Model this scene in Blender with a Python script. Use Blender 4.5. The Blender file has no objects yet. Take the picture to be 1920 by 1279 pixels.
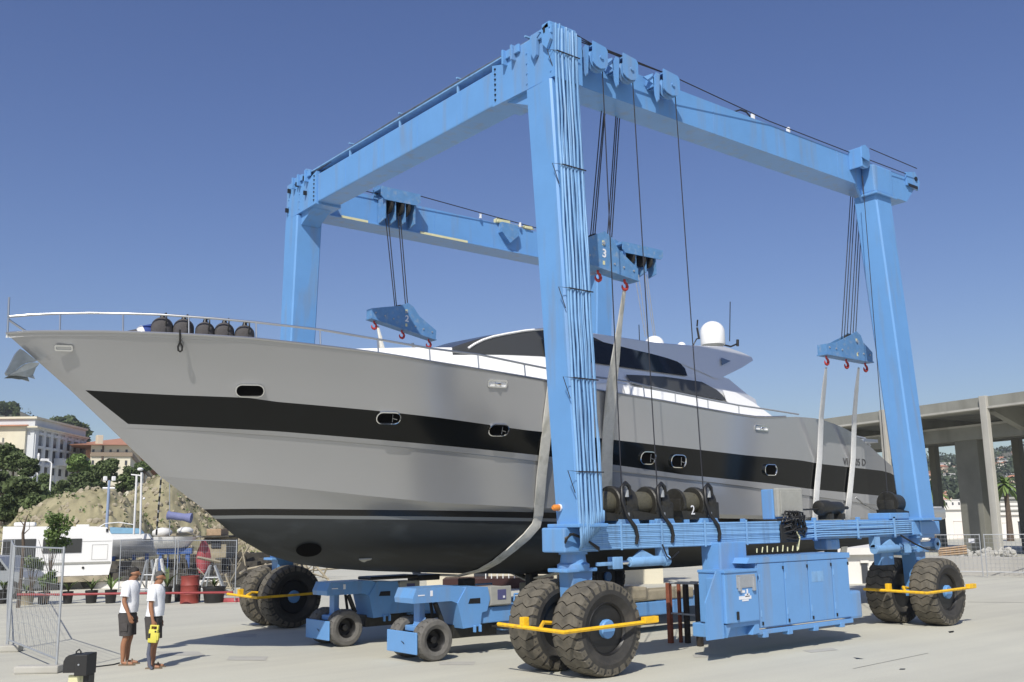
import bpy, bmesh, math, random
from mathutils import Vector, Matrix, noise
from math import sin, cos, pi, radians
random.seed(7)
S = bpy.context.scene
COL = S.collection

# ---------------------------------------------------------------- camera
CAM = Vector((-11.3406, -12.5673, 2.4)); YAW, PIT, ROL, FPX = 0.8913, 0.1823, -0.016, 1855.17
Fv = Vector((cos(YAW)*cos(PIT), sin(YAW)*cos(PIT), sin(PIT)))
_R = Vector((sin(YAW), -cos(YAW), 0)); _U = _R.cross(Fv)
Rv = cos(ROL)*_R + sin(ROL)*_U; Uv = -sin(ROL)*_R + cos(ROL)*_U
cd = bpy.data.cameras.new('camera'); cam = bpy.data.objects.new('camera', cd); COL.objects.link(cam)
cd.sensor_width = 36; cd.lens = FPX/1920*36; cd.clip_end = 5000; cd.clip_start = .1
M = Matrix.Identity(4)
for i in range(3):
    M[i][0] = Rv[i]; M[i][1] = Uv[i]; M[i][2] = -Fv[i]; M[i][3] = CAM[i]
cam.matrix_world = M
S.camera = cam

# ---------------------------------------------------------------- sky and sun
SUN_EL, SUN_AZ = 45.0, 39.0           # elevation; direction the shadows fall, degrees from +X
W = bpy.data.worlds.new('World'); S.world = W; W.use_nodes = True
nt = W.node_tree; bg = nt.nodes['Background']
sky = nt.nodes.new('ShaderNodeTexSky'); sky.sky_type = 'NISHITA'; sky.sun_disc = False
sky.sun_elevation = radians(SUN_EL); sky.sun_rotation = radians(231)
sky.air_density = 1.0; sky.dust_density = 1.0; sky.ozone_density = 2.6; sky.altitude = 0
hs = nt.nodes.new('ShaderNodeHueSaturation'); hs.inputs['Saturation'].default_value = 1.17; hs.inputs['Hue'].default_value = .517
nt.links.new(sky.outputs[0], hs.inputs['Color']); nt.links.new(hs.outputs[0], bg.inputs[0])
bg.inputs[1].default_value = 0.108
sl = bpy.data.lights.new('sun', 'SUN'); sl.energy = 4.8; sl.angle = radians(.5); sl.color = (1, .95, .86)
so = bpy.data.objects.new('sun', sl); COL.objects.link(so)
sd = Vector((cos(radians(SUN_AZ))*cos(radians(SUN_EL)), sin(radians(SUN_AZ))*cos(radians(SUN_EL)), -sin(radians(SUN_EL))))
so.rotation_euler = sd.to_track_quat('-Z', 'Y').to_euler(); so.location = (-30, -30, 40)
S.view_settings.view_transform = 'Standard'; S.view_settings.look = 'None'
S.view_settings.exposure = 0.0; S.view_settings.gamma = 1.0

# ---------------------------------------------------------------- pixel -> point helpers (photo pixels, 1920 x 1279)
def ray(x, y): return Fv + Rv*((x-960)/FPX) - Uv*((y-639.5)/FPX)
def atY(x, y, Y): d = ray(x, y); return CAM + d*((Y-CAM.y)/d.y)
def atX(x, y, X): d = ray(x, y); return CAM + d*((X-CAM.x)/d.x)
def atZ(x, y, Z=0.): d = ray(x, y); return CAM + d*((Z-CAM.z)/d.z)
def atD(x, y, D): return CAM + ray(x, y)*D
def upto(P, y, x):                      # height of pixel row y above ground point P
    d = ray(x, y); t = math.hypot(P.x-CAM.x, P.y-CAM.y)/math.hypot(d.x, d.y); return (CAM+d*t).z

# ---------------------------------------------------------------- materials
def s2l(c):
    return tuple(((v/255)/12.92 if v/255 <= .04045 else ((v/255+.055)/1.055)**2.4) for v in c)
MATS = {}
def mat(name, col, rough=.6, metal=0, var=.0, vscale=3., bump=0., bscale=20., coat=0., spec=.5, col2=None, thr=None, stain=None):
    """base colour with soft noise variation (var), optional second colour patches, optional bump"""
    m = bpy.data.materials.new(name); m.use_nodes = True; MATS[name] = m
    n = m.node_tree; b = n.nodes['Principled BSDF']
    b.inputs['Roughness'].default_value = rough; b.inputs['Metallic'].default_value = metal
    b.inputs['Coat Weight'].default_value = coat; b.inputs['Coat Roughness'].default_value = .15
    b.inputs['Specular IOR Level'].default_value = spec
    c = tuple(col)+(1,)
    b.inputs['Base Color'].default_value = c
    if var or col2 or bump or stain:
        tc = n.nodes.new('ShaderNodeTexCoord')
    if var or col2:
        nz = n.nodes.new('ShaderNodeTexNoise'); nz.inputs['Scale'].default_value = vscale; nz.inputs['Detail'].default_value = 6
        nz.inputs['Roughness'].default_value = .65
        n.links.new(tc.outputs['Object'], nz.inputs['Vector'])
        rp = n.nodes.new('ShaderNodeValToRGB'); n.links.new(nz.outputs['Fac'], rp.inputs[0])
        if col2:
            a, z = thr or (.45, .6)
            rp.color_ramp.elements[0].position = a; rp.color_ramp.elements[1].position = z
            rp.color_ramp.elements[0].color = c; rp.color_ramp.elements[1].color = tuple(col2)+(1,)
        else:
            rp.color_ramp.elements[0].position = .3; rp.color_ramp.elements[1].position = .7
            rp.color_ramp.elements[0].color = tuple(v*(1-var) for v in col)+(1,)
            rp.color_ramp.elements[1].color = tuple(min(1, v*(1+var)) for v in col)+(1,)
        out = rp.outputs[0]
        if stain:                        # thin darker streaks / grime
            n2 = n.nodes.new('ShaderNodeTexNoise'); n2.inputs['Scale'].default_value = stain[1]; n2.inputs['Detail'].default_value = 8
            mp = n.nodes.new('ShaderNodeMapping'); mp.inputs['Scale'].default_value = stain[3] if len(stain) > 3 else (1, 1, .15)
            n.links.new(tc.outputs['Object'], mp.inputs[0]); n.links.new(mp.outputs[0], n2.inputs['Vector'])
            r2 = n.nodes.new('ShaderNodeValToRGB'); r2.color_ramp.elements[0].position = .52; r2.color_ramp.elements[1].position = .72
            r2.color_ramp.elements[0].color = (0, 0, 0, 1); r2.color_ramp.elements[1].color = (stain[2],)*3+(1,)
            n.links.new(n2.outputs['Fac'], r2.inputs[0])
            mx = n.nodes.new('ShaderNodeMixRGB'); n.links.new(r2.outputs[0], mx.inputs[0]); n.links.new(out, mx.inputs[1])
            mx.inputs[2].default_value = tuple(stain[0])+(1,); out = mx.outputs[0]
        n.links.new(out, b.inputs['Base Color'])
    if bump:
        nb = n.nodes.new('ShaderNodeTexNoise'); nb.inputs['Scale'].default_value = bscale; nb.inputs['Detail'].default_value = 5
        n.links.new(tc.outputs['Object'], nb.inputs['Vector'])
        bp = n.nodes.new('ShaderNodeBump'); bp.inputs['Strength'].default_value = bump; bp.inputs['Distance'].default_value = .02
        n.links.new(nb.outputs['Fac'], bp.inputs['Height']); n.links.new(bp.outputs[0], b.inputs['Normal'])
    return m
BLUE = mat('crane_blue', (.128, .305, .60), .42, var=.05, vscale=1.3, coat=.12, stain=((.20, .24, .30), 4., .5, (1, 1, .10)))
PIPE = mat('pipe_blue', (.19, .37, .62), .45, var=.08, vscale=6, stain=((.12, .2, .33), 9., .5))
DBLUE = mat('block_blue', (.10, .24, .46), .55, var=.12, vscale=5, stain=((.3, .36, .42), 8., .5, (1, 1, 1)))
HULL = mat('hull_grey', (.375, .38, .388), .22, metal=.38, var=.015, vscale=.6, coat=.8)
BAND = mat('hull_glass_black', (.006, .007, .007), .13, spec=.28)
BOTTOM = mat('antifouling', (.012, .015, .016), .6, var=.15, vscale=1.2, stain=((.045, .052, .056), 3., .5, (.3, 1, 1)))
BOOT = mat('boot_black', (.006, .006, .006), .22)
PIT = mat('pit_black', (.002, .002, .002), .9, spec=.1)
BOOTG = mat('boot_grey', (.2, .21, .21), .35)
SGREY = mat('upper_grey', (.74, .75, .75), .34, metal=.45, coat=.4)
WHITE = mat('gel_white', (.82, .82, .81), .3, coat=.3)
DWHITE = mat('dull_white', (.72, .72, .70), .55, var=.06, vscale=2, stain=((.4, .38, .34), 3., .35))
GLASS = mat('dark_glass', (.008, .01, .011), .07)
GLASSF = mat('windscreen', (.05, .052, .052), .22)
CHROME = mat('chrome', (.75, .76, .77), .12, metal=1)
STEEL = mat('steel', (.48, .49, .5), .3, metal=.9)
GALV = mat('galvanised', (.42, .44, .46), .5, metal=.5, var=.08, vscale=8)
RUB = mat('rubber', (.031, .030, .028), .8, var=.25, vscale=5, bump=.35, bscale=40, stain=((.10, .09, .075), 3., .6, (1, 1, 1)))
TREAD = mat('tread_dusty', (.115, .103, .08), .85, var=.25, vscale=6, bump=.4, bscale=40, stain=((.03, .03, .027), 4., .6, (1, 1, 1)))
GRUB = mat('rubber_grey', (.12, .115, .105), .85, var=.25, vscale=7, bump=.35, bscale=40)
BLACK = mat('black_metal', (.012, .012, .012), .45, var=.2, vscale=8)
DARK = mat('dark_grease', (.021, .020, .016), .5, var=.4, vscale=12, bump=.3)
ROPE = mat('wire_rope', (.02, .021, .028), .6)
DRUM = mat('drum_rope', (.085, .08, .056), .6, var=.3, vscale=25, bump=.5, bscale=70)
YEL = mat('guard_yellow', (.82, .48, .015), .5, var=.1, vscale=5, stain=((.3, .2, .06), 9., .6, (1, 1, 1)))
YELL = mat('case_yellow', (.62, .57, .09), .5)
RED = mat('hook_red', (.45, .04, .035), .5, var=.2, vscale=9)
SLING = mat('sling_white', (.60, .59, .54), .85, var=.1, vscale=8, stain=((.25, .24, .18), 6., .5), bump=.4, bscale=60)
CONC = mat('concrete', (.42, .41, .37), .85, var=.08, vscale=.8, bump=.2, bscale=8, stain=((.2, .19, .16), .9, .5))
CONC2 = mat('barrier_concrete', (.42, .41, .38), .85, var=.06, vscale=1.2, stain=((.3, .29, .26), .5, .5))
SKIN = mat('skin', (.30, .14, .075), .55, var=.08, vscale=9)
SHIRT = mat('white_cotton', (.80, .82, .86), .85, bump=.5, bscale=9, var=.02)
SHORTS = mat('charcoal_cotton', (.058, .053, .052), .9, var=.15, vscale=14, bump=.5, bscale=14)
HAIRM = mat('dark_hair', (.02, .018, .016), .7, var=.3, vscale=60, bump=.6, bscale=90)
HAIRG = mat('grey_hair', (.075, .072, .066), .7, var=.4, vscale=60, bump=.6, bscale=90)
SANDAL = mat('sandal', (.17, .13, .09), .8)
DCLOTH = mat('fender_cloth', (.07, .066, .068), .9, var=.15, vscale=9, bump=.5, bscale=60)
NAVY = mat('navy_cloth', (.02, .05, .22), .8, var=.1, vscale=9)
ANCH = mat('anchor_steel', (.22, .245, .255), .35, metal=.5, var=.2, vscale=5)
ORANGE = mat('beacon_orange', (.65, .22, .03), .35)
RUST = mat('rusty_steel', (.24, .075, .04), .8, var=.3, vscale=9)
BROWN = mat('dark_frame', (.03, .024, .02), .7, var=.3, vscale=9)
REDP = mat('red_paint', (.25, .045, .035), .6, var=.15, vscale=4, stain=((.15, .05, .04), 6., .6))
GREYP = mat('grey_panel', (.33, .33, .30), .6, var=.08, vscale=9)
LEAF1 = mat('leaf_pine', (.075, .105, .036), .8, var=.6, vscale=.25)
LEAF2 = mat('leaf_bright', (.115, .175, .045), .7, var=.4, vscale=.4)
LEAF3 = mat('leaf_olive', (.105, .145, .05), .8, var=.5, vscale=.25)
BARK = mat('bark', (.10, .075, .055), .9, var=.3, vscale=6, bump=.5)
TUB = mat('black_plastic', (.018, .018, .018), .6, var=.2, vscale=5)
CREAM = mat('cream_wall', (.62, .58, .46), .85, var=.05, vscale=.3, stain=((.4, .36, .28), .3, .4))
PALE = mat('pale_wall', (.55, .57, .59), .85, var=.04, vscale=.2, stain=((.45, .46, .47), .3, .4))
TERRA = mat('roof_tile', (.42, .20, .12), .85, var=.2, vscale=1.2, bump=.5, bscale=3)
WIN = mat('far_window', (.05, .055, .065), .25)
EARTH = mat('earth', (.30, .27, .165), .95, var=.28, vscale=.5, bump=1., bscale=2.5, stain=((.12, .115, .06), .7, .85, (1, 1, 1)))
HILLM = mat('hill_scrub', (.08, .09, .06), .95, col2=(.17, .16, .12), vscale=.05, thr=(.45, .62), bump=.6, bscale=.6)
BLUEC = mat('blue_cover', (.22, .42, .58), .7, var=.1, vscale=3)
STEELB = mat('blue_stand', (.05, .11, .30), .5, var=.2, vscale=5)
SOCK = mat('blue_grey_cloth', (.16, .18, .34), .8, var=.1, vscale=4)
JUNK = mat('junk_dark', (.06, .055, .045), .85, var=.5, vscale=3)
TAN = mat('tan_junk', (.33, .29, .21), .9, var=.3, vscale=2)
WOOD = mat('timber', (.38, .27, .17), .85, var=.25, vscale=6)
PALEY = mat('pale_yellow', (.62, .60, .36), .7, var=.1, vscale=6)
VAN = mat('car_grey', (.30, .32, .34), .35, metal=.3)
STICK = mat('sticker', (.72, .73, .76), .5)
SCREEN = mat('screen_violet', (.09, .09, .2), .3)
PINK = mat('faded_red', (.36, .07, .08), .6, var=.4, vscale=2)

def ground_material():
    m = bpy.data.materials.new('quay_concrete'); m.use_nodes = True; n = m.node_tree; b = n.nodes['Principled BSDF']
    tc = n.nodes.new('ShaderNodeTexCoord')
    def nz(scale, det=6, rough=.6, mscale=None, rot=0):
        t = n.nodes.new('ShaderNodeTexNoise'); t.inputs['Scale'].default_value = scale; t.inputs['Detail'].default_value = det; t.inputs['Roughness'].default_value = rough
        mp = n.nodes.new('ShaderNodeMapping'); mp.inputs['Rotation'].default_value = (0, 0, rot)
        if mscale: mp.inputs['Scale'].default_value = mscale
        n.links.new(tc.outputs['Object'], mp.inputs[0]); n.links.new(mp.outputs[0], t.inputs['Vector']); return t
    def ramp(src, a, z, c0, c1):
        r = n.nodes.new('ShaderNodeValToRGB'); r.color_ramp.elements[0].position = a; r.color_ramp.elements[1].position = z
        r.color_ramp.elements[0].color = c0+(1,); r.color_ramp.elements[1].color = c1+(1,); n.links.new(src.outputs[0], r.inputs[0]); return r
    def mul(a, b_, f=1.):
        x = n.nodes.new('ShaderNodeMixRGB'); x.blend_type = 'MULTIPLY'; x.inputs[0].default_value = f
        n.links.new(a.outputs[0], x.inputs[1]); n.links.new(b_.outputs[0], x.inputs[2]); return x
    base = ramp(nz(.16, 4), .35, .68, (.475, .465, .395), (.54, .53, .445))
    tire = ramp(nz(.9, 5, .55, (.12, 1.6, 1), .35), .42, .66, (1, 1, 1), (.925, .925, .935))
    spots = ramp(nz(1.3, 8, .7), .66, .78, (1, 1, 1), (.80, .79, .77))
    fine = ramp(nz(26, 4, .8), .3, .75, (.93, .93, .93), (1.05, 1.05, 1.05))
    x = mul(mul(mul(base, tire), spots), fine)
    n.links.new(x.outputs[0], b.inputs['Base Color']); b.inputs['Roughness'].default_value = .82; b.inputs['Specular IOR Level'].default_value = .3
    bp = n.nodes.new('ShaderNodeBump'); bp.inputs['Strength'].default_value = .25; bp.inputs['Distance'].default_value = .01
    n.links.new(nz(35, 6, .7).outputs['Fac'], bp.inputs['Height']); n.links.new(bp.outputs[0], b.inputs['Normal'])
    return m
GROUND = ground_material()

# ---------------------------------------------------------------- object helpers
ORG = {}
def tag(o, label, cat, group=None, kind=None):
    if label: o['label'] = label
    if cat: o['category'] = cat
    if group: o['group'] = group
    if kind: o['kind'] = kind
    return o
def thing(name, loc, label, cat, group=None, rz=0):
    o = bpy.data.objects.new(name, None); COL.objects.link(o); o.location = loc; o.rotation_euler = (0, 0, rz)
    o.empty_display_size = .3
    ORG[o] = Vector(loc); return tag(o, label, cat, group)
class MB:
    """collects shapes (world coordinates) and links them as ONE mesh object"""
    def __init__(s): s.v = []; s.f = []
    def add(s, vs, fs):
        k = len(s.v); s.v += [Vector(p) for p in vs]; s.f += [tuple(i+k for i in f) for f in fs]; return s
    def box(s, x0, x1, y0, y1, z0, z1, M=None):
        vs = [(x, y, z) for x in (x0, x1) for y in (y0, y1) for z in (z0, z1)]
        if M is not None: vs = [M @ Vector(p) for p in vs]
        return s.add(vs, [(0, 1, 3, 2), (4, 6, 7, 5), (0, 4, 5, 1), (2, 3, 7, 6), (0, 2, 6, 4), (1, 5, 7, 3)])
    def bbox(s, x0, x1, y0, y1, z0, z1, b=.03, M=None):      # box with chamfered edges
        bm = bmesh.new(); bmesh.ops.create_cube(bm, size=1)
        for p in bm.verts: p.co = Vector((x0+(p.co.x+.5)*(x1-x0), y0+(p.co.y+.5)*(y1-y0), z0+(p.co.z+.5)*(z1-z0)))
        b = min(b, .45*min(abs(x1-x0), abs(y1-y0), abs(z1-z0)))
        bmesh.ops.bevel(bm, geom=bm.edges[:], offset=b, segments=2, affect='EDGES', profile=.6)
        bm.verts.index_update(); vs = [p.co.copy() for p in bm.verts]; fs = [tuple(q.index for q in f.verts) for f in bm.faces]; bm.free()
        if M is not None: vs = [M @ p for p in vs]
        return s.add(vs, fs)
    def frame(s, p, d):
        d = Vector(d).normalized(); a = Vector((0, 0, 1)) if abs(d.z) < .95 else Vector((1, 0, 0))
        u = d.cross(a).normalized(); return u, d.cross(u).normalized()
    def tube(s, pts, r, n=8, cap=True):
        pts = [Vector(p) for p in pts]; rs = r if isinstance(r, (list, tuple)) else [r]*len(pts)
        k = len(s.v); u = None
        for i, p in enumerate(pts):
            d = (pts[min(i+1, len(pts)-1)]-pts[max(i-1, 0)]).normalized()
            if u is None: u, w = s.frame(p, d)
            else:
                u = (u-d*u.dot(d)).normalized(); w = d.cross(u)
            for j in range(n):
                a = 2*pi*j/n; s.v.append(p+(u*cos(a)+w*sin(a))*rs[i])
        for i in range(len(pts)-1):
            for j in range(n):
                a = k+i*n+j; b = k+i*n+(j+1) % n; s.f.append((a, b, b+n, a+n))
        if cap: s.f.append(tuple(k+j for j in range(n))[::-1]); s.f.append(tuple(k+(len(pts)-1)*n+j for j in range(n)))
        return s
    def prism(s, poly, ext, M=None):                         # planar polygon (3D points) extruded by vector ext
        n = len(poly); vs = [Vector(p) for p in poly]; vs += [p+Vector(ext) for p in vs]
        if M is not None: vs = [M @ p for p in vs]
        return s.add(vs, [tuple(range(n))[::-1], tuple(range(n, 2*n))]+[(i, (i+1) % n, n+(i+1) % n, n+i) for i in range(n)])
    def lathe(s, prof, c, ax, n=32, close=True):             # prof: (radius, offset along axis)
        c = Vector(c); ax = Vector(ax).normalized(); u, w = s.frame(c, ax); k = len(s.v); m = len(prof)
        for r, h in prof:
            for j in range(n):
                a = 2*pi*j/n; s.v.append(c+ax*h+(u*cos(a)+w*sin(a))*r)
        for i in range(m-1):
            for j in range(n):
                a = k+i*n+j; b = k+i*n+(j+1) % n; s.f.append((a, b, b+n, a+n))
        if close: s.f.append(tuple(k+j for j in range(n))[::-1]); s.f.append(tuple(k+(m-1)*n+j for j in range(n)))
        return s
    def grid(s, rows):                                       # rows of equal length -> quads
        k = len(s.v); m = len(rows[0])
        for r in rows: s.v += [Vector(p) for p in r]
        for i in range(len(rows)-1):
            for j in range(m-1):
                a = k+i*m+j; s.f.append((a, a+1, a+m+1, a+m))
        return s
    def ball(s, c, r, n=12, m=8, sc=(1, 1, 1)):
        c = Vector(c); prof = []
        for i in range(m+1):
            a = -pi/2+pi*i/m; prof.append((cos(a)*r+1e-4, sin(a)*r))
        t = MB(); t.lathe(prof, (0, 0, 0), (0, 0, 1), n)
        return s.add([c+Vector((p.x*sc[0], p.y*sc[1], p.z*sc[2])) for p in t.v], t.f)
    def mesh(s, name, m, smooth=False, org=Vector((0, 0, 0)), fix=True):
        me = bpy.data.meshes.new(name); me.from_pydata([tuple(p-org) for p in s.v], [], s.f)
        if fix:
            bm = bmesh.new(); bm.from_mesh(me); bmesh.ops.recalc_face_normals(bm, faces=bm.faces[:]); bm.to_mesh(me); bm.free()
        me.materials.append(m)
        if smooth:
            me.polygons.foreach_set('use_smooth', [True]*len(me.polygons))
            if smooth != 'all': me.set_sharp_from_angle(angle=radians(smooth if isinstance(smooth, (int, float)) and smooth > 1 else 40))
        me.update(); return me
    def build(s, name, m, parent=None, smooth=False, fix=True, label=None):
        org = ORG[parent] if parent is not None else Vector((0, 0, 0))
        o = bpy.data.objects.new(name, s.mesh(name, m, smooth, org, fix)); COL.objects.link(o)
        if parent is not None: o.parent = parent
        ORG[o] = org
        if label: o['label'] = label
        return o
    def split(s, name, m, parent=None, smooth=False):      # every separate piece becomes an object of its own
        par = list(range(len(s.v)))
        def fd(i):
            while par[i] != i: par[i] = par[par[i]]; i = par[i]
            return i
        for f in s.f:
            for j in f[1:]: par[fd(j)] = fd(f[0])
        gr = {}
        for f in s.f: gr.setdefault(fd(f[0]), []).append(f)
        for fs in gr.values():
            ids = sorted({i for f in fs for i in f}); mp = {i: k for k, i in enumerate(ids)}; q = MB(); q.v = [s.v[i] for i in ids]; q.f = [tuple(mp[i] for i in f) for f in fs]; o = q.build(name, m, parent, smooth)
        return o
    def solo(s, name, m, label, cat, group=None, kind=None, smooth=False, fix=True):   # a thing that is one mesh, origin at its base
        c = Vector((sum(p.x for p in s.v)/len(s.v), sum(p.y for p in s.v)/len(s.v), min(p.z for p in s.v)))
        o = bpy.data.objects.new(name, s.mesh(name, m, smooth, c, fix)); COL.objects.link(o); o.location = c; ORG[o] = c
        return tag(o, label, cat, group, kind)
def structure(o): o['kind'] = 'structure'; return o
def copy_tree(o, parent=None):
    c = o.copy(); COL.objects.link(c); c.parent = parent
    for ch in [q for q in bpy.data.objects if q.parent == o and q != c]: copy_tree(ch, c)
    return c
def text_obj(name, txt, size, m, parent, loc, xdir, up, ext=.003, bold=0.):
    cu = bpy.data.curves.new(name, 'FONT'); cu.body = txt; cu.size = size; cu.extrude = ext; cu.offset = bold; cu.align_x = 'CENTER'; cu.align_y = 'CENTER'; cu.resolution_u = 3
    t = bpy.data.objects.new('tmp', cu); COL.objects.link(t); bpy.context.view_layer.update()
    me = bpy.data.meshes.new_from_object(t.evaluated_get(bpy.context.evaluated_depsgraph_get()))
    bpy.data.objects.remove(t); bpy.data.curves.remove(cu)
    x = Vector(xdir).normalized(); u = Vector(up).normalized(); z = x.cross(u).normalized(); u = z.cross(x)
    org = ORG[parent]
    for v in me.vertices: v.co = Vector(loc)+x*v.co.x+u*v.co.y+z*v.co.z-org
    me.materials.clear(); me.materials.append(m)
    o = bpy.data.objects.new(name, me); COL.objects.link(o); o.parent = parent; ORG[o] = org; return o
def lerp(a, b, t): return a+(b-a)*t
def interp(tab, x):
    if x <= tab[0][0]: return tab[0][1]
    for (a, u), (b, w) in zip(tab, tab[1:]):
        if x <= b: return u+(w-u)*(x-a)/(b-a)
    return tab[-1][1]

# ================================================================ ground
g = MB()
g.add([(-300, -300, 0), (900, -300, 0), (900, 900, 0), (-300, 900, 0)], [(0, 1, 2, 3)])
structure(g.build('ground', GROUND))
DIRT = mat('slab_patch', (.40, .39, .35), .85, var=.1, vscale=2)
def quad_px(pts, name, m, z=.004):
    ps = [atZ(x, y) for x, y in pts]; q = MB(); q.add([(p.x, p.y, z) for p in ps], [tuple(range(len(ps)))])
    return structure(q.build(name, m))
for pts in [[(430, 1231), (503, 1231), (498, 1239), (425, 1238)], [(420, 1189), (482, 1189), (480, 1195), (420, 1195)],
            [(385, 1054+175), (300, 1229), (290, 1222), (372, 1222)], [(822, 1241), (892, 1241), (888, 1247), (824, 1247)],
            [(1298, 1228), (1362, 1226), (1366, 1231), (1302, 1233)], [(1505, 1220), (1560, 1215), (1572, 1219), (1520, 1224)]]:
    quad_px(pts, 'inspection_cover', DIRT)
for pts in [[(1600, 1233), (1610, 1234), (1620, 1236), (1606, 1236)], [(1688, 1254), (1698, 1254), (1696, 1256), (1686, 1256)], [(1778, 1184), (1789, 1183), (1788, 1186), (1780, 1187)]]:
    quad_px(pts, 'oil_spot', BLACK)
jm = mat('joint_dark', (.2, .2, .18), .9)
def joint(a, b, w=.02):
    a = atZ(*a); b = atZ(*b); d = (b-a).normalized(); n_ = Vector((-d.y, d.x, 0))*w/2
    q = MB(); q.add([a-n_+Vector((0, 0, .004)), a+n_+Vector((0, 0, .004)), b+n_+Vector((0, 0, .004)), b-n_+Vector((0, 0, .004))], [(0, 1, 2, 3)]); structure(q.build('slab_joint', jm))
joint((1600, 1254), (1740, 1225)); joint((1815, 1129), (1920, 1130), .05)
for a, b in [((0, 1300), (960, 1262)), ((520, 1279), (1920, 1190))][:0]: joint(a, b)

# ================================================================ travel lift
lift = thing('travel_lift', (5.25, 5.2, 0), 'huge light blue four-legged boat hoist gantry on twin tyres straddling the grey yacht', 'boat hoist')
XF0, XF1 = -.32, .40              # front legs
XR0, XR1 = 10.25, 10.95           # rear legs
def leg(x0, x1, tY, bY, hw0, hw1, zt=10.25, zb=2.38, nm='leg', xb1=None):
    """tapered, battered box leg; tY/bY centre in Y at top and bottom, hw half widths"""
    m = MB(); cx = (x0+x1)/2; hx = (x1-x0)/2; c = .035
    rows = []
    cxb = (x0+xb1)/2 if xb1 is not None else cx; hxb = (xb1-x0)/2 if xb1 is not None else hx*.92; ctop = cx
    for z, cy, hw, hx_, cx in ((zb, bY, hw1, hxb, cxb), (zt, tY, hw0, hx, ctop)):
        r = [(cx-hx_+c, cy-hw, z), (cx+hx_-c, cy-hw, z), (cx+hx_, cy-hw+c, z), (cx+hx_, cy+hw-c, z), (cx+hx_-c, cy+hw, z), (cx-hx_+c, cy+hw, z), (cx-hx_, cy+hw-c, z), (cx-hx_, cy-hw+c, z)]
        rows.append(r+[r[0]])
    m.grid(rows); m.add(rows[0][:8], [tuple(range(8))]); m.add(rows[1][:8], [tuple(range(8))])
    # bottom flange plate and top collar
    m.bbox(cxb-hxb-.1, cxb+hxb+.1, bY-hw1-.1, bY+hw1+.1, zb-.06, zb, .015)
    return m
NL = leg(XF0, XF1, .21, -.29, .35, .29, xb1=.14).build('leg', BLUE, lift, fix=True)
RL = leg(XR0, XR1, .18, -.27, .31, .27).build('leg', BLUE, lift)
FL = leg(XF0, XF1, 10.07, 10.54, .34, .29).build('leg', BLUE, lift)
FRL = leg(XR0, XR1, 10.05, 10.5, .31, .27).build('leg', BLUE, lift)
# beacon on the near front leg
p = atX(1050, 952, XF0-.01)
b = MB(); b.lathe([(.06, 0), (.06, .03)], p+Vector((0, 0, 0)), (-1, 0, 0), 16); b.build('beacon_base', WHITE, NL)
b = MB(); b.lathe([(.05, 0), (.055, .02), (.05, .1), (.03, .13)], p+Vector((-.03, 0, 0)), (-1, 0, 0), 16); b.build('beacon_light', ORANGE, NL, smooth=40)
# collar gussets at tops of rear near leg
m = MB()
for zz in (10.2,):
    m.bbox(XR0-.04, XR1+.10, -.16, .19, zz+.06, 10.98, .05)
    m.bbox(XR0-.10, XR1+.14, -.22, .24, zz, zz+.06, .015)
m.build('leg_collar', BLUE, lift)

def beam(x0, x1, y0, y1, z0, z1, c=.03):
    m = MB(); m.bbox(x0, x1, y0, y1, z0, z1, c); return m
# near side beam with raised rear end
m = MB()
YB0, YB1 = .196, .83
def pr(poly, y0, y1): m.prism([(x, y0, z) for x, z in poly], (0, y1-y0, 0))
pr([(.4, 10.50), (XR1+.1, 10.50), (12.3, 10.50), (12.75, 10.95), (12.75, 11.2), (.4, 11.2)], YB0, YB1)
NB = m.build('side_beam', BLUE, lift)
# far side beam, sitting over the far legs
FB0, FB1 = 9.72, 10.36
m = MB(); pr([(.4, 10.42), (12.2, 10.42), (12.9, 10.9), (12.9, 11.2), (.4, 11.2)], FB0, FB1)
m.bbox(.4, 12.0, FB0-.05, FB1+.05, 10.38, 10.42, .01)
FBo = m.build('side_beam', BLUE, lift)
m = MB(); a, b_ = atY(640, 411, FB0-.055).x, atY(690, 421, FB0-.055).x; m.box(a, b_, FB0-.058, FB0-.052, 10.385, 10.45)
a, b_ = atY(788, 440, FB0-.055).x, atY(877, 458, FB0-.055).x; m.box(a, b_, FB0-.058, FB0-.052, 10.385, 10.45)
m.split('pale_yellow_strip', PALEY, FBo)  # pale yellow strips along the far beam's lower flange edge
# cross beam with deeper bolted ends
m = MB(); m.bbox(-.24, .36, 1.6, 8.8, 10.36, 11.08, .03)
CB = m.build('cross_beam', BLUE, lift)
def end_piece(ya, yb):
    m = MB(); inner = ya if abs(ya-5.1) < abs(yb-5.1) else yb; out = yb if inner == ya else ya
    s = 1 if out > inner else -1
    m.prism([(-.285, inner, 10.31), (-.285, out, 10.27), (-.285, out, 11.22), (-.285, inner+s*.75, 11.22), (-.285, inner+s*.35, 11.06), (-.285, inner, 11.16)], (.7, 0, 0))
    o = m.build('beam_end', BLUE, CB)
    return o
end_piece(1.6, -.2); end_piece(8.8, 10.42)
for yb in (1.5, 8.9):
    m = MB()
    for k in range(7):
        z = 10.42+k*.105; m.lathe([(.022, 0), (.022, .02)], (-.285, yb, z), (-1, 0, 0), 8)
    m.build('bolt_row', BLACK, CB)
m = MB()
for y in (2.7, 4.3, 5.9, 7.4): m.box(-.246, -.24, y, y+.018, 10.38, 11.06)
m.split('weld_seam', BLUE, CB)
m = MB()
for x in (4.6, 6.9, 9.2): m.box(x, x+.018, YB0-.006, YB0, 10.52, 11.18)
m.split('weld_seam', BLUE, NB)
m = MB()
for x in (3.9, 6.0, 8.4): m.box(x, x+.018, FB0-.006, FB0, 10.45, 11.18)
m.split('weld_seam', BLUE, FBo)
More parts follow.
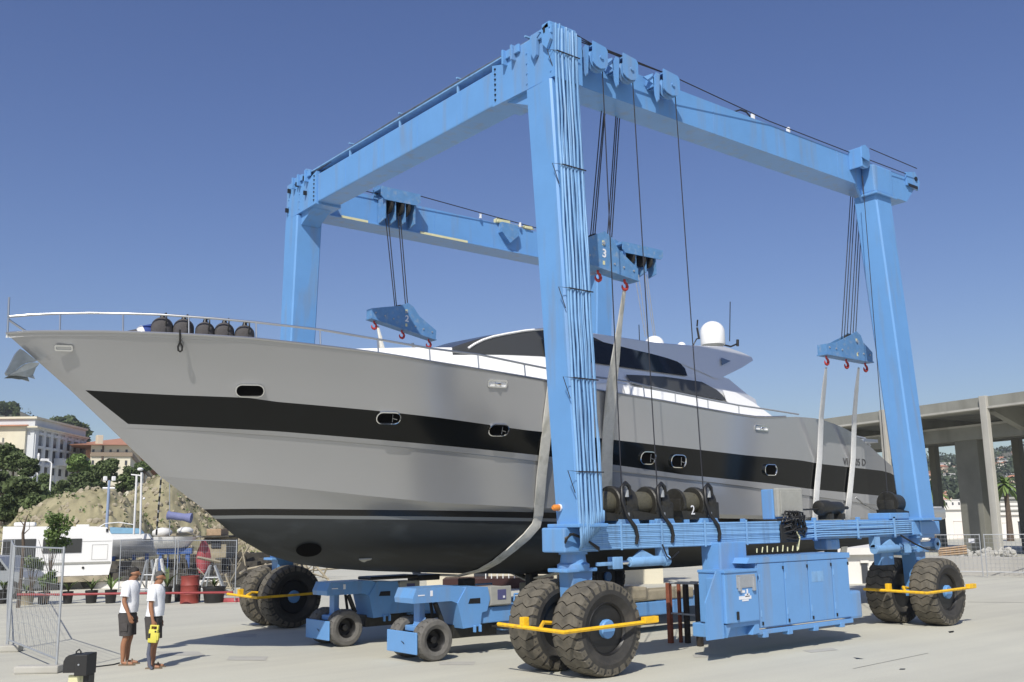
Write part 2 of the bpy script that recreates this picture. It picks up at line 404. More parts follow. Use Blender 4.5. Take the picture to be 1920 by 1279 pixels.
for xx_, o_ in ((XF0, CB), (0, None)):
    if o_:
        m = MB()
        for y in (-.12, .55, 9.7, 10.3):
            for z in (10.4, 10.6, 10.8, 11.0): m.lathe([(.018, 0), (.018, .015)], (-.285, y, z), (-1, 0, 0), 6)
        m.build('bolt_row', BLUE, o_)
# lifting lugs and top bracket on near corner, fins on the far corner
m = MB()
def plateX(y0, y1, z0, z1, x0=-.34, x1=-.29): m.bbox(x0, x1, y0, y1, z0, z1, .012)
m.prism([(-.36, .36, 11.24), (-.36, .36, 10.93), (-.36, .27, 10.76), (-.36, .19, 10.82), (-.36, .17, 11.14), (-.36, .08, 11.2)], (.06, 0, 0))
m.prism([(-.36, .12, 11.22), (-.36, -.14, 11.31), (-.36, -.2, 10.98), (-.36, -.1, 10.82), (-.36, .02, 10.95), (-.36, .04, 11.2)], (.06, 0, 0))
m.bbox(-.34, -.28, -.2, .37, 11.1, 11.27, .02); m.bbox(-.36, .3, -.19, .03, 11.2, 11.33, .02)
for y in (1.12, .86, 9.2, 9.6, 9.9): plateX(y, y+.05, 10.98, 11.28, -.4, -.24); plateX(y-.14, y, 11.1, 11.26)
m.split('lifting_lug', BLUE, CB)
m = MB()
for y, z in ((-.05, 11.2), (10.2, 11.0), (9.75, 11.05), (9.3, 10.7), (10.3, 10.5), (9.35, 11.1)): m.box(-.375, -.291, y-.02, y+.02, z-.05, z+.06)
m.split('slot', BLACK, CB)
# hose tray running over the cross beam
m = MB()
for k, (dx, z) in enumerate(((-.2, 11.31), (-.12, 11.35), (-.04, 11.32), (.05, 11.35))):
    m.tube([(dx, .1, z-.05), (dx, 2.5, z), (dx, 5.2, z+.01), (dx, 8, z-.04), (dx, 10.2, z-.14)], .036, 6)
m.split('hose_run', mat('hose_grey', (.09, .115, .16), .6, var=.3, vscale=4), CB)
m = MB(); m.box(-.26, .1, .3, 10.1, 11.23, 11.26)
for k in range(5):
    y = .6+k*2.2; m.box(-.24, -.2, y, y+.04, 11.05, 11.24); m.box(-.26, .1, y, y+.04, 11.37, 11.40)
m.build('hose_tray', PIPE, CB)
# dark underside haunch where cross beam meets the leg
m = MB(); m.prism([(-.2, .56, 10.3), (-.2, 1.25, 10.3), (-.2, .56, 10.0)], (.5, 0, 0)); m.prism([(-.2, 9.73, 10.3), (-.2, 9.1, 10.3), (-.2, 9.73, 10.0)], (.5, 0, 0)); m.split('haunch', BLUE, CB)
m = MB(); m.prism([(XR0-.02, .2, 10.5), (XR0-.3, .2, 10.5), (XR0-.02, .2, 10.1)], (0, .06, 0)); m.prism([(XF1-.01, .3, 10.5), (XF1+.35, .3, 10.5), (XF1-.01, .3, 9.9)], (0, .06, 0)); m.split('haunch', BLUE, lift)  # rear-leg piece gives solid shape to a triangular shadow under the beam

# base beams
def base_beam(yc, s):
    m = MB()
    m.bbox(.1, 10.4, yc-.2, yc+.28, 1.98, 2.36, .02)
    m.bbox(-.48, .32, yc-.27, yc+.3, 1.92, 2.32, .03); m.bbox(10.3, 11.1, yc-.27, yc+.3, 1.92, 2.32, .03)
    m.bbox(10.1, 11.3, yc-.3, yc-.16, 2.0, 2.3, .02)
    return m.build('base_beam', BLUE, lift)
BB = base_beam(-.12, 1); BB2 = base_beam(10.5, 1)
m = MB()
for x in (.95, 1.85, 3.05, 9.7): m.prism([(x-.12, -.34, 2.3), (x+.42, -.34, 2.3), (x+.34, -.34, 2.44), (x-.06, -.34, 2.44)], (0, .5, 0))
for x in (1.6, 2.5, 4.1, 5.4, 6.4, 8.0, 9.4): m.bbox(x, x+.1, -.36, -.30, 1.95, 2.42, .01)
m.bbox(9.3, 10.1, -.36, .2, 2.36, 2.5, .02)
m.split('winch_seat', BLUE, BB)

# ---- wheels
def tyre_mesh(R, W, N, lug, prof=None):
    """carcass + chevron lugs; axis along Y, centre at origin"""
    h = W/2
    c = MB(); rim = R*.50
    c.lathe([(rim, -h*.62), (rim*1.08, -h*.80), (R*.72, -h*1.02), (R*.90, -h*.98), (R*.955, -h*.85), (R-lug, -h*.6), (R-lug*.9, 0), (R-lug, h*.6), (R*.955, h*.85), (R*.90, h*.98), (R*.72, h*1.02), (rim*1.08, h*.80), (rim, h*.62)], (0, 0, 0), (0, 1, 0), 56, close=False)
    t = MB(); nz = 9
    for k in range(N):
        a0 = 2*pi*k/N; da = 2*pi/N
        rows_o = []; rows_i = []
        for j in range(nz):
            u = -1+2*j/(nz-1); y = u*h*.97
            sh = .24*da*(1 if j in (2, 6) else (-.7 if j in (4,) else (.3 if j in (1, 3, 5, 7) else (-.4))))
            rr = R-(lug*.45 if abs(u) > .95 else 0)-(.02*abs(u)**3)
            wd = .90*da if abs(u) < .8 else .70*da
            rows_o.append([(rr*sin(a0+sh-wd/2), y, rr*cos(a0+sh-wd/2)), (rr*sin(a0+sh+wd/2), y, rr*cos(a0+sh+wd/2))])
            ri = R-lug*1.5
            rows_i.append([(ri*sin(a0+sh-wd/2), y, ri*cos(a0+sh-wd/2)), (ri*sin(a0+sh+wd/2), y, ri*cos(a0+sh+wd/2))])
        t.grid(rows_o); t.grid([[r[0] for r in rows_o], [r[0] for r in rows_i]]); t.grid([[r[1] for r in rows_o], [r[1] for r in rows_i]])
        for e, sgn in ((0, -1), (-1, 1)):        # shoulder lug running down the side wall
            o0, o1 = [Vector(q) for q in rows_o[e]]; i0 = o0*((R*.86)/R); i1 = o1*((R*.86)/R); i0.y = i1.y = sgn*h*1.0
            mid0 = o0.copy(); mid1 = o1.copy()
            t.add([o0, o1, i1, i0], [(0, 1, 2, 3)]); b0 = i0.copy(); b1 = i1.copy(); b0.y = b1.y = sgn*h*.9
            ii0, ii1 = [Vector(q) for q in rows_i[e]]
            t.add([o0, i0, b0, ii0], [(0, 1, 2, 3)]); t.add([o1, i1, b1, ii1], [(0, 1, 2, 3)])
    return c, t
RW = .745
tc_, tt_ = tyre_mesh(RW, .60, 26, .045)
TY = tc_.mesh('tyre', RUB, 30); TT = tt_.mesh('tread', TREAD, fix=False)
rm = MB(); rm.lathe([(.385, -.2), (.40, -.22), (.36, -.17), (.33, -.05), (.2, -.03), (.12, -.03)], (0, 0, 0), (0, 1, 0), 40)
rm.lathe([(.40, -.2), (.42, -.235), (.40, -.25), (.375, -.22)], (0, 0, 0), (0, 1, 0), 40, close=False)
rm.lathe([(.385, .2), (.40, .22), (.36, .17), (.33, .05), (.2, .03)], (0, 0, 0), (0, 1, 0), 40)
for k in range(10): a = 2*pi*k/10; rm.lathe([(.018, 0), (.018, -.03)], (.25*sin(a), -.04, .25*cos(a)), (0, 1, 0), 6)
RM = rm.mesh('rim', BLACK, 40)
hb = MB(); hb.lathe([(.19, -.02), (.19, -.17), (.175, -.19), (.15, -.19), (.15, -.26), (.13, -.28), (.0, -.28)], (0, 0, 0), (0, 1, 0), 12, close=False)
hb.lathe([(.2, -.02), (.2, -.05)], (0, 0, 0), (0, 1, 0), 24)
HB = hb.mesh('hub_cap', BLUE, 30)
def wheel(x, y, rz, ang, flip=False):
    w = bpy.data.objects.new('wheel', TY); COL.objects.link(w); w.parent = lift
    w.location = Vector((x, y, RW-.012))-ORG[lift]; w.rotation_euler = (0, ang, rz+(pi if flip else 0))
    for nm, me in (('tread', TT), ('rim', RM), ('hub_cap', HB)):
        o = bpy.data.objects.new(nm, me); COL.objects.link(o); o.parent = w
for i, (x, y, rz, fl) in enumerate([(-.02, -.60, 0, 0), (-.08, .42, 0, 1), (10.6, -.60, 0, 0), (10.5, .42, 0, 1), (.02, 10.32, 0, 0), (-.02, 11.3, 0, 1), (10.6, 10.3, 0, 0), (10.6, 11.3, 0, 1)]):
    wheel(x, y, rz, .13*i+.1, fl)
# ---- bogies: swivel, column and axle between each tyre pair
for (x, y) in ((-.03, -.09), (10.56, -.09), (0, 10.8), (10.6, 10.8)):
    m = MB(); m.lathe([(.26, 0), (.27, .03), (.27, .10), (.22, .13), (.2, .3)], (x, y, 1.62), (0, 0, 1), 28)
    m.bbox(x-.36, x+.32, y-.24, y+.24, 1.60, 1.66, .015)
    m.prism([(x-.17, y-.17, 1.62), (x+.27, y-.17, 1.62), (x+.17, y-.17, .62), (x-.13, y-.17, .62)], (0, .34, 0))
    m.lathe([(.1, -.45), (.1, .45)], (x, y, RW), (0, 1, 0), 16)
    m.lathe([(.24, 0), (.24, .08)], (x, y, 1.88), (0, 0, 1), 28)
    m.build('wheel_column', BLUE, lift, smooth=35)
# ---- steering rams
def ram(x, y, s):
    m = MB(); m.bbox(x+s*.25, x+s*.62, y-.05, y+.05, 1.68, 1.74, .01); m.bbox(x+s*.55, x+s*.78, y-.07, y-.045, 1.62, 1.82, .01); m.bbox(x+s*.55, x+s*.78, y+.045, y+.07, 1.62, 1.82, .01)
    m.lathe([(.075, s*1.0), (.085, s*1.02), (.085, s*1.85), (.1, s*1.86), (.1, s*1.95)], (x, y, 1.72), (1, 0, 0), 20)
    m.prism([(x+s*1.1, y-.03, 1.8), (x+s*1.3, y-.03, 1.92), (x+s*1.6, y-.03, 1.8)], (0, .06, 0)); m.bbox(x+s*1.75, x+s*1.95, y-.04, y+.1, 1.75, 2.0, .01)
    o = m.build('steering_ram', PIPE, lift, smooth=35)
    m = MB(); m.tube([(x+s*.7, y, 1.72), (x+s*1.02, y, 1.72)], .035, 10); m.build('ram_rod', CHROME, o)
ram(.02, -.35, 1); ram(10.5, -.35, -1)
m = MB(); m.bbox(11.0, 11.55, -.1, .05, 1.7, 1.82, .02); m.lathe([(.14, -.02), (.14, .1)], (11.62, -.05, 1.76), (0, -1, 0), 16); m.build('tow_eye', PIPE, lift)
m = MB(); m.lathe([(.04, -.03), (.04, .13)], (11.62, -.05, 1.76), (0, -1, 0), 12); m.build('tow_eye_pin', BLACK, lift)
# ---- yellow wheel guards
def guard(x, y, s=1):
    m = MB(); z = .80
    def seg(a, b, w=.05): m.tube([a, b], w, 6)
    A = (x-1.12, y+.62, z); B = (x-1.02, y-.86, z-.03); Cc = (x+.98, y-.90, z); 
    Am = (x-.98, y+.62, z+.02)
    m.tube([A, B, Cc], .034, 6); m.bbox(Cc[0]-.32, Cc[0], y-.95, y-.85, z-.02, z+.08, .01)
    m.tube([(x-1.05, y-.35, z), (x-.86, y-.2, z+.06), (x-.2, y-.1, z-.02)], .034, 6); m.bbox(x-1.1, x-.98, y+.0, y+.1, z, z+.14, .01)
    m.build('wheel_guard', YEL, lift)
guard(-.02, -.09); guard(10.56, -.09); guard(.02, 10.8)

# ---- pipes down the front leg and along the base beam
yt = lambda z: lerp(-.29-.29, .21-.35, (z-2.38)/7.87)      # near face of leg
m = MB(); NPI = 13; px0 = lambda z: lerp(-.37, -.23, (z-2.4)/8.)
for k in range(NPI):
    rr = .019 if k % 3 else .025; wob = random.Random(k); ko = k*.042
    zb = 1.965+k*.031
    pts = []
    ztop = 11.28+wob.uniform(-.08, .06)
    for i in range(17):
        z = ztop+(2.6-ztop)*i/16; yy = min(yt(z), -.12)-.07-.03*(k % 2); x = px0(z)+ko; pts.append((x+wob.uniform(-.010, .010), yy+wob.uniform(-.012, .012), z))
    x = px0(2.4)+ko; pts.append((x+.01, yt(2.4)-.09, zb+.24)); pts.append((x+.05, -.62, zb+.08)); pts.append((x+.12, -.5, zb)); pts.append((x+.3, -.42, zb)); pts.append((1.2, -.40, zb)); pts.append((5.15, -.40, zb))
    m.tube(pts, rr, 6)
PB = m.build('pipe_bundle', PIPE, lift, smooth=60)
m = MB()
for z in (10.75, 8.55, 6.3, 4.75, 3.2):
    y = min(yt(z), -.12); xx = px0(z); m.box(xx-.02, xx+.54, y-.135, y-.12, z, z+.02); m.tube([(xx-.01, y-.12, z+.01), (xx-.16, y-.02, z+.03), (xx-.04, y-.05, z-.33)], .008, 5)
m.split('pipe_clamp', ROPE, PB)
m = MB()
for x in (.75, 1.75, 2.9, 4.1): m.box(x, x+.035, -.445, -.43, 1.93, 2.4)
m.split('pipe_clamp', PIPE, PB)
m = MB()
for k in range(7):
    z = 2.02+k*.045; rnd = random.Random(50+k)
    m.tube([(5.75, -.40, z+rnd.uniform(-.03, .03)), (6.6, -.40, z+.02), (8.2, -.40, z+.02+rnd.uniform(-.02, .02)), (9.6, -.40, z+.03), (11.0, -.38, z+.05)], .019, 6)
for x in (6.3, 7.85, 9.3, 10.4): m.box(x, x+.05, -.44, -.42, 1.98, 2.38)
m.build('pipe_bundle', PIPE, lift, smooth=60)
# black hose cluster
m = MB(); rnd = random.Random(3)
for k in range(26):
    x = 5.2+rnd.random()*.55; z = 2.0+rnd.random()*.42
    m.tube([(x-.1, -.42, z), (x+rnd.uniform(-.1, .2), -.5-rnd.random()*.08, z+rnd.uniform(-.05, .1)), (x+.2, -.48, z+rnd.uniform(-.16, .16)), (x+rnd.uniform(.1, .35), -.42, z+rnd.uniform(-.1, .1))], .02, 6)
for k in range(4): m.tube([(5.25+.12*k, -.4, 2.3), (5.35+.12*k, -.45, 2.55), (5.6+.1*k, -.45, 2.52), (5.72+.1*k, -.43, 2.2)], .022, 6)
m.bbox(5.15, 5.7, -.46, -.42, 1.95, 2.3, .02)
m.build('hose_cluster', BLACK, lift, smooth=60)
m = MB()
for k in range(9): m.tube([(4.3+k*.16, -.5, 1.78), (4.31+k*.16+.02*(k%2), -.5, 1.86+.02*(k%3))], .012, 6)
m.tube([(5.6, -.5, 1.8), (5.68, -.5, 2.05), (5.58, -.5, 2.15)], .02, 6)
m.split('hose_fitting', PALEY, lift)
m = MB()
for k in range(5): m.tube([(-.5, -.42, 2.15-.02*k), (-.38-.02*k, -.5, 2.22), (-.1, -.5, 2.12), (.2, -.48, 1.98-.01*k)], .016, 5)
m.build('hose_cluster', BLACK, lift, smooth=60); m = MB()
m.tube([(1.75, -.45, 2.0), (1.8, -.5, 1.8), (1.95, -.45, 1.74), (2.2, -.42, 1.86)], .015, 6)
m.build('hose', BLACK, lift, smooth=60)
m = MB(); m.tube([(9.6, -.4, 2.0), (10.0, -.5, 1.8), (10.6, -.45, 1.66), (11.0, -.4, 1.64)], .02, 6)
for k in range(4): m.tube([(11.1, -.3, 2.05+.05*k), (11.45, -.35, 2.08+.05*k), (11.3, -.38, 2.0+.05*k)], .014, 5)
m.build('hose', BLACK, lift, smooth=60)

# ---- winches
def winch(x, dark=False):
    """x = gearbox centre; drum axis along X"""
    z0 = 2.72
    m = MB(); m.lathe([(.2, -.62), (.2, -.60)], (x, 0, z0), (1, 0, 0), 28)
    m.bbox(x-.68, x-.60, -.2, .2, 2.42, 2.8, .03); m.lathe([(.26, -.64), (.27, -.62), (.27, -.58), (.2, -.57)], (x, 0, z0), (1, 0, 0), 28)
    m.lathe([(.28, -.14), (.3, -.12), (.3, -.02), (.24, 0), (.24, .05), (.16, .07), (.16, .14), (.05, .15)], (x, 0, z0), (1, 0, 0), 28)
    m.bbox(x-.1, x+.2, -.26, .24, 2.42, 2.68, .02); m.bbox(x+.02, x+.34, -.25, -.05, 2.42, 2.68, .03); m.lathe([(.1, .05), (.25, .07), (.27, .12), (.27, .26), (.2, .3), (.12, .32), (.12, .42), (.06, .43)], (x, 0, z0), (1, 0, 0), 28); m.bbox(x+.28, x+.42, -.2, .1, 2.42, 2.74, .03)
    m.prism([(x-.66, -.26, 2.42), (x-.08, -.26, 2.42), (x-.08, -.26, 2.52), (x-.6, -.28, 2.58), (x-.72, -.26, 2.58)], (0, .5, 0))
    w = m.build('winch', DARK, lift, smooth=35)
    m = MB(); m.lathe([(.2, -.57), (.205, -.5), (.205, -.2), (.2, -.14)], (x, 0, z0), (1, 0, 0), 28); m.build('winch_drum', DRUM if not dark else DARK, w, smooth=35)
    m = MB(); m.lathe([(.045, 0), (.045, .12), (.03, .13), (.03, .17)], (x+.05, -.26, 2.82), (0, 0, 1), 10); m.lathe([(.04, 0), (.04, .08)], (x+.04, -.28, 2.47), (0, 0, 1), 10); m.build('winch_fitting', GALV, w)
    m = MB(); m.tube([(x+.12, -.28, 2.86), (x+.08, -.3, 3.0), (x-.02, -.32, 3.06), (x-.14, -.34, 2.98), (x-.18, -.38, 2.75), (x-.12, -.42, 2.5), (x+.04, -.46, 2.3), (x+.1, -.44, 2.15), (x+.08, -.42, 2.02)] if not dark else [(x+.1, -.28, 2.9), (x+.05, -.34, 3.05), (x-.02, -.36, 2.8), (x+.02, -.42, 2.4)], .036, 8)
    m.build('winch_hose', BLACK, w, smooth=60)
    return w
for x in (1.05, 1.95, 3.22): winch(x)
winch(10.45, True)
w = [o for o in bpy.data.objects if o.name.startswith('winch') and not '_' in o.name]
p = atY(1305, 957, -.36); text_obj('painted_number', '2', .24, STICK, w[2], (p.x, -.285, p.z), (1, 0, 0), (0, 0, 1))
# ---- wire ropes from the winches to the head sheaves
m = MB()
for x, xt in ((1.05, 1.03), (1.95, 1.84), (3.2, 3.06)): m.tube([(x, -.2, 2.9), (xt, -.1, 11.0)], .011, 5)
m.tube([tuple(atY(1664, 925, -.3)), tuple(atY(1617, 330, -.14))], .009, 5)
for k in range(3): m.tube([(.2, -.1+.03*k, 11.34-.05*k), (.8, -.08, 11.27-.02*k), (1.7, -.08, 11.27-.02*k), (3.0, -.08, 11.26), (6.5, .15, 11.25), (10, .16, 11.25), (12.6, .16, 11.26)][:4 if k else 7], .012, 5)
m.tube([(10.3, -.05, 11.42), (12.6, .0, 11.42)], .012, 5)
m.build('wire_rope', ROPE, lift, smooth=60)
# ---- head sheaves
def sheave(x, w):
    z = 10.83; y0 = -.19
    poly = [(x, z+.02), (x+.01, z+.44), (x+w-.05, z+.40), (x+w, z+.34), (x+w, z+.06), (x+w*.8, z-.03), (x+w*.5, z-.07), (x+w*.2, z-.04)]
    m = MB(); m.prism([(a, y0, b) for a, b in poly], (0, .022, 0)); m.prism([(a, y0+.2, b) for a, b in poly], (0, .022, 0))
    m.bbox(x+.04, x+w-.04, y0+.02, y0+.2, z+.36, z+.39, .005); m.bbox(x-.02, x+.2, y0+.2, .21, z+.1, z+.2, .01)
    m.build('sheave_bracket', BLUE, NB)
    m = MB(); m.prism([(x-.10, -.16, z+.30), (x-.10, -.12, z-.22), (x-.10, -.07, z-.26), (x-.10, -.02, z-.1), (x-.10, .0, z+.32), (x-.10, -.1, z+.36)], (.03, 0, 0))
    m.prism([(x-.1, .0, z+.16), (x-.26, .1, z+.3), (x-.1, .0, z+.38)], (0, .03, 0)); m.bbox(x-.1, x-.07, -.03, .2, z+.1, z+.3, .008); m.build('bracket_fin', BLUE, NB)
    m = MB(); m.lathe([(.2, -.05), (.22, -.045), (.17, -.01), (.17, .01), (.22, .045), (.2, .05)], (x+w*.5, y0+.11, z+.12), (0, 1, 0), 28); m.lathe([(.04, -.14), (.04, .13)], (x+w*.55, y0+.11, z+.16), (0, 1, 0), 10); m.build('sheave', BLUE, NB, smooth=40)
for x, w in ((.71, .39), (1.51, .41), (2.64, .48)): sheave(x, w)
m = MB(); m.bbox(9.70, 9.74, -.16, .2, 10.8, 11.3, .02); m.prism([(9.7, -.18, 11.02), (9.72, -.18, 11.32), (9.88, -.18, 11.38), (10.02, -.18, 11.30), (10.05, -.18, 11.12), (9.98, -.18, 10.98)], (0, .03, 0)); m.bbox(9.74, 10.0, -.15, .19, 11.26, 11.3, .01); m.build('sheave_bracket', BLUE, NB)
m = MB(); m.lathe([(.22, -.05), (.24, -.04), (.2, -.01), (.2, .01), (.24, .04), (.22, .05)], (9.95, -.05, 11.06), (0, 1, 0), 28); m.build('sheave', BLUE, NB, smooth=40)
m = MB(); m.prism([(12.3, .14, 10.95), (12.3, .14, 11.3), (12.75, .14, 11.4), (12.95, .14, 11.15), (12.85, .14, 10.9)], (0, .05, 0)); m.build('sheave_bracket', BLUE, NB)
m = MB(); m.lathe([(.06, 0), (.06, .03)], (12.75, .14, 11.2), (0, -1, 0), 12); m.bbox(12.35, 12.8, .12, .14, 10.92, 11.0, .005); m.build('sheave_pin', BLACK, NB)
# small lamps and fittings on top of the near beam
m = MB()
for (x, y) in ((1407, 217), (1473, 240)): p = atY(x, y, .3); m.bbox(p.x-.035, p.x+.035, .2, .27, 11.2, 11.33, .01)
m.split('beam_lamp', WHITE, NB)
m = MB(); a = atY(1372, 200, .3); b_ = atY(1407, 212, .3); m.tube([(a.x, .3, 11.22), (a.x+.3, .3, 11.36), (b_.x-.15, .3, 11.36), (b_.x, .3, 11.28)], .02, 6); m.build('beam_cable', ROPE, NB)
# far beam trolleys with their sheave stacks
def trolley(x0, x1, YF):
    m = MB(); w = x1-x0
    m.bbox(x0, x1, YF-.42, YF+.1, 11.28, 11.36, .01)
    m.prism([(x0, YF-.44, 11.10), (x0+.1, YF-.44, 11.0), (x1-.12, YF-.44, 11.02), (x1, YF-.44, 11.12), (x1, YF-.44, 11.36), (x0, YF-.44, 11.36)], (0, .04, 0))
    m.prism([(x0, YF-.05, 11.10), (x1, YF-.05, 11.1), (x1, YF-.05, 11.5), (x1-.1, YF-.05, 11.42), (x0+.7, YF-.05, 11.5), (x0+.4, YF-.05, 11.42), (x0, YF-.05, 11.55)], (0, .04, 0))
    for k in range(4): m.prism([(x0+.15+k*w*.25, YF-.38, 11.05), (x0+.15+k*w*.25, YF-.38, 10.5), (x0+.15+k*w*.25, YF-.03, 10.42), (x0+.15+k*w*.25, YF-.03, 11.2)], (.035, 0, 0))
    o = m.build('trolley', DBLUE, lift)
    m = MB()
    for k in (.28, .55, .72): m.lathe([(.2, -.04), (.22, -.03), (.22, .03), (.2, .04)], (x0+w*k, YF-.22, 10.92), (1, 0, 0), 20)
    m.split('sheave', DARK, o, smooth=40)
    return o
trolley(1.9, 3.15, FB0); trolley(11.0, 12.9, FB0)
m = MB()
m.bbox(6.1, 6.6, FB0-.1, FB0+.1, 11.2, 11.34, .03); m.bbox(6.25, 7.6, FB0-.02, FB0+.02, 11.24, 11.28, .01); m.bbox(7.2, 7.5, FB0-.06, FB0+.06, 11.22, 11.32, .02)
m.split('yellow_fitting', PALEY, FBo)
m = MB(); m.prism([(6.2, FB0-.2, 11.2), (6.8, FB0-.2, 11.2), (6.85, FB0-.2, 10.9), (6.5, FB0-.2, 10.6), (6.2, FB0-.2, 10.9)], (0, .2, 0)); m.build('sheave_bracket', DBLUE, FBo)
m = MB(); m.tube([(3.1, FB0-.2, 11.42), (6.3, FB0-.1, 11.33), (8.5, FB0, 11.3)], .014, 5); m.tube([(.6, FB0-.1, 11.22), (2, FB0-.1, 11.24)], .014, 5); m.build('wire_rope', ROPE, FBo)
m = MB()
for x in (5.45, 6.95): m.bbox(x, x+.05, FB0-.12, FB0-.06, 11.2, 11.34, .005)
m.split('beam_lamp', WHITE, FBo)

# ---- power pack cabinet hung under the near base beam
CY0, CY1 = -.92, -.02
# positions on plane Y=CY0
pc = lambda x, y: atY(x, y, CY0)
xa, xb = pc(1420, 1100).x, pc(1592, 1100).x
m = MB(); m.bbox(xa-.02, xb, CY0, CY1, .46, 1.66, .02)
m.prism([(xa-.3, CY0-.03, 1.62), (xa-.22, CY0-.03, 1.72), (xb+.05, CY0-.03, 1.72), (xb+.05, CY0-.03, 1.62)], (0, .9, 0))
m.bbox(xa-.1, xb+.02, CY0-.03, CY0+.05, .36, .44, .01)
for t in (.02, .27, .55, .85): x = lerp(xa, xb, t); m.bbox(x, x+.14, CY0-.04, CY0+.1, .3, .40, .01)
CABN = m.build('power_cabinet', BLUE, lift)
xd = [lerp(xa, xb, t) for t in (0, .27, .53, .80, 1)]
for i in range(4):
    m = MB(); m.bbox(xd[i]+.012, xd[i+1]-.012, CY0-.022, CY0-.002, .48, 1.60, .012); d_ = m.build('cabinet_door', BLUE, CABN)
    m = MB(); m.bbox(xd[i+1]-.05, xd[i+1]-.02, CY0-.045, CY0-.022, 1.48, 1.54, .005); m.bbox(xd[i]+.05, xd[i]+.08, CY0-.045, CY0-.022, .52, .58, .005); m.build('door_latch', BLACK, d_)
    m = MB(); m.bbox(xd[i]+.1, xd[i+1]-.3, CY0-.026, CY0-.02, 1.2, 1.4, .003) if i == 2 else m.bbox(xd[i]+.03, xd[i]+.05, CY0-.034, CY0-.02, 1.3, 1.42, .003); m.bbox(xd[i]+.03, xd[i]+.05, CY0-.034, CY0-.02, .66, .78, .003); m.build('door_hinge', PIPE, d_)
# front end: column, sloping gusset and switch box
x0 = pc(1318, 1100).x; x1 = pc(1348, 1100).x; x2 = pc(1415, 1100).x
xq = atY(1318, 1100, -.17).x
m = MB(); m.bbox(xq, xq+.75, CY0+.3, CY0+.75, .4, 2.0, .02)
m.prism([(x0, CY0-.04, .38), (x0, CY0-.04, 1.0), (x0+.33, CY0-.04, 1.52), (x1+.03, CY0-.04, 1.52), (x1+.03, CY0-.04, .38)], (0, .03, 0)); xg = atY(1323, 1100, CY0+.25).x; m.bbox(xg, x1+.1, CY0, CY0+.25, .4, 1.4, .02)
m.build('cabinet_post', BLUE, lift)
m = MB(); m.bbox(x1+.04, x2-.03, CY0-.1, CY0+.5, .62, 1.5, .02); m.bbox(x1+.02, x2-.01, CY0-.12, CY0+.5, 1.48, 1.53, .01)
m.prism([(x1+.05, CY0-.05, .6), (x2, CY0-.05, .66), (x2, CY0-.05, .4), (x2-.2, CY0-.05, .38), (x2-.12, CY0-.05, .55), (x1+.2, CY0-.05, .55), (x1+.1, CY0-.05, .38)], (0, .5, 0))
m.bbox(x1+.05, x2+.0, CY0+.1, CY0+.7, .36, .6, .02)
SB = m.build('switch_box', BLUE, lift)
p0 = pc(1371, 1078); p1 = pc(1407, 1100)
m = MB(); m.bbox(p0.x, p1.x, CY0-.115, CY0-.1, p1.z, p0.z, .01); m.bbox(p0.x+.03, p0.x+.1, CY0-.15, CY0-.1, p1.z-.05, p0.z-.04, .01); m.bbox(p1.x-.09, p1.x-.02, CY0-.15, CY0-.1, p1.z-.06, p0.z-.04, .01); m.build('gauge_panel', GALV, SB)
m = MB()
for (a, b, c_, d_) in ((1380, 1107, 1388, 1111), (1388, 1113, 1397, 1118), (1377, 1118, 1400, 1122), (1383, 1124, 1395, 1126), (1391, 1104, 1394, 1115)):
    q0 = pc(a, b); q1 = pc(c_, d_); m.box(q0.x, q1.x, CY0-.106, CY0-.1005, q1.z, q0.z)
m.build('sticker', STICK, SB)
m = MB(); q = pc(1374, 1154); m.bbox(q.x-.02, q.x+.03, CY0-.13, CY0-.1, q.z-.07, q.z+.07, .008); m.build('box_handle', BLACK, SB)
# rear fuel tank step
x3 = pc(1618, 1130).x
m = MB(); m.bbox(xb+.0, x3, CY0+.02, CY1, .42, .96, .05); m.build('rear_tank', BLUE, lift)
# radiator / oil cooler on top of beam
p0 = atY(1448, 980, -.1); p1 = atY(1490, 918, -.1)
m = MB(); m.bbox(p0.x, p1.x, -.28, -.16, 2.44, p1.z+.02, .03); m.bbox(p0.x+.06, p1.x-.06, -.3, -.28, 2.5, p1.z-.04, .01); R_ = m.build('cooler', GREYP, lift)
m = MB(); m.bbox(p0.x-.02, p1.x-.03, -.16, .12, 2.4, p1.z, .02); m.build('cooler_frame', BLUE, R_)
# dark oil cylinder lying on the beam
m = MB(); m.lathe([(.08, 0), (.15, .03), (.16, .08), (.16, .34), (.135, .36), (.13, .8), (.1, .84), (.04, .86), (.035, 1.1)], (6.95, -.1, 2.62), (1, 0, 0), 24); m.tube([(6.2, -.1, 2.58), (7.0, -.1, 2.6)], .02, 6)
m.bbox(7.15, 7.3, -.25, .05, 2.38, 2.5, .01); m.bbox(7.6, 7.72, -.25, .05, 2.38, 2.5, .01)
m.build('oil_cylinder', DARK, lift, smooth=40)
m = MB(); m.bbox(7.0, 7.5, -.22, .1, 1.75, 1.98, .05); m.lathe([(.2, 0), (.2, .1)], (7.3, -.05, 1.85), (0, 0, 1), 16); m.build('pump_mount', BLUE, lift)
m = MB(); p = atY(1590, 1012, -.1); m.bbox(9.25, 9.75, -.1, .1, 1.35, 2.0, .01); m.bbox(9.9, 10.2, -.25, .15, 1.55, 2.0, .03); m.build('hanging_plate', BLUE, lift)
# hung tyre-guard frame in red/brown behind the front wheels = ladder-like rack standing on the ground

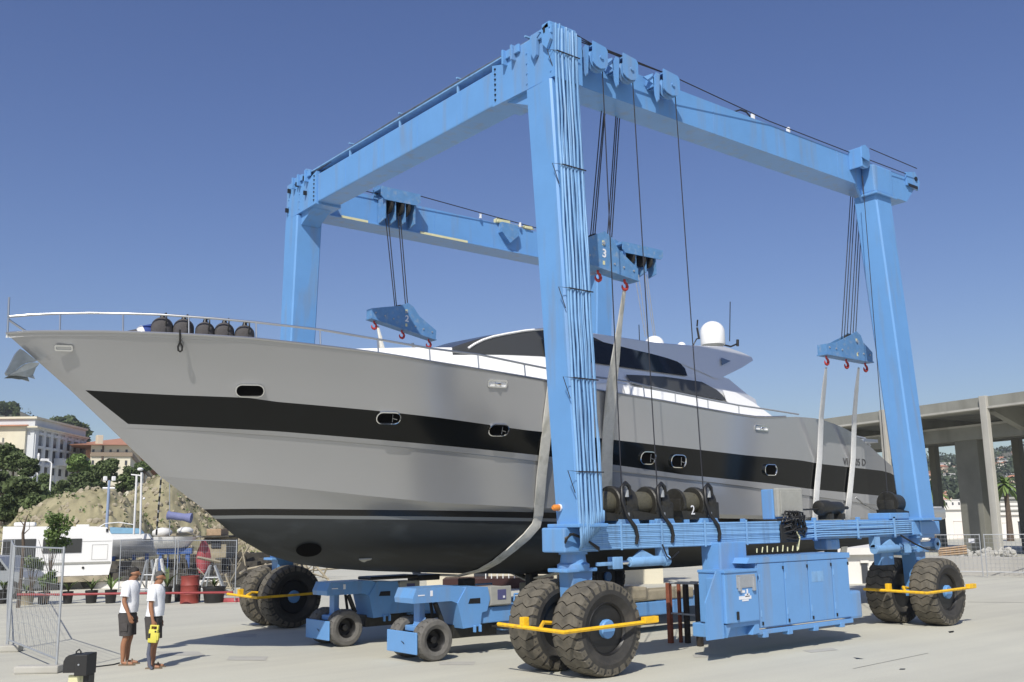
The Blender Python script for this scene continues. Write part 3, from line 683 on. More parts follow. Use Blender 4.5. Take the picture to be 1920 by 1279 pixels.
# ================================================================ motor yacht
YC = 5.4; XE = 14.9
yacht = thing('motor_yacht', (4, YC, 1.1), 'long grey motor yacht with black window band hanging in slings under the blue boat hoist', 'yacht')
def g_(u, p): u = max(0., min(1., u)); return 1-(1-u)**p
STEMPX = [(12, 628), (60, 665), (160, 758), (250, 845), (300, 893), (385, 957), (440, 1005), (500, 1040), (560, 1058), (620, 1066), (700, 1071), (850, 1075), (1050, 1077)]
STEM = [atY(x, y, YC) for x, y in STEMPX]               # going down and aft
def stem_at_z(z):
    for a, b in zip(STEM, STEM[1:]):
        if b.z <= z <= a.z: return lerp(a.x, b.x, (a.z-z)/(a.z-b.z))
    return STEM[0].x if z > STEM[0].z else STEM[-1].x
class Line:
    def __init__(s, px, B, L, p, stern=.94, blunt=0.0):
        s.B, s.L, s.p, s.st, s.bl = B, L, p, stern, blunt
        s.x0 = -99; z0 = atY(px[0][0], px[0][1], YC).z; s.x0 = stem_at_z(z0) if px[0][0] > 13 else STEM[0].x
        s.z0 = z0; tab = [(s.x0, z0)]
        for (x, y) in px[1:]:
            Y = YC-1.0
            for _ in range(40):
                P = atY(x, y, Y); Y = .5*Y+.5*(YC-s.b(P.x))
            tab.append((P.x, P.z))
        tab.sort(); s.tab = tab
    def b(s, X):
        v = s.bl*min(1, max(0, (X-s.x0)/.25)) + (s.B-s.bl)*g_((X-s.x0)/s.L, s.p)
        if X > 6: v *= lerp(1, s.st, min(1, (X-6)/9)**1.6)
        return v
    def z(s, X): return interp(s.tab, X)
    def pt(s, t, side=-1):                               # t 0..1 from stem to transom
        X = lerp(s.x0, XE, t); return Vector((X, YC+side*s.b(X), s.z(X)))
Lsheer = Line([(12, 626), (60, 623), (110, 622.5), (200, 623), (324, 627), (400, 631), (478, 636), (597, 649), (707, 662.5), (820, 681), (920, 697), (1024, 714.5), (1121, 733), (1240, 752), (1320, 767), (1383, 778), (1422, 783), (1457, 782.5), (1497, 781.5), (1535, 785), (1560, 793), (1595, 808), (1638, 843), (1665, 868), (1690, 888), (1710, 905)], 3.25, 12, 2.6, .95, .06)
Ltop = Line([(131, 731), (160, 732), (250, 737), (329, 741), (465, 746), (523, 754), (704, 770), (820, 783), (980, 806), (1018, 810), (1144, 824), (1220, 833), (1400, 854), (1500, 863), (1539, 870), (1664, 884), (1700, 905)], 3.2, 12.5, 2.3, .95, .04)
Lbot = Line([(198, 794), (240, 795), (329, 799), (516, 808.6), (820, 834.5), (1013, 854), (1140, 870), (1280, 890), (1447, 907), (1520, 917), (1653, 930), (1700, 933)], 3.14, 13, 2.1, .95, .03)
Lknu = Line([(208, 802), (330, 806), (397, 809), (516, 817), (820, 844), (1013, 865), (1141, 881), (1280, 898), (1400, 912), (1447, 920), (1653, 948), (1700, 951)], 3.12, 13, 2.05, .95, .03)
Lchi = Line([(300, 893), (336, 896), (500, 909), (600, 920), (700, 931), (830, 943), (950, 949), (1030, 953), (1290, 963), (1500, 969), (1700, 974)], 3.0, 13, 1.8, .96, .02)
Lw1 = Line([(383, 955), (480, 954), (600, 955), (800, 957), (1030, 961), (1290, 971), (1500, 975), (1700, 978)], 2.93, 12.5, 1.8, .96, .02)
Lw2 = Line([(398, 967), (480, 966), (600, 967), (800, 968.5), (1030, 972), (1290, 982), (1500, 986), (1700, 989)], 2.90, 12.5, 1.8, .96, .02)
Lw3 = Line([(405, 973), (480, 972), (600, 973), (800, 975), (1030, 978), (1290, 988), (1500, 992), (1700, 995)], 2.88, 12.5, 1.8, .96, .02)
def keel_z(X):
    for a, b in zip(STEM, STEM[1:]):
        if a.x <= X <= b.x: return lerp(a.z, b.z, (X-a.x)/(b.x-a.x))
    return STEM[-1].z
NS = 72
TS = [(i/NS)**1.45 for i in range(NS+1)]
def strip(m, A, Bf, n, side, bow=0.0, t0=0.):
    """loft between two feature lines with n intermediate rows; bow>0 makes the section hollow (flare)"""
    rows = []
    for t in TS:
        t = lerp(t0, 1, t)
        a = A.pt(t, side) if hasattr(A, 'pt') else A(t, side); b = Bf.pt(t, side) if hasattr(Bf, 'pt') else Bf(t, side)
        r = []
        for k in range(n+1):
            u = k/n; p = a.lerp(b, u); fl = bow*sin(pi*u)*max(0, 1-t*2.2)
            p.y -= side*fl*min(1, 12*t); r.append(p)
        rows.append(r)
    m.grid(rows)
hull = MB()
for side in (-1, 1):
    strip(hull, Lsheer, Ltop, 5, side, .05)
    strip(hull, Lbot, Lknu, 1, side)
    def kn2(t, s): p = Lknu.pt(t, s); f = min(1, t*9); p.y -= s*.035*f; p.z -= .012*f; return p
    strip(hull, Lknu, kn2, 1, side)
    strip(hull, kn2, Lchi, 4, side, .03)
    strip(hull, Lchi, Lw1, 2, side)
# transom
def col(side): return [L.pt(1, side) for L in (Lsheer, Ltop, Lbot, Lknu, Lchi, Lw1, Lw2, Lw3)]
hull.grid([col(-1), col(1)])
HO = hull.build('hull', HULL, yacht, smooth=28)
# black stripe starts with a slanted edge, grey ahead of it
band = MB(); nose = MB()
sT = 0; PT = Ltop.tab[1]; PB_ = Lbot.tab[1]
for side in (-1, 1):
    rows = []; rn = []
    t_a = (PT[0]-Ltop.x0)/(XE-Ltop.x0); t_b = (PB_[0]-Lbot.x0)/(XE-Lbot.x0)
    for t in TS:
        A = Ltop.pt(lerp(t_a, 1, t), side); B = Lbot.pt(lerp(t_b, 1, t), side); rows.append([A.lerp(B, k/3) for k in range(4)])
    band.grid(rows)
    for k in range(5):
        A = Ltop.pt(t_a*k/4, side); B = Lbot.pt(t_b*k/4, side); rn.append([A.lerp(B, j/3) for j in range(4)])
    nose.grid(rn)
BO = band.split('window_band', BAND, yacht, smooth=28)
nose.split('hull_nose', HULL, yacht, smooth=28)
for A, B, nm, mt in ((Lw1, Lw2, 'boot_stripe', BOOT), (Lw2, Lw3, 'boot_line', BOOTG)):
    m = MB()
    for side in (-1, 1): strip(m, A, B, 1, side)
    m.split(nm, mt, yacht, smooth=28)
m = MB()
for side in (-1, 1):
    rows = []
    for t in TS:
        a = Lw3.pt(t, side); xk = lerp(stem_at_z(Lw3.z0), XE, t); kz = min(keel_z(a.x), a.z-.005) if t > 0 else a.z
        if a.x > 9: kz += .30*((a.x-9)/6)**1.5
        r = []
        h = a.z-kz; w = abs(a.y-YC)
        for k in range(9):
            u = k/8; yy = w*cos(u*pi/2)**.9 if u < 1 else 0; zz = kz+h*(1-u)**1.35*(1) if u > 0 else a.z
            r.append(Vector((a.x, YC+side*yy, zz)))
        rows.append(r)
    m.grid(rows)
    if side == -1: ra = rows[-1]
    else: rb = rows[-1]
m.grid([ra, rb])
BT = m.build('hull_bottom', BOTTOM, yacht, smooth=50)
# deck
m = MB(); rows = []
for t in TS: a = Lsheer.pt(t, -1); b = Lsheer.pt(t, 1); rows.append([a+Vector((0, .04, -.06)), Vector((a.x, YC, a.z+.02)), b+Vector((0, -.04, -.06))])
m.grid(rows)
m.build('deck', DWHITE, yacht, smooth=40)
m = MB()
for side in (-1, 1): m.tube([Lsheer.pt(t, side)+Vector((0, 0, .012)) for t in TS if Lsheer.pt(t, side).x < 9.5], .022, 5)
m.split('toe_rail', STEEL, yacht, smooth=60)
LINES = [Lsheer, Ltop, Lbot, Lknu, Lchi, Lw1, Lw2, Lw3]
def hullY(X, z, side=-1):
    pr_ = None
    for L in LINES:
        zz = L.z(X); bb = L.b(X) if X > L.x0 else 0
        if pr_ and zz <= z <= pr_[0]:
            u = (z-zz)/(pr_[0]-zz+1e-9); return YC+side*lerp(bb, pr_[1], u)
        pr_ = (zz, bb)
    if z > Lsheer.z(X): return YC+side*Lsheer.b(X)
    # bottom
    a = Lw3.z(X); kz = keel_z(X); w = Lw3.b(X); h = a-kz
    u = 1-max(0, min(1, (z-kz)/max(h, 1e-3)))**(1/1.35); return YC+side*w*max(0, cos(u*pi/2))**.9
def onhull(x, y):
    Y = YC-2.5
    for _ in range(60): P = atY(x, y, Y); Y = .6*Y+.4*hullY(P.x, P.z)
    P = atY(x, y, Y); e = .06
    tx = Vector((2*e, hullY(P.x+e, P.z)-hullY(P.x-e, P.z), 0)).normalized(); tz = Vector((0, hullY(P.x, P.z+e)-hullY(P.x, P.z-e), 2*e)).normalized()
    n = tx.cross(tz).normalized()
    return P, tx, n.cross(tx).normalized()*-1 if n.cross(tx).z < 0 else n.cross(tx).normalized(), (n if n.y < 0 else -n)
# portholes
def rr_poly(w, h, r, n=5):
    out = []
    for cx, cy, a0 in ((w-r, h-r, 0), (-w+r, h-r, 90), (-w+r, -h+r, 180), (w-r, -h+r, 270)):
        for k in range(n+1): a = radians(a0+90*k/n); out.append((cx+r*cos(a), cy+r*sin(a)))
    return out
def disc_w(P, tx, tz, n): return lambda a, b, o: P+tx*a+tz*b+n*o
for (x, y, wp, hp, md) in ((469, 731, 56, 25, 0), (728, 782, 48, 26, 1), (934, 805, 40, 25, 2), (1213, 858, 30, 24, 2), (1270, 864.5, 30, 24, 3), (1443, 881, 24, 20, 0)):
    P, tx, tz, n = onhull(x, y); P2 = onhull(x+wp/2, y)[0]; P3 = onhull(x-wp/2, y)[0]
    w = (P2-P3).length/2*.97; dep = (P-CAM).length; h = hp/2/FPX*dep*1.02
    f = disc_w(P, tx, tz, n); o1 = rr_poly(w, h, h*.93); o2 = rr_poly(w-.018, h-.018, (h-.018)*.93); o3 = rr_poly(w-.03, h-.03, (h-.03)*.9)
    m = MB(); k = len(o1); rows = [[f(a, b, -.03) for a, b in o1+o1[:1]], [f(a, b, .05) for a, b in o1+o1[:1]], [f(a, b, .055) for a, b in o2+o2[:1]], [f(a, b, .03) for a, b in o3+o3[:1]]]
    m.grid(rows); q = m.build('porthole', CHROME, yacht, smooth=50)
    m = MB(); m.add([f(a, b, .034) for a, b in o3], [tuple(range(len(o3)))]); m.build('porthole_glass', PIT, q)
    if md: m = MB(); m.tube([f(w*.35, -h*.6, .045), f(w*.3, h*.6, .045)], .006, 5); m.tube([f(w*.3, 0, .045), f(w*.7, -h*.2, .045)], .009, 5); m.build('porthole_hinge', STEEL, q)
# fairleads (hawse fittings)
for (x, y, wp, hp) in ((120, 652, 34, 11), (932, 719, 36, 15), (1427, 803, 24, 10)):
    P, tx, tz, n = onhull(x, y); dep = (P-CAM).length; P2 = onhull(x+wp/2, y)[0]; P3 = onhull(x-wp/2, y)[0]; w = (P2-P3).length/2; h = hp/2/FPX*dep
    f = disc_w(P, tx, tz, n); o1 = rr_poly(w, h, h*.5); o2 = rr_poly(w-.02, h-.025, (h-.02)*.5)
    m = MB(); m.grid([[f(a, b, 0) for a, b in o1+o1[:1]], [f(a, b, .03) for a, b in o1+o1[:1]], [f(a, b, .03) for a, b in o2+o2[:1]], [f(a, b, .006) for a, b in o2+o2[:1]]])
    if x > 500: m.tube([f(-w*.3, 0, .03), f(-w*.05, 0, .06), f(w*.3, 0, .03)], .02, 6); m.bbox(-.012, .012, -.012, .012, -h, h, .003, Matrix((tuple(tx)+(0,), tuple(n)+(0,), tuple(tz)+(0,), (0, 0, 0, 1))).transposed().to_4x4()) if False else None
    q = m.build('fairlead', CHROME, yacht, smooth=40)
    m = MB(); m.add([f(a, b, .008) for a, b in o2], [tuple(range(len(o2)))]); m.build('fairlead_opening', STEEL if x < 500 else WHITE, q)
# bow thruster tunnel and transducer on the bottom
P, tx, tz, n = onhull(579, 1030); f = disc_w(P, tx, tz, n)
m = MB(); o = [(.24*cos(a*pi/12), .17*sin(a*pi/12)) for a in range(24)]; o_ = [(a*.93, b*.93) for a, b in o]
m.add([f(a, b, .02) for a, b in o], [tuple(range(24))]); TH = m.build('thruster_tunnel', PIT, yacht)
P, tx, tz, n = onhull(684, 1049); f = disc_w(P, tx, tz, n)
m = MB(); m.prism([f(-.13, .04, 0), f(.13, .05, 0), f(.10, .01, 0), f(.05, .0, 0), f(0, -.06, 0), f(-.06, -.03, 0)], n*.03); m.build('transducer', GREYP, yacht)
# underwater fittings amidships and propeller gear aft
m = MB(); p = atY(876, 1090, 5.2); m.bbox(p.x-.15, p.x+.15, 5.1, 5.35, 1.05, 1.25, .03); m.tube([(p.x, 5.2, 1.15), (p.x, 5.2, .9)], .05, 8)
p = atY(997, 1085, 5.2); m.bbox(p.x-.12, p.x+.12, 5.1, 5.3, 1.0, 1.3, .03); m.split('keel_fitting', BLACK, yacht)
for s in (-1, 1):
    m = MB(); m.tube([(10.6, YC+s*1.1, 1.45), (13.2, YC+s*1.1, 1.02)], .05, 8); m.prism([(12.6, YC+s*1.1-.03, 1.6), (13.0, YC+s*1.1-.03, 1.6), (13.1, YC+s*1.1-.03, 1.08), (12.9, YC+s*1.1-.03, 1.08)], (0, .06, 0))
    m.prism([(13.6, YC+s*1.1-.04, 1.7), (14.2, YC+s*1.1-.04, 1.7), (14.1, YC+s*1.1-.04, .75), (13.75, YC+s*1.1-.04, .75)], (0, .08, 0))
    o = m.build('rudder_gear', BLACK, yacht)
    m = MB()
    for k in range(4):
        a = pi/2*k+.5; c0 = Vector((13.3, YC+s*1.1, 1.0)); u = Vector((0, cos(a), sin(a))); v = Vector((.35, -sin(a)*.9, cos(a)*.9))
        m.prism([c0+u*.04-v*.04, c0+u*.28-v*.2, c0+u*.46-v*.12, c0+u*.46+v*.10, c0+u*.28+v*.2, c0+u*.04+v*.04], (.015, 0, 0))
    m.lathe([(.03, -.14), (.08, 0), (.08, .1), (.02, .22)], (13.3, YC+s*1.1, 1.0), (1, 0, 0), 14); m.build('propeller', BLACK, o)
# swim platform
p0 = atY(1690, 948, YC-2.6); p1 = atY(1774, 953, YC-2.6); p2 = atY(1774, 974, YC-2.6)
m = MB(); m.bbox(14.6, p1.x, YC-2.6, YC+2.6, p2.z, p2.z+.36, .09); m.build('swim_platform', HULL, yacht, smooth=40)
m = MB(); m.bbox(14.9, p1.x-.05, YC-2.5, YC+2.5, p2.z+.36, p2.z+.38, .01); m.build('platform_deck', DWHITE, yacht)
# curved trim line on the quarter
m = MB(); pts = [(1605, 933), (1618, 944), (1635, 953), (1655, 961), (1672, 965)]
m.tube([onhull(*q)[0]+onhull(*q)[3]*.01 for q in pts], .012, 6); m.build('quarter_trim', STEEL, yacht, smooth=60)
# registration on the quarter
rt = mat('registration', (.05, .05, .05), .6)
P, tx, tz, n = onhull(1602, 867); text_obj('registration', 'VI 6205 D', .26, rt, yacht, P+n*.012, tx, tz, .002)
# stem highlight strake: chrome strip above the waterline forward
# ---- superstructure: lofted from profile lines (photo pixels), half-beam b(X,z)
def bs(X, z): return max(.25, (2.25-.34*(z-5.3))*(g_((X+2.2)/8.5, 2.2) if X < 6.3 else 1)*(1-.12*max(0, (X-6)/6)**2))
def onhouse(x, y, off=0.):
    Y = YC-1.6
    for _ in range(50): P = atY(x, y, Y); Y = .5*Y+.5*(YC-bs(P.x, P.z)-off)
    return atY(x, y, Y)
def house_band(top, bot, name, mt, off=0., crown=True, both=True, close=0, sm=35, par=None, thick=None):
    """shell between two pixel polylines, mirrored about the centreline, with a crowned lid"""
    T = sorted([(p.x, p.z) for p in (onhouse(x, y, off) for x, y in top)]); B = sorted([(p.x, p.z) for p in (onhouse(x, y, off) for x, y in bot)])
    xa = max(T[0][0], B[0][0]); xb = min(T[-1][0], B[-1][0]); m = MB(); N = 40; rows = []
    for i in range(N+1):
        X = lerp(xa, xb, i/N); zt = interp(T, X); zb = min(interp(B, X), zt-.002); r = []
        for k in range(4): z = lerp(zb, zt, k/3); r.append(Vector((X, YC-bs(X, z)-off, z)))
        if crown:
            w = bs(X, zt)+off; hgt = crown if crown is not True else .16
            for a in (.97, .85, .5, 0, -.5, -.85, -.97): r.append(Vector((X, YC-w*a, zt+hgt*(1-a*a)*min(1, w/1.2)+(.02 if abs(a) > .9 else .05*0))))
            rows.append(r+[Vector((p.x, 2*YC-p.y, p.z)) for p in r[3::-1]])
        else: rows.append(r)
    if crown: m.grid(rows)
    else:
        m.grid(rows)
        if both: m.grid([[Vector((p.x, 2*YC-p.y, p.z)) for p in r] for r in rows])
    if crown: m.add(rows[-1], [tuple(range(len(rows[-1])))]); m.add(rows[0], [tuple(range(len(rows[0])))])
    return (m.build if crown else m.split)(name, mt, par or yacht, smooth=sm)
# white coachroof / foredeck house
house_band([(640, 655.5), (678, 655.5), (760, 653.5), (855, 653), (944, 653.5), (1018, 664), (1110, 680), (1250, 702), (1340, 722), (1390, 745), (1454, 786)],
           [(640, 672), (700, 690), (800, 705), (1000, 740), (1200, 780), (1460, 812)], 'coachroof', WHITE, 0., crown=.03)
# dark wraparound windscreen body
WST = [(848, 654), (870, 646), (905, 635), (950, 626), (985, 621), (1018, 618.5), (1060, 620), (1113, 628), (1139, 643), (1175, 651), (1220, 662)]
house_band(WST, [(848, 665), (944, 665), (1018, 668), (1110, 684), (1220, 700)], 'windscreen', GLASSF, .01, crown=.1)
# white roof front strip
pts = [(878, 653), (890, 645), (905, 637.5), (925, 631), (950, 626), (985, 620), (1018, 617), (1045, 617.5)]
m = MB(); ps = [onhouse(x, y, .02) for x, y in pts]; m.tube(ps, .03, 6); m.tube([Vector((p.x, 2*YC-p.y, p.z)) for p in ps], .03, 6); m.split('screen_pillar', WHITE, yacht, smooth=60)
# grey roof and fin
house_band([(1018, 617), (1060, 619), (1110, 625.5), (1160, 633), (1234, 644), (1298, 649), (1362, 651), (1394, 662), (1412, 671)],
           [(1018, 619), (1060, 622), (1110, 629), (1125, 640), (1220, 664), (1273, 680), (1320, 700), (1345, 712), (1390, 690), (1412, 676)], 'hardtop', SGREY, .03, crown=.1)
house_band([(1090, 660), (1240, 675), (1273, 678), (1298, 690), (1330, 700), (1366, 710), (1380, 722), (1401, 739), (1420, 751)],
           [(1090, 720), (1150, 718), (1200, 724), (1300, 742), (1360, 754), (1420, 760)], 'side_wall', SGREY, .012, crown=.03)
# upper dark window
house_band([(1015, 636), (1060, 636), (1110, 637.5), (1139, 645), (1180, 654), (1220, 663), (1250, 671), (1273, 679), (1283, 688), (1289, 700)],
           [(1015, 664), (1060, 671), (1110, 680), (1180, 690), (1250, 700), (1289, 705)], 'upper_window', GLASS, .045, crown=False)
# lower dark saloon window
house_band([(1174, 702.5), (1210, 704), (1245, 706), (1316, 716), (1344, 731), (1355, 741), (1362, 750.5)],
           [(1174, 704), (1181, 713), (1188, 722), (1245, 730), (1300, 740), (1362, 751.5)], 'saloon_window', GLASSF, .06, crown=False)
# white after wedge
house_band([(1344, 729), (1380, 736), (1412, 754), (1454, 785)], [(1362, 752), (1385, 770), (1454, 790)], 'cockpit_coaming', WHITE, .07, crown=False)
house_band([(1168, 722), (1200, 727), (1245, 735), (1300, 745), (1362, 755), (1410, 768), (1450, 784)], [(1168, 745), (1245, 765), (1300, 780), (1450, 800)], 'side_deck_wall', WHITE, .09, crown=False)
house_band([(1178, 722), (1185, 723.5), (1191, 725)], [(1174, 743), (1181, 745), (1189, 746)], 'side_deck_pillar', SGREY, .11, crown=False)
# fin emblem
P = onhouse(1360, 678, .05); q = lambda x, y: onhouse(x, y, .06)
m = MB(); m.prism([q(1352, 671), q(1369, 677), q(1361, 681), q(1353, 685)], (0, -.02, 0)); m.build('fin_emblem', mat('emblem_grey', (.10, .15, .24), .5), yacht)
# ---- radar domes and antennas
def dome(x, ytop, ybot, wpx, Y, name='radar_dome', full=True):
    a = atY(x, ybot, Y); t = atY(x, ytop, Y); r = wpx/2/FPX*(a-CAM).dot(Fv); h = t.z-a.z
    m = MB(); prof = [(r*.96, 0), (r, .03), (r, max(.04, h-r*.95))]+[(r*cos(k*pi/16), h-r*.95+r*.95*sin(k*pi/16)) for k in range(1, 8)]+[(.001, h)]
    m.lathe(prof, a, (0, 0, 1), 32, close=True); o = m.build(name, WHITE, yacht, smooth=60)
    if full: m = MB(); m.lathe([(r*.8, -.05), (r*.93, .005)], a, (0, 0, 1), 28); m.build('dome_base', GREYP, o)
    return o
dome(1337, 603, 647, 46, 5.0); dome(1227, 630, 648, 37, 5.6, full=False); dome(1278, 641.5, 650, 16, 5.2, full=False)
m = MB()
p = atY(1368, 640, 5.2); t = atY(1369, 566, 5.2); m.tube([p, t], .014, 5)
p = atY(1199, 640, 5.2); t = atY(1198, 609, 5.2); m.tube([p, t], .012, 5)
a = atY(1300, 668, 4.6); m.tube([atY(1301, 665, 4.6), atY(1301, 645, 4.6), atY(1306, 636, 4.6), atY(1311, 633, 4.6)], .016, 6)
m.tube([atY(1311, 636, 4.6), atY(1307, 614, 4.6)], .03, 6); m.tube([atY(1307, 612, 4.6), atY(1308, 600, 4.6)], .022, 6)
m.tube([atY(1355, 646, 4.9), atY(1370, 650, 4.9), atY(1382, 645, 4.9)], .025, 6); m.tube([atY(1383, 649, 4.9), atY(1383, 637, 4.9)], .04, 8)
m.build('antenna', BLACK, yacht, smooth=60)
# ---- pulpit and side rail
def onsheer(x, y, ins=.12):
    Y = YC-2
    for _ in range(50): P = atY(x, y, Y); Y = .5*Y+.5*(YC-max(.05, Lsheer.b(P.x)-ins))
    return atY(x, y, Y)
top = [(18, 594), (60, 590.5), (110, 588), (170, 587), (235, 588), (300, 590), (400, 597), (477, 604), (600, 618), (707, 636), (805, 653), (898, 665), (985, 683), (1060, 698), (1114, 706.5), (1180, 716), (1206, 722)]
m = MB(); tp = [onsheer(*q) for q in top]; m.tube(tp, .022, 6)
pt_ = onsheer(18, 594); m.tube([Vector((pt_.x, YC, 0))+Vector((0, 0, Lsheer.z0-.02)), Vector((pt_.x-.02, YC, atY(20, 558, YC).z))], .018, 6)
m.tube([pt_, Vector((pt_.x, YC, pt_.z)), Vector((pt_.x, 2*YC-pt_.y, pt_.z))], .02, 6)
for x, y0 in ((113, 589), (231, 588), (354, 593.5), (480, 604), (600, 618), (708, 636), (805, 653), (896, 665), (983, 683), (1206, 723)):
    P = onsheer(x, y0); zs = Lsheer.z(P.x); m.tube([P, Vector((P.x+.01, P.y-.02, zs))], .015, 6)
p = onsheer(18, 597); p2 = onsheer(62, 619.5); m.tube([Vector((p.x, 2*YC-p.y, p.z)), Vector((p2.x+.2, YC+.5, p2.z))], .02, 6)
RA = m.build('guard_rail', STEEL, yacht, smooth=60)
m = MB(); tp = [onsheer(*q, .1) for q in ((1180, 716), (1206, 722.5), (1266, 736), (1327, 749), (1385, 760), (1440, 768), (1497, 777))]; m.tube(tp, .022, 6)
for x, y0 in ((1266, 736), (1327, 749), (1385, 760)): P = onsheer(x, y0, .1); m.tube([P, Vector((P.x, P.y, Lsheer.z(P.x)))], .015, 6)
m.build('guard_rail', GALV, yacht, smooth=60)
# aft davit / rail bits beyond the quarter
m = MB(); m.tube([atY(1604, 818, 5), atY(1622, 822, 5), atY(1632, 836, 5)], .03, 6); m.bbox(*[v for v in (atY(1612, 830, 5).x, atY(1636, 830, 5).x)], 4.8, 5.2, atY(1620, 830, 5).z, atY(1620, 824, 5).z, .01); m.build('aft_rail', GALV, yacht)
# anchor stowed under the bow
def aa(x, y, dy=0.): return atY(x, y, YC+dy)
an = MB()
sh = [aa(36, 655), aa(44, 659), aa(55, 668), aa(68, 677), aa(50, 680), aa(38, 687), aa(28, 695), aa(20, 703), aa(12, 704), aa(10, 699), aa(16, 688), aa(28, 664)]
an.prism([p+Vector((0, -.06, 0)) for p in sh], (0, .12, 0)); ANO = an.build('anchor', ANCH, yacht)
for sg in (-1, 1):
    up = [(72, 681), (58, 680), (46, 683), (36, 690), (27, 697), (15, 705)]; lo = [(62, 692), (57, 705), (50, 709), (40, 709), (28, 707), (13, 707)]
    rows = []
    for (a, b) in zip(up, lo):
        A = aa(*a)+Vector((0, sg*.05, 0)); B = aa(*b)+Vector((0, sg*.20, 0)); Md = A.lerp(B, .5)+Vector((0, sg*.08, 0)); rows.append([A, Md, B, B+Vector((0, -sg*.025, 0)), Md+Vector((0, -sg*.03, 0)), A+Vector((0, -sg*.02, 0))])
    fl = MB(); fl.grid(rows); fl.prism([aa(56, 704)+Vector((0, sg*.19, 0)), aa(60, 713)+Vector((0, sg*.2, 0)), aa(46, 709)+Vector((0, sg*.2, 0))], (0, -sg*.03, 0)); fl.build('anchor_fluke', ANCH, ANO, smooth=50)
# hanging fender rope over the side
P, tx, tz, n = onhull(338, 630)
m = MB(); f = disc_w(P, tx, tz, n); m.tube([f(0, .12, .05), f(0, .0, .04), f(0, -.10, .03), f(.035, -.18, .03), f(.03, -.25, .03), f(0, -.27, .03), f(-.03, -.25, .03), f(-.035, -.18, .03), f(0, -.10, .03)], .016, 6)
m.solo('fender_rope', BLACK, 'looped black rope end hanging from the bow rail over the grey hull side', 'rope', smooth=60)
# ---- fenders on the foredeck rail
def fender(x, ytop, ybot, wpx, label, lean=0):
    P = onsheer(x, ytop, .35); zs = Lsheer.z(P.x); r = wpx*1.14/2/FPX*(P-CAM).dot(Fv); zt = P.z
    t = thing('fender', (P.x, P.y, zs-.25), label, 'fender', 'boat fenders tied along the bow rail')
    h = zt-zs+.25; m = MB()
    prof = [(r*.3, 0), (r*.85, .08), (r, .2), (r*.98, h-r*.95)]+[(r*.98*cos(a*pi/14), h-r*.95+r*.95*sin(a*pi/14)) for a in range(1, 7)]+[(.001, h)]
    m.lathe(prof, (P.x, P.y, zs-.25), (0, 0, 1), 18); m.build('fender_cover', DCLOTH, t, smooth=60)
    m = MB(); m.lathe([(.05, 0), (.04, .04), (.03, .07)], (P.x, P.y, zt-.02), (0, 0, 1), 10)
    rl = onsheer(x, ytop, .12); m.tube([(P.x, P.y, zt+.03), (P.x-.02, rl.y-.03, zt+.03), (P.x-.01, rl.y-.03, zt-.08), (P.x, P.y-r*.9, zt-.2), (P.x, P.y-r-.01, zs)], .014, 6); m.build('fender_lashing', BLACK, t, smooth=60)
for i, (x, yt_, w, lab) in enumerate(((305, 595, 36, 'first upright dark fender from the left, tallest, beside the blue and white bundle'), (345, 598, 34, 'second upright dark fender from the left, above the looped hanging rope'), (385, 604, 32, 'third upright dark fender from the left with a loose black strap'), (421, 605, 33, 'fourth upright dark fender from the left with a knotted top'), (459, 610, 33, 'last upright dark fender, nearest the crane leg'))):
    fender(x, yt_, 0, w, lab)
P = onsheer(262, 606, .4); zs = Lsheer.z(P.x)
t = thing('fender', (P.x, P.y, zs-.1), 'tilted blue and white fender lying at the left end of the fender row', 'fender', 'boat fenders tied along the bow rail')
ax = Vector((.9, -.2, .33)).normalized()
m = MB(); m.lathe([(.05, -.05), (.13, .02), (.16, .12), (.15, .25), (.06, .40), (.02, .42)], Vector((P.x, P.y, zs+.02)), ax, 16); m.build('fender_cover', NAVY, t, smooth=60)
m = MB(); m.lathe([(.132, .0), (.15, .03), (.165, .09), (.16, .1)], Vector((P.x-.01, P.y, zs+.02)), ax, 16); m.build('white_band', WHITE, t, smooth=60)
m = MB(); m.lathe([(.02, -.42), (.11, -.36), (.14, -.2), (.13, -.02)], Vector((P.x, P.y, zs+.02)), ax, 16); m.build('fender_end', DCLOTH, t, smooth=60)

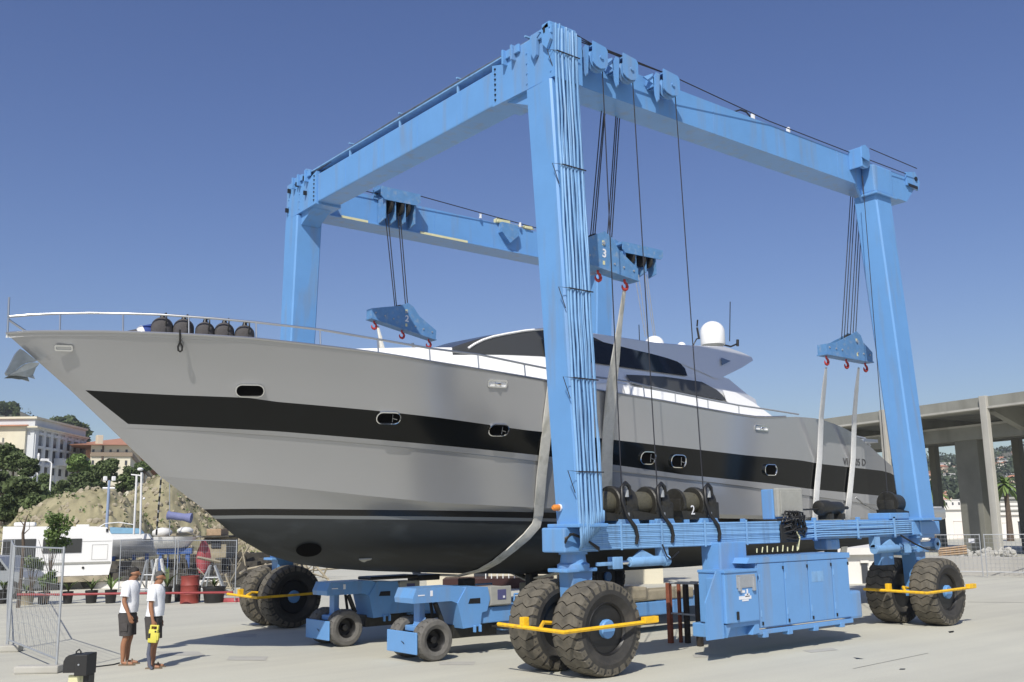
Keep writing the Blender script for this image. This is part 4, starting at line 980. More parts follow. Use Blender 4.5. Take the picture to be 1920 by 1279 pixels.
# ================================================================ load blocks, hooks, ropes and slings
def hook(p, t, s=1., par=None):
    m = MB(); p = Vector(p)
    pts = [p+Vector((0, 0, 0)), p+Vector((.0, 0, -.05))]+[p+Vector((.10*s*sin(a)*1., 0, -.17*s-.02+.10*s*cos(a)*1.)) for a in [radians(v) for v in (10, 45, 90, 130, 170, 210, 250, 285)]]
    m.tube(pts, [q*.8 for q in (.03, .03, .034, .036, .04, .044, .044, .036, .026, .012)], 8); return m.build('hook', RED, t, smooth=60)
def block(x0, x1, zl, zr, apex, apz, Y, label, num, lc, group='hook blocks hanging on wire ropes', hooks=True, cut=.35, th=.26, ins=.15):
    """x0..x1 base, zl/zr base heights, apex X and Z"""
    t = thing('load_block', ((x0+x1)/2, Y, min(zl, zr)), label, 'hook block', group)
    m = MB(); h = .24
    poly = [(x0, zl), (x1, zr), (x1+.02, zr+h), (lerp(apex, x1, .45), lerp(zr+h, apz, .55)), (apex+.22, apz-.02), (apex+.05, apz+.06), (apex-.22, apz-.06), (lerp(x0, apex, .35), zl+h+.08), (x0, zl+h)]
    m.prism([(a, Y-th/2, b) for a, b in poly], (0, .03, 0)); m.prism([(a, Y+th/2-.03, b) for a, b in poly], (0, .03, 0))
    m.prism([(x0+.01, Y-th/2+.03, zl), (x1-.01, Y-th/2+.03, zr), (x1-.01, Y-th/2+.03, zr+.04), (x0+.01, Y-th/2+.03, zl+.04)], (0, th-.06, 0))
    m.prism([(x0-.02, Y-th/2-.02, zl-.03), (x1+.02, Y-th/2-.02, zr-.03), (x1+.02, Y-th/2-.02, zr), (x0-.02, Y-th/2-.02, zl)], (0, th+.04, 0))
    m.prism([(x1-.03, Y-th/2+.03, zr), (x1, Y-th/2+.03, zr), (x1, Y-th/2+.03, zr+h), (x1-.03, Y-th/2+.03, zr+h)], (0, th-.06, 0)); m.prism([(x0, Y-th/2+.03, zl), (x0+.03, Y-th/2+.03, zl), (x0+.03, Y-th/2+.03, zl+h), (x0, Y-th/2+.03, zl+h)], (0, th-.06, 0))
    m.build('side_plates', DBLUE, t)
    m = MB()
    for sx in (-.14, .14): m.lathe([(.19, -.04), (.21, -.035), (.17, 0), (.21, .035), (.19, .04)], (apex+sx*1., Y+(.0 if sx < 0 else .0)+sx*.3, apz-.22), (0, 1, 0), 20)
    m.split('sheave', DARK, t, smooth=40)
    m = MB()
    for u in (.06, .2, .33, .67, .8, .94): m.lathe([(.022, 0), (.022, .02)], (lerp(x0, x1, u), Y-th/2, lerp(zl, zr, u)+.16), (0, -1, 0), 8)
    m.lathe([(.035, 0), (.035, .03)], (apex, Y-th/2, apz-.2), (0, -1, 0), 10); m.build('bolts', GALV, t)
    zz = lambda x: lerp(zl, zr, (x-x0)/(x1-x0))
    for hx in (x0+.15, (x0+x1)/2+.0, x1-ins): hook((hx, Y, zz(hx)-.02), t, .75)
    if num: text_obj('painted_number', num, .24, STICK, t, (apex+.02, Y-th/2-.004, lerp(zz(apex), apz, .42)), (1, 0, (zr-zl)/(x1-x0)*.6), (0, 0, 1), .002, .006)
    m = MB(); m.box(apex-.03, apex+.03, Y-th/2-.003, Y-th/2, zz(apex)+.07, zz(apex)+.15); m.box(apex-.03, apex+.04, Y-th/2-.003, Y-th/2, lerp(zz(apex), apz, .66), lerp(zz(apex), apz, .8)); m.split('worn_patch', PALEY, t)
    return t
YN = 1.15
p0 = atY(1542, 664, YN); p1 = atY(1628, 681, YN); pa = atY(1596, 627, YN)
block(p0.x, p1.x, p0.z+.0, p1.z+.02, pa.x, pa.z, YN, 'blue hook block beside the rear near crane leg, over two white slings', '', 0)
ropes = MB()
for k, (xb, xt) in enumerate(((1578, 1596), (1583, 1600), (1588, 1604), (1594, 1610), (1599, 1614), (1604, 1618))):
    a = atY(xb, 632, YN); b = atY(xt, 372, YN-.3); b.z = 10.6
    ropes.tube([a, b], .012, 5)
ropes.solo('hoist_rope', ROPE, 'bundle of wire ropes above the hook block beside the rear near leg', 'wire rope', 'hoist wire ropes of the hook blocks')
p1 = atY(1183, 532, YN); pa = atY(1122, 441, YN); zl = p1.z+.28; zr = p1.z+.06
block(pa.x-1.05, pa.x+.95, zl, zr, pa.x+.0, pa.z, YN, 'blue hook block numbered 3 just right of the front near crane leg', '3', 0, ins=.26)
B3 = (pa.x-1.05, pa.x+.95, zl, zr)
ropes = MB()
for (xb, xt, dy) in ((1107, 1127, 0), (1111, 1132, .05), (1115, 1134, .1), (1139, 1155, 0), (1143, 1158, .05), (1147, 1162, .1)):
    a = atY(xb, 445, YN+dy); b = atY(xt, 215, YN-.35+dy); ropes.tube([a, b, b+(b-a)*.12], .012, 5)
ropes.solo('hoist_rope', ROPE, 'bundle of wire ropes above the hook block numbered 3', 'wire rope', 'hoist wire ropes of the hook blocks')
YF = 9.45
p0 = atY(692, 598, YF); p1 = atY(812, 636, YF); pa = atY(757, 573, YF)
block(p0.x, p1.x, p0.z+.02, p1.z-.02, pa.x, pa.z, YF, 'blue hook block numbered 2 hanging over the white foredeck', '2', 0)
ropes = MB()
for (xt, xb) in ((722, 741), (727, 744), (746, 761), (750, 765)): ropes.tube([atY(xb, 580, YF), atY(xt, 400, YF)], .014, 5)
ropes.solo('hoist_rope', ROPE, 'wire ropes above the hook block numbered 2', 'wire rope', 'hoist wire ropes of the hook blocks')
ropes = MB()
for (xt, xb) in ((1190, 1210), (1197, 1214), (1209, 1226), (1213, 1229)): ropes.tube([atY(xb, 632, YF), atY(xt, 515, YF)], .014, 5)
ropes.solo('hoist_rope', GALV, 'pale wire ropes running down behind the small white radar dome', 'wire rope', 'hoist wire ropes of the hook blocks')
# slings
def ribbon(m, pts, w, wd, th=.02):
    """flat strap along pts; wd = width direction(s)"""
    rows = []
    for i, p in enumerate(pts):
        p = Vector(p); d = (Vector(pts[min(i+1, len(pts)-1)])-Vector(pts[max(i-1, 0)])).normalized()
        ww = Vector(wd[i] if isinstance(wd, list) else wd); ww = (ww-d*ww.dot(d)).normalized(); n = d.cross(ww)
        W_ = (w[i] if isinstance(w, list) else w)/2
        rows.append([p-ww*W_-n*th/2, p-n*th*.9, p+ww*W_-n*th/2, p+ww*W_+n*th/2, p+n*th*.9, p-ww*W_+n*th/2, p-ww*W_-n*th/2])
    m.grid(rows)
def sling_under(px, wn=.22, start=None, extra=None, xk=None):
    """near side: hook point -> down the hull side -> under to the keel and up the far side"""
    pts = []; wds = []
    if start is not None: pts.append(start); wds.append(Vector((1, .0, 0)))
    for q in px:
        P, tx, tz, n = onhull(*q); pts.append(P+n*.035); wds.append(tx)
    return pts, wds
def make_sling(px, start, label, w=.2, free=None, under=None):
    m = MB(); pts, wds = sling_under(px)
    top = []
    if start is not None:
        a = start; b = pts[0]; top = [a, a.lerp(b, .05), a.lerp(b, .3), a.lerp(b, .6)]
    wl = [.05, .06, .13, .17][:len(top)]+[w]*len(pts)
    P = top+pts; WD = [Vector((1, 0, 0))]*len(top)+wds
    # carry on under the bottom and up the other side
    last = pts[-1]; X = last.x; z0 = last.z
    kz = keel_z(X); bw = Lw3.b(X)
    if under:
        u0 = 1-max(0, min(1, (z0-kz)/max(Lw3.z(X)-kz, 1e-3)))**(1/1.35)
        cnt = 10
        for k in range(1, cnt+1):
            u = lerp(u0, 2., k/cnt); uu = u if u <= 1 else 2-u; side = -1 if u <= 1 else 1
            yy = bw*cos(uu*pi/2)**.9 if uu < 1 else 0; zz = kz+(Lw3.z(X)-kz)*(1-uu)**1.35
            P.append(Vector((X+under*k/cnt, YC+side*(yy+.03), zz-.035))); WD.append(Vector((1, 0, 0))); wl.append(w)
        P.append(Vector((X+under, YC+3.3, 4.2))); WD.append(Vector((1, 0, 0))); wl.append(w)
        P.append(Vector((X+under, YF, 7.2))); WD.append(Vector((1, 0, 0))); wl.append(w*.4)
    ribbon(m, P, wl, WD, .03)
    return m.solo('lifting_sling', SLING, label, 'sling', 'lifting slings under the yacht', smooth=60)
zz = lambda x: lerp(B3[2], B3[3], (x-B3[0])/(B3[1]-B3[0]))
hx = B3[0]+.15
make_sling([(1022, 770), (1020, 800), (1015, 850), (1007, 925), (1003, 957), (1000, 982)], None, 'front lifting sling left of the near crane leg, curving under the bow', .25, under=None) if False else None
# front sling: left edge seen beside the leg, curves forward under the bottom
fs = MB(); pts = []; wd = []
for q in ((1031, 740), (1026, 780), (1021, 830), (1014, 890), (1010, 940), (1008, 965), (1004, 984), (986, 1004), (959, 1027), (930, 1050), (902, 1066)):
    P, tx, tz, n = onhull(*q); pts.append(P+n*.04); wd.append(tx)
pts = [Vector((hx, YN, zz(hx)-.2)), Vector((hx, YN+.1, zz(hx)-.4))]+pts; wd = [Vector((1, 0, 0))]*2+wd
l = pts[-1]
for k in range(1, 7):
    u = k/6; pts.append(Vector((l.x-.15*u, lerp(l.y, YC+1.6, u), max(keel_z(l.x)-.05, lerp(l.z, keel_z(l.x)-.05, min(1, u*3)))))); wd.append(Vector((1, 0, 0)))
pts += [Vector((l.x-.1, YC+3.2, 3.2)), Vector((l.x, YC+3.3, 4.6)), Vector((2.0, YF, 7.3))]; wd += [Vector((1, 0, 0))]*3
ribbon(fs, pts, [.05, .10]+[.21]*(len(pts)-3)+[.1], wd, .03)
fs.solo('lifting_sling', SLING, 'lifting sling left of the near crane leg, curving under the bow', 'sling', 'lifting slings under the yacht', smooth=60)
# sling from the right hook of block 3
m = MB(); hx = B3[1]-.26; st = Vector((hx, YN, zz(hx)-.2)); pts = [st]; wd = [Vector((1, 0, 0))]; wl = [.07]
for q, w in (((1163, 600), .11), ((1158, 640), .16), ((1153, 680), .22), ((1147, 720), .27), ((1138, 800), .28), ((1135, 860), .28), ((1134, 930), .28), ((1133, 960), .28)):
    if q[1] < 740:
        u = (q[1]-560)/180; pts.append(atY(q[0], q[1], lerp(YN, YC-Lsheer.b(1.5)-.1, u))); wd.append(Vector((1, 0, 0)))
    else: P, tx, tz, n = onhull(*q); pts.append(P+n*.05); wd.append(tx)
    wl.append(w)
l = pts[-1]
for (u, z_) in ((.3, 1.75), (.6, 1.3), (1, 1.12)): pts.append(Vector((l.x, lerp(l.y, YC, u), z_))); wd.append(Vector((1, 0, 0))); wl.append(.28)
pts += [Vector((l.x, YC+2.6, 1.8)), Vector((l.x, YC+3.3, 4.6)), Vector((3.0, YF, 7.2))]; wd += [Vector((1, 0, 0))]*3; wl += [.28, .28, .08]
ribbon(m, pts, wl, wd, .03)
m.solo('lifting_sling', SLING, 'lifting sling on the right hook of the block numbered 3, with grey padding', 'sling', 'lifting slings under the yacht', smooth=60)
for pxs, lab in (([(1549, 690), (1546, 720), (1540, 780), (1533, 860), (1528, 915), (1525, 960), (1524, 1000)], 'left of the two white slings under the rear hook block'), ([(1610, 690), (1606, 730), (1602, 780), (1596, 860), (1590, 920), (1585, 970), (1580, 1040)], 'right of the two white slings under the rear hook block')):
    m = MB(); pts = []; wd = []; wl = []
    for i, q in enumerate(pxs):
        if q[1] < 800: u = (q[1]-690)/130; P = atY(q[0], q[1], lerp(YN, YC-3.2, u)); wd.append(Vector((1, 0, 0)))
        else:
            P, tx, tz, n = onhull(*q); P = P+n*.06; wd.append(Vector((1, 0, 0)))
        pts.append(P); wl.append((.05, .12, .16, .19, .20, .20, .20)[i])
    X = pts[-1].x; l = pts[-1]
    for (y, z_) in ((YC-1.5, 1.45), (YC, 1.2), (YC+1.6, 1.45), (YC+3.1, 2.6), (YC+3.3, 4.4)): pts.append(Vector((X, y, z_))); wd.append(Vector((1, 0, 0))); wl.append(.2)
    ribbon(m, pts, wl, wd, .03); m.solo('lifting_sling', mat('sling_'+lab[:5], (.80, .80, .78), .85, var=.06, vscale=8, bump=.4, bscale=50), lab, 'sling', 'lifting slings under the yacht', smooth=60)
# far front sling piece at block 2
m = MB(); a = atY(708, 612, YF); b = Vector((a.x+.1, YC+3.25, 5.2)); ribbon(m, [a, a.lerp(b, .3), b, Vector((b.x, YC+3.25, 3.))], [.06, .12, .2, .2], Vector((1, -.3, 0)), .03)
m.solo('lifting_sling', SLING, 'short visible end of a sling below the block numbered 2', 'sling', 'lifting slings under the yacht')

# ================================================================ low boat transporters under the yacht
cty, ctt = tyre_mesh(.37, .30, 18, .028)
CTY = cty.mesh('tyre', GRUB, 30); CTT = ctt.mesh('tread', GRUB, fix=False)
rm = MB(); rm.lathe([(.19, -.1), (.2, -.12), (.17, -.08), (.16, .02), (.07, .03), (.06, -.06), (.0, -.07)], (0, 0, 0), (0, 1, 0), 28, close=False); rm.lathe([(.19, .1), (.17, .05), (.1, .04)], (0, 0, 0), (0, 1, 0), 24); CRM = rm.mesh('rim', BLACK, 40)
def transporter(x, y, label):
    t = thing('boat_transporter', (x, y, 0), label, 'boat trolley', 'low blue boat trolleys under the yacht')
    def wh(dx, dy):
        w = bpy.data.objects.new('wheel', CTY); COL.objects.link(w); w.parent = t; w.location = (dx, dy, .365)
        for nm, me in (('tread', CTT), ('rim', CRM)): o = bpy.data.objects.new(nm, me); COL.objects.link(o); o.parent = w
    for dx, dy in ((.36, -.36), (.36, .42), (3.75, -.36), (3.75, .42)): wh(dx, dy)
    X = lambda a: x+(a*.80 if a < 3 else a+1.2)
    Y = lambda a: y+a
    m = MB(); m.bbox(X(-.06), X(-.02), Y(-.46), Y(.52), .14, .52, .015); m.bbox(X(0), X(.25), Y(-.1), Y(.1), .3, .42, .02); m.build('bumper_plate', BLUE, t)
    m = MB(); m.prism([(X(-.075), Y(.02), .35), (X(-.075), Y(-.05), .33), (X(-.075), Y(-.08), .3), (X(-.075), Y(.0), .34)], (.01, 0, 0)); m.build('scratch', BLACK, t)
    m = MB()                                                # nose arm with chamfered front
    m.prism([(X(0.0), Y(-.3), 1.01), (X(-.02), Y(-.3), 1.1), (X(.08), Y(-.3), 1.27), (X(1.25), Y(-.3), 1.27), (X(1.45), Y(-.3), 1.22), (X(1.2), Y(-.3), .96), (X(1.05), Y(-.3), 1.01)], (0, .62, 0))
    m.build('nose_arm', BLUE, t)
    m = MB(); m.bbox(X(.34), X(.5), Y(-.08), Y(.12), .5, 1.02, .02); m.bbox(X(.2), X(.62), Y(-.2), Y(.24), .5, .6, .02); m.bbox(X(.36), X(.48), Y(-.3), Y(.34), .32, .42, .02); m.prism([(X(.3), Y(-.14), .56), (X(.55), Y(-.14), .56), (X(.46), Y(-.14), .74)], (0, .28, 0)); m.build('steering_fork', BLUE, t)
    m = MB(); m.tube([(X(.75), Y(-.1), .98), (X(.95), Y(-.1), .62)], .05, 8); m.tube([(X(.8), Y(.1), .98), (X(.9), Y(.1), .5)], .03, 8); m.build('ram', DARK, t)
    m = MB()                                                # side body with hand hole
    m.prism([(X(1.2), Y(-.32), .96), (X(1.45), Y(-.32), 1.24), (X(2.08), Y(-.32), 1.22), (X(2.15), Y(-.32), 1.0), (X(2.05), Y(-.32), .78), (X(1.9), Y(-.32), .76), (X(1.85), Y(-.32), .52), (X(1.35), Y(-.32), .5)], (0, .66, 0))
    m.bbox(X(1.9), X(3.1), Y(-.25), Y(.3), .55, .84, .02)
    bd = m.build('body', BLUE, t)
    m = MB(); m.prism([(X(1.5), Y(-.325), .94), (X(1.55), Y(-.325), 1.03), (X(1.85), Y(-.325), 1.03), (X(1.85), Y(-.325), .93)], (0, .003, 0)); m.build('hand_hole', BLACK, bd)
    m = MB(); m.bbox(X(1.62), X(1.66), Y(-.4), Y(-.33), .42, .55, .01); m.bbox(X(1.78), X(1.82), Y(-.4), Y(-.33), .42, .55, .01); m.build('step', BLUE, bd)
    m = MB(); m.bbox(X(2.16), X(2.78), Y(-.33), Y(-.30), .88, 1.22, .01); m.bbox(X(2.1), X(2.8), Y(-.30), Y(.3), .86, 1.2, .02); c = m.build('control_panel', GREYP, t)
    m = MB(); m.bbox(X(2.36), X(2.62), Y(-.336), Y(-.33), .97, 1.16, .004); m.build('panel_screen', SCREEN, c)
    m = MB(); m.bbox(X(2.52), X(2.58), Y(-.342), Y(-.337), 1.0, 1.04, .002); m.bbox(X(.45), X(.52), Y(-.306), Y(-.301), 1.12, 1.22, .002); m.bbox(X(.12), X(.3), Y(-.306), Y(-.301), 1.135, 1.155, .002); m.build('sticker', STICK, t)
    m = MB(); m.tube([(X(2.9), Y(-.3), .92), (X(2.9), Y(-.3), 1.05), (X(3.02), Y(-.3), 1.05), (X(3.02), Y(-.3), .92)], .022, 6); m.build('lifting_eye', BLUE, t)
    m = MB(); m.bbox(X(2.6), X(6.2), Y(-.22), Y(.26), .38, .68, .03); m.bbox(X(5.2), X(6.6), Y(-.2), Y(.2), .5, .72, .02); m.build('main_frame', BLUE, t)
    m = MB(); m.bbox(X(4.4), X(6.4), Y(-.24), Y(.28), .70, .92, .03); m.bbox(X(4.3), X(4.9), Y(-.26), Y(.3), .72, 1.0, .06); m.build('ballast', TAN, t)
    m = MB(); m.bbox(X(1.3), X(2.6), Y(-.05), Y(.5), .3, .55, .02)
    for k in range(5): m.tube([(X(2.2+.1*k), Y(-.3), .5), (X(2.5+.15*k), Y(-.36), .44-.01*k), (X(3.1+.1*k), Y(-.3), .5)], .02, 5)
    m.build('hose', DARK, t)
    return t
transporter(-1.27, 3.13, 'blue boat trolley nearest the big front tyres, its nose and grey control panel in sunlight')
T2 = transporter(-1.30, 6.27, 'blue boat trolley in the shade behind, under the keel, with black pads on top')
m = MB(); m.bbox(-.3, .9, 5.95, 6.5, 1.27, 1.34, .03); m.bbox(.9, 1.5, 6.0, 6.4, 1.2, 1.32, .02); m.build('support_pad', BLACK, T2)

# rack of steel legs standing beside the power pack
t = thing('steel_rack', (4.1, 1.0, 0), 'narrow rack of rusty and dark steel posts standing beside the blue power cabinet', 'rack')
q = [atZ(1258, 1206), atZ(1277, 1205), atZ(1290, 1206), atZ(1313, 1212)]
zt = upto(q[0], 1093, 1258)
for i, (p, mt, w) in enumerate(zip(q, (RUST, RUST, BROWN, BROWN), (.045, .03, .045, .05))):
    m = MB(); m.bbox(p.x-w, p.x+w, p.y-w, p.y+w, 0, zt, .008); m.build('post', mt, t)
m = MB(); m.tube([Vector((q[0].x, q[0].y, zt)), Vector((q[3].x, q[3].y, zt+.01))], .022, 6); m.tube([Vector((q[0].x, q[0].y, .58)), Vector((q[3].x, q[3].y, .58))], .02, 6)
m.tube([Vector((q[0].x+.5, q[0].y+.2, zt)), Vector((q[3].x+.5, q[3].y+.2, zt))], .02, 6); m.build('cross_bar', GALV, t)

# ================================================================ people
def person(loc, rz, H, label, hair, cap, arm, lean=0., yaw_head=0.):
    s = H/1.75; t = thing('person', (0, 0, 0), label, 'person')
    V = []; E = []; Rr = []
    def v(x, y, z, r, par=None):
        x += lean*max(0, z-.95)
        V.append((x*s, y*s, z*s)); Rr.append(r*s); i = len(V)-1
        if par is not None: E.append((par, i))
        return i
    pel = v(0, 0, .94, .12); sp = v(.0, 0, 1.1, .115, pel); ch = v(.0, 0, 1.30, .125, sp); nb = v(.0, 0, 1.44, .075, ch); nk = v(.02, 0, 1.50, .056, nb)
    h0 = v(.05, 0, 1.565, .068, nk); h1 = v(.05, 0, 1.625, .088, h0); h2 = v(.045, 0, 1.68, .076, h1)
    ns = v(.145, 0, 1.605, .022, h1); v(.166, 0, 1.585, .013, ns)
    chn = v(.115, 0, 1.54, .03, h0)
    for sy in (-1, 1):
        v(.04, sy*.094, 1.61, .02, h1)
        hp = v(0, sy*.09, .88, .095, pel); kn = v(.03, sy*.1, .50, .058, hp); cf = v(-.012, sy*.1, .36, .058, kn); an_ = v(-.01, sy*.1, .10, .037, cf)
        hl = v(-.02, sy*.1, .045, .036, an_); bl = v(.11, sy*.108, .035, .034, hl); v(.19, sy*.11, .028, .024, bl)
        sh = v(0, sy*.17, 1.39, .055, nb)
        el, wr, pa = arm[0 if sy < 0 else 1]
        e_ = v(el[0], sy*el[1], el[2], .042, sh); f0 = v((el[0]*.6+wr[0]*.4), sy*(el[1]*.6+wr[1]*.4), el[2]*.6+wr[2]*.4, .043, e_); w_ = v(wr[0], sy*wr[1], wr[2], .028, f0); p_ = v(pa[0], sy*pa[1], pa[2], .034, w_)
        d = Vector(pa)-Vector(wr); d.normalize()
        for k in range(4):
            o = (k-1.5)*.019; ln = (.075, .085, .08, .062)[k]
            a = v(pa[0]+o+d.x*.04, sy*(pa[1]), pa[2]+d.z*.04, .0105, p_); b_ = v(pa[0]+o+d.x*(.04+ln*.5)+.004, sy*(pa[1]-.004), pa[2]+d.z*(.04+ln*.5), .0095, a)
            v(pa[0]+o+d.x*(.03+ln)+.012, sy*(pa[1]-.022), pa[2]+d.z*(.03+ln*.9), .008, b_)
        a = v(pa[0]+.038, sy*(pa[1]-.012), pa[2]+.012, .012, p_); v(pa[0]+.055, sy*(pa[1]-.02), pa[2]-.03, .010, a)
    me = bpy.data.meshes.new('person_body'); me.from_pydata(V, E, [])
    o = bpy.data.objects.new('body', me); COL.objects.link(o); o.parent = t; ORG[o] = Vector()
    md = o.modifiers.new('skin', 'SKIN'); md.use_smooth_shade = True
    for i, sv in enumerate(me.skin_vertices[0].data): sv.radius = (Rr[i], Rr[i]); sv.use_root = (i == 0)
    sb = o.modifiers.new('sub', 'SUBSURF'); sb.levels = 2; sb.render_levels = 2
    me.materials.append(SKIN)
    def ring(cx, cy, z, a, b, n=20): return [Vector(((cx+lean*max(0, z-.95)+a*cos(2*pi*k/n))*s, (cy+b*sin(2*pi*k/n))*s, z*s)) for k in range(n)]+[Vector(((cx+lean*max(0, z-.95)+a)*s, cy*s, z*s))]
    m = MB(); m.grid([ring(.012, 0, 1.50, .055, .062), ring(.012, 0, 1.495, .078, .085), ring(0, 0, 1.48, .10, .16), ring(0, 0, 1.44, .13, .215), ring(.008, 0, 1.39, .145, .232), ring(.012, 0, 1.30, .155, .215), ring(.02, 0, 1.2, .146, .178), ring(.025, 0, 1.08, .155, .176), ring(.02, 0, 1.0, .155, .182), ring(.01, 0, .93, .16, .188), ring(.01, 0, .925, .14, .17)])
    for sy in (-1, 1):
        el = arm[0 if sy < 0 else 1][0]; A = Vector((lean*.45, sy*.15, 1.43)); B = Vector((el[0]+lean*.2, sy*el[1], el[2]))
        pts = [A, A.lerp(B, .12), A.lerp(B, .35), A.lerp(B, .6), A.lerp(B, .74)]; m.tube([p*s for p in pts], [.075*s, .088*s, .088*s, .084*s, .088*s], 14)
    sh_ = m.build('shirt', SHIRT, t, smooth=60)
    m = MB(); m.grid([ring(.0, 0, 1.0, .13, .155), ring(0, 0, .95, .148, .17), ring(-.01, 0, .86, .152, .18), ring(0, 0, .80, .13, .175)])
    for sy in (-1, 1):
        m.grid([ring(-.005, sy*.085, .90, .14, .092), ring(0, sy*.088, .8, .128, .092), ring(.01, sy*.095, .66, .118, .092), ring(.02, sy*.1, .52, .112, .09), ring(.02, sy*.1, .515, .09, .075)])
        m.bbox((-.05)*s, .08*s, (sy*.185-.01)*s, (sy*.185+.01)*s, .60*s, .74*s, .01)
    m.build('shorts', SHORTS, t, smooth=60)
    m = MB()
    for sy in (-1, 1):
        m.prism([(x*s, (sy*.105+y)*s, .0) for x, y in ((-.07, -.035), (-.07, .035), (0, .04), (.12, .052), (.21, .03), (.23, 0), (.21, -.03), (.12, -.048), (0, -.038))], (0, 0, .022*s))
        m.tube([(.09*s, (sy*.105-.05)*s, .02*s), (.08*s, sy*.105*s, .085*s), (.09*s, (sy*.105+.05)*s, .02*s)], .014*s, 6)
    m.build('sandals', SANDAL, t, smooth=60)
    m = MB(); hx = .035+lean*.7; rows = []
    for i in range(9):
        th = i/8*pi*(.56); r = []
        for k in range(21):
            a = 2*pi*k/20; front = max(0, cos(a)); back = max(0, -cos(a)+.25); tt = th*(1-.40*front+.30*back); st = sin(min(tt, pi/2))*(1 if tt < pi/2 else 1-.10*(tt-pi/2)); r.append(Vector(((hx+.004+.098*st*cos(a)), .088*st*sin(a), 1.632+.106*cos(tt)))*s)
        rows.append(r)
    m.grid(rows)
    if cap: m.prism([(x*s, y*s, 1.69*s) for x, y in ((hx+.08, -.07), (hx+.15, -.045), (hx+.165, 0), (hx+.15, .045), (hx+.08, .07))], (0, 0, .012*s))
    m.build('cap' if cap else 'hair', hair, t, smooth='all')
    t.location = loc; t.rotation_euler = (0, 0, rz); return t
L1 = ((-.0, .235, 1.13), (.085, .235, .90), (.10, .23, .83))
L2 = ((-.02, .245, 1.12), (.03, .25, .88), (.045, .25, .81))
P1 = person((-5.15, 6.36, 0), radians(-40), 1.74, 'person in white polo shirt and dark shorts, left of the two, hands empty', HAIRM, False, (((-.0, .235, 1.13), (.11, .235, .91), (.135, .23, .84)), L2), .055)
P2 = person((-4.95, 5.57, 0), radians(-38), 1.68, 'person in white shirt and dark shorts, right of the two, holding a yellow control box', HAIRG, True, (((.0, .225, 1.12), (.06, .24, .88), (.075, .24, .81)), L2), .03)
m = MB(); m.bbox(.10, .13, -.03, .03, 1.38, 1.42, .006); m.build('shirt_badge', BLACK, P1)
# yellow control box held by the second person
def lp(P, x, y, z): a = P.rotation_euler.z; return Vector((P.location.x+x*cos(a)-y*sin(a), P.location.y+x*sin(a)+y*cos(a), z))
hb_ = lp(P2, .085, -.24, .565); rot = Matrix.Rotation(P2.rotation_euler.z, 4, 'Z')
t = thing('control_box', tuple(hb_), 'bright yellow hand-held remote control box carried by the person on the right', 'control box'); t.rotation_euler = (0, .08, P2.rotation_euler.z)
def local(m, name, mt): o = bpy.data.objects.new(name, m.mesh(name, mt, 40)); COL.objects.link(o); o.parent = t; ORG[o] = Vector(); return o
m = MB(); m.bbox(-.08, .08, -.05, .05, -.11, .12, .025); m.bbox(-.07, -.04, -.03, .03, .11, .18, .01); m.bbox(.05, .08, -.03, .03, .11, .18, .01); m.bbox(-.07, .08, -.025, .025, .165, .19, .01); m.bbox(.07, .1, -.04, .04, -.06, .06, .01); local(m, 'case', YELL)
m = MB(); m.bbox(-.07, -.035, -.056, -.05, -.03, .05, .004); m.bbox(.03, .06, -.056, -.05, .07, .1, .004); m.bbox(.0, .04, -.03, .03, .118, .135, .006); local(m, 'buttons', BLACK)
m = MB(); m.tube([(-.05, 0, -.1), (-.04, -.02, -.3), (.0, -.0, -.5), (.05, .0, -.545)], [.025, .036, .03, .024], 8); local(m, 'hanging_strap', mat('strap_grey', (.10, .11, .15), .8))
# black cable on the ground by the two people
m = MB(); pts = [atZ(x, y, .012) for x, y in ((224, 1243), (213, 1246), (190, 1249), (172, 1251))]; m.tube(pts, .012, 6); m.solo('ground_cable', ROPE, 'thin dark cable lying on the concrete between the left person and the black box', 'cable', smooth=60)

# ================================================================ black junction box on a pale beam in the foreground
D0 = 10.
bx = thing('mooring_box', tuple(atD(148, 1330, D0)-Vector((0, 0, .45))), 'black metal box on a short pale yellow post in the bottom left foreground', 'junction box')
u = Rv.copy(); u.z = 0; u.normalize(); f2 = Vector((-u.y, u.x, 0)); c = atD(148, 1259, D0); c.z -= .0
Mx = Matrix(((u.x, f2.x, 0, c.x), (u.y, f2.y, 0, c.y), (0, 0, 1, c.z), (0, 0, 0, 1)))
m = MB()
m.prism([(-.12, -.1, .0), (.01, -.1, .0), (.01, -.1, .17), (-.07, -.1, .17), (-.10, -.1, .15), (-.12, -.1, .11)], (0, .2, 0), M=Mx); m.bbox(.0, .125, -.12, .12, -.03, .175, .008, M=Mx)
m.tube([Mx @ Vector(p) for p in ((-.03, -.0, .16), (-.04, 0, .19), (-.01, 0, .215), (.01, 0, .19), (.0, 0, .16))], .008, 6); m.build('box', TUB, bx)
m = MB(); m.lathe([(.009, 0), (.009, .01)], Mx @ Vector((.045, -.12, .08)), -f2, 8); m.build('screw', GALV, bx)
m = MB(); m.prism([(-.08, -.05, -.03), (.05, -.05, -.03), (.03, -.05, -1.), (-.1, -.05, -1.)], (0, .03, 0), M=Mx); m.bbox(.03, .10, -.05, .1, -1., -.03, .005, M=Mx); m.build('post', PALEY, bx)
m = MB(); m.bbox(.07, .125, -.06, .09, -1., -.03, .005, M=Mx); m.build('post_side', BLACK, bx)
bx_min = -1.

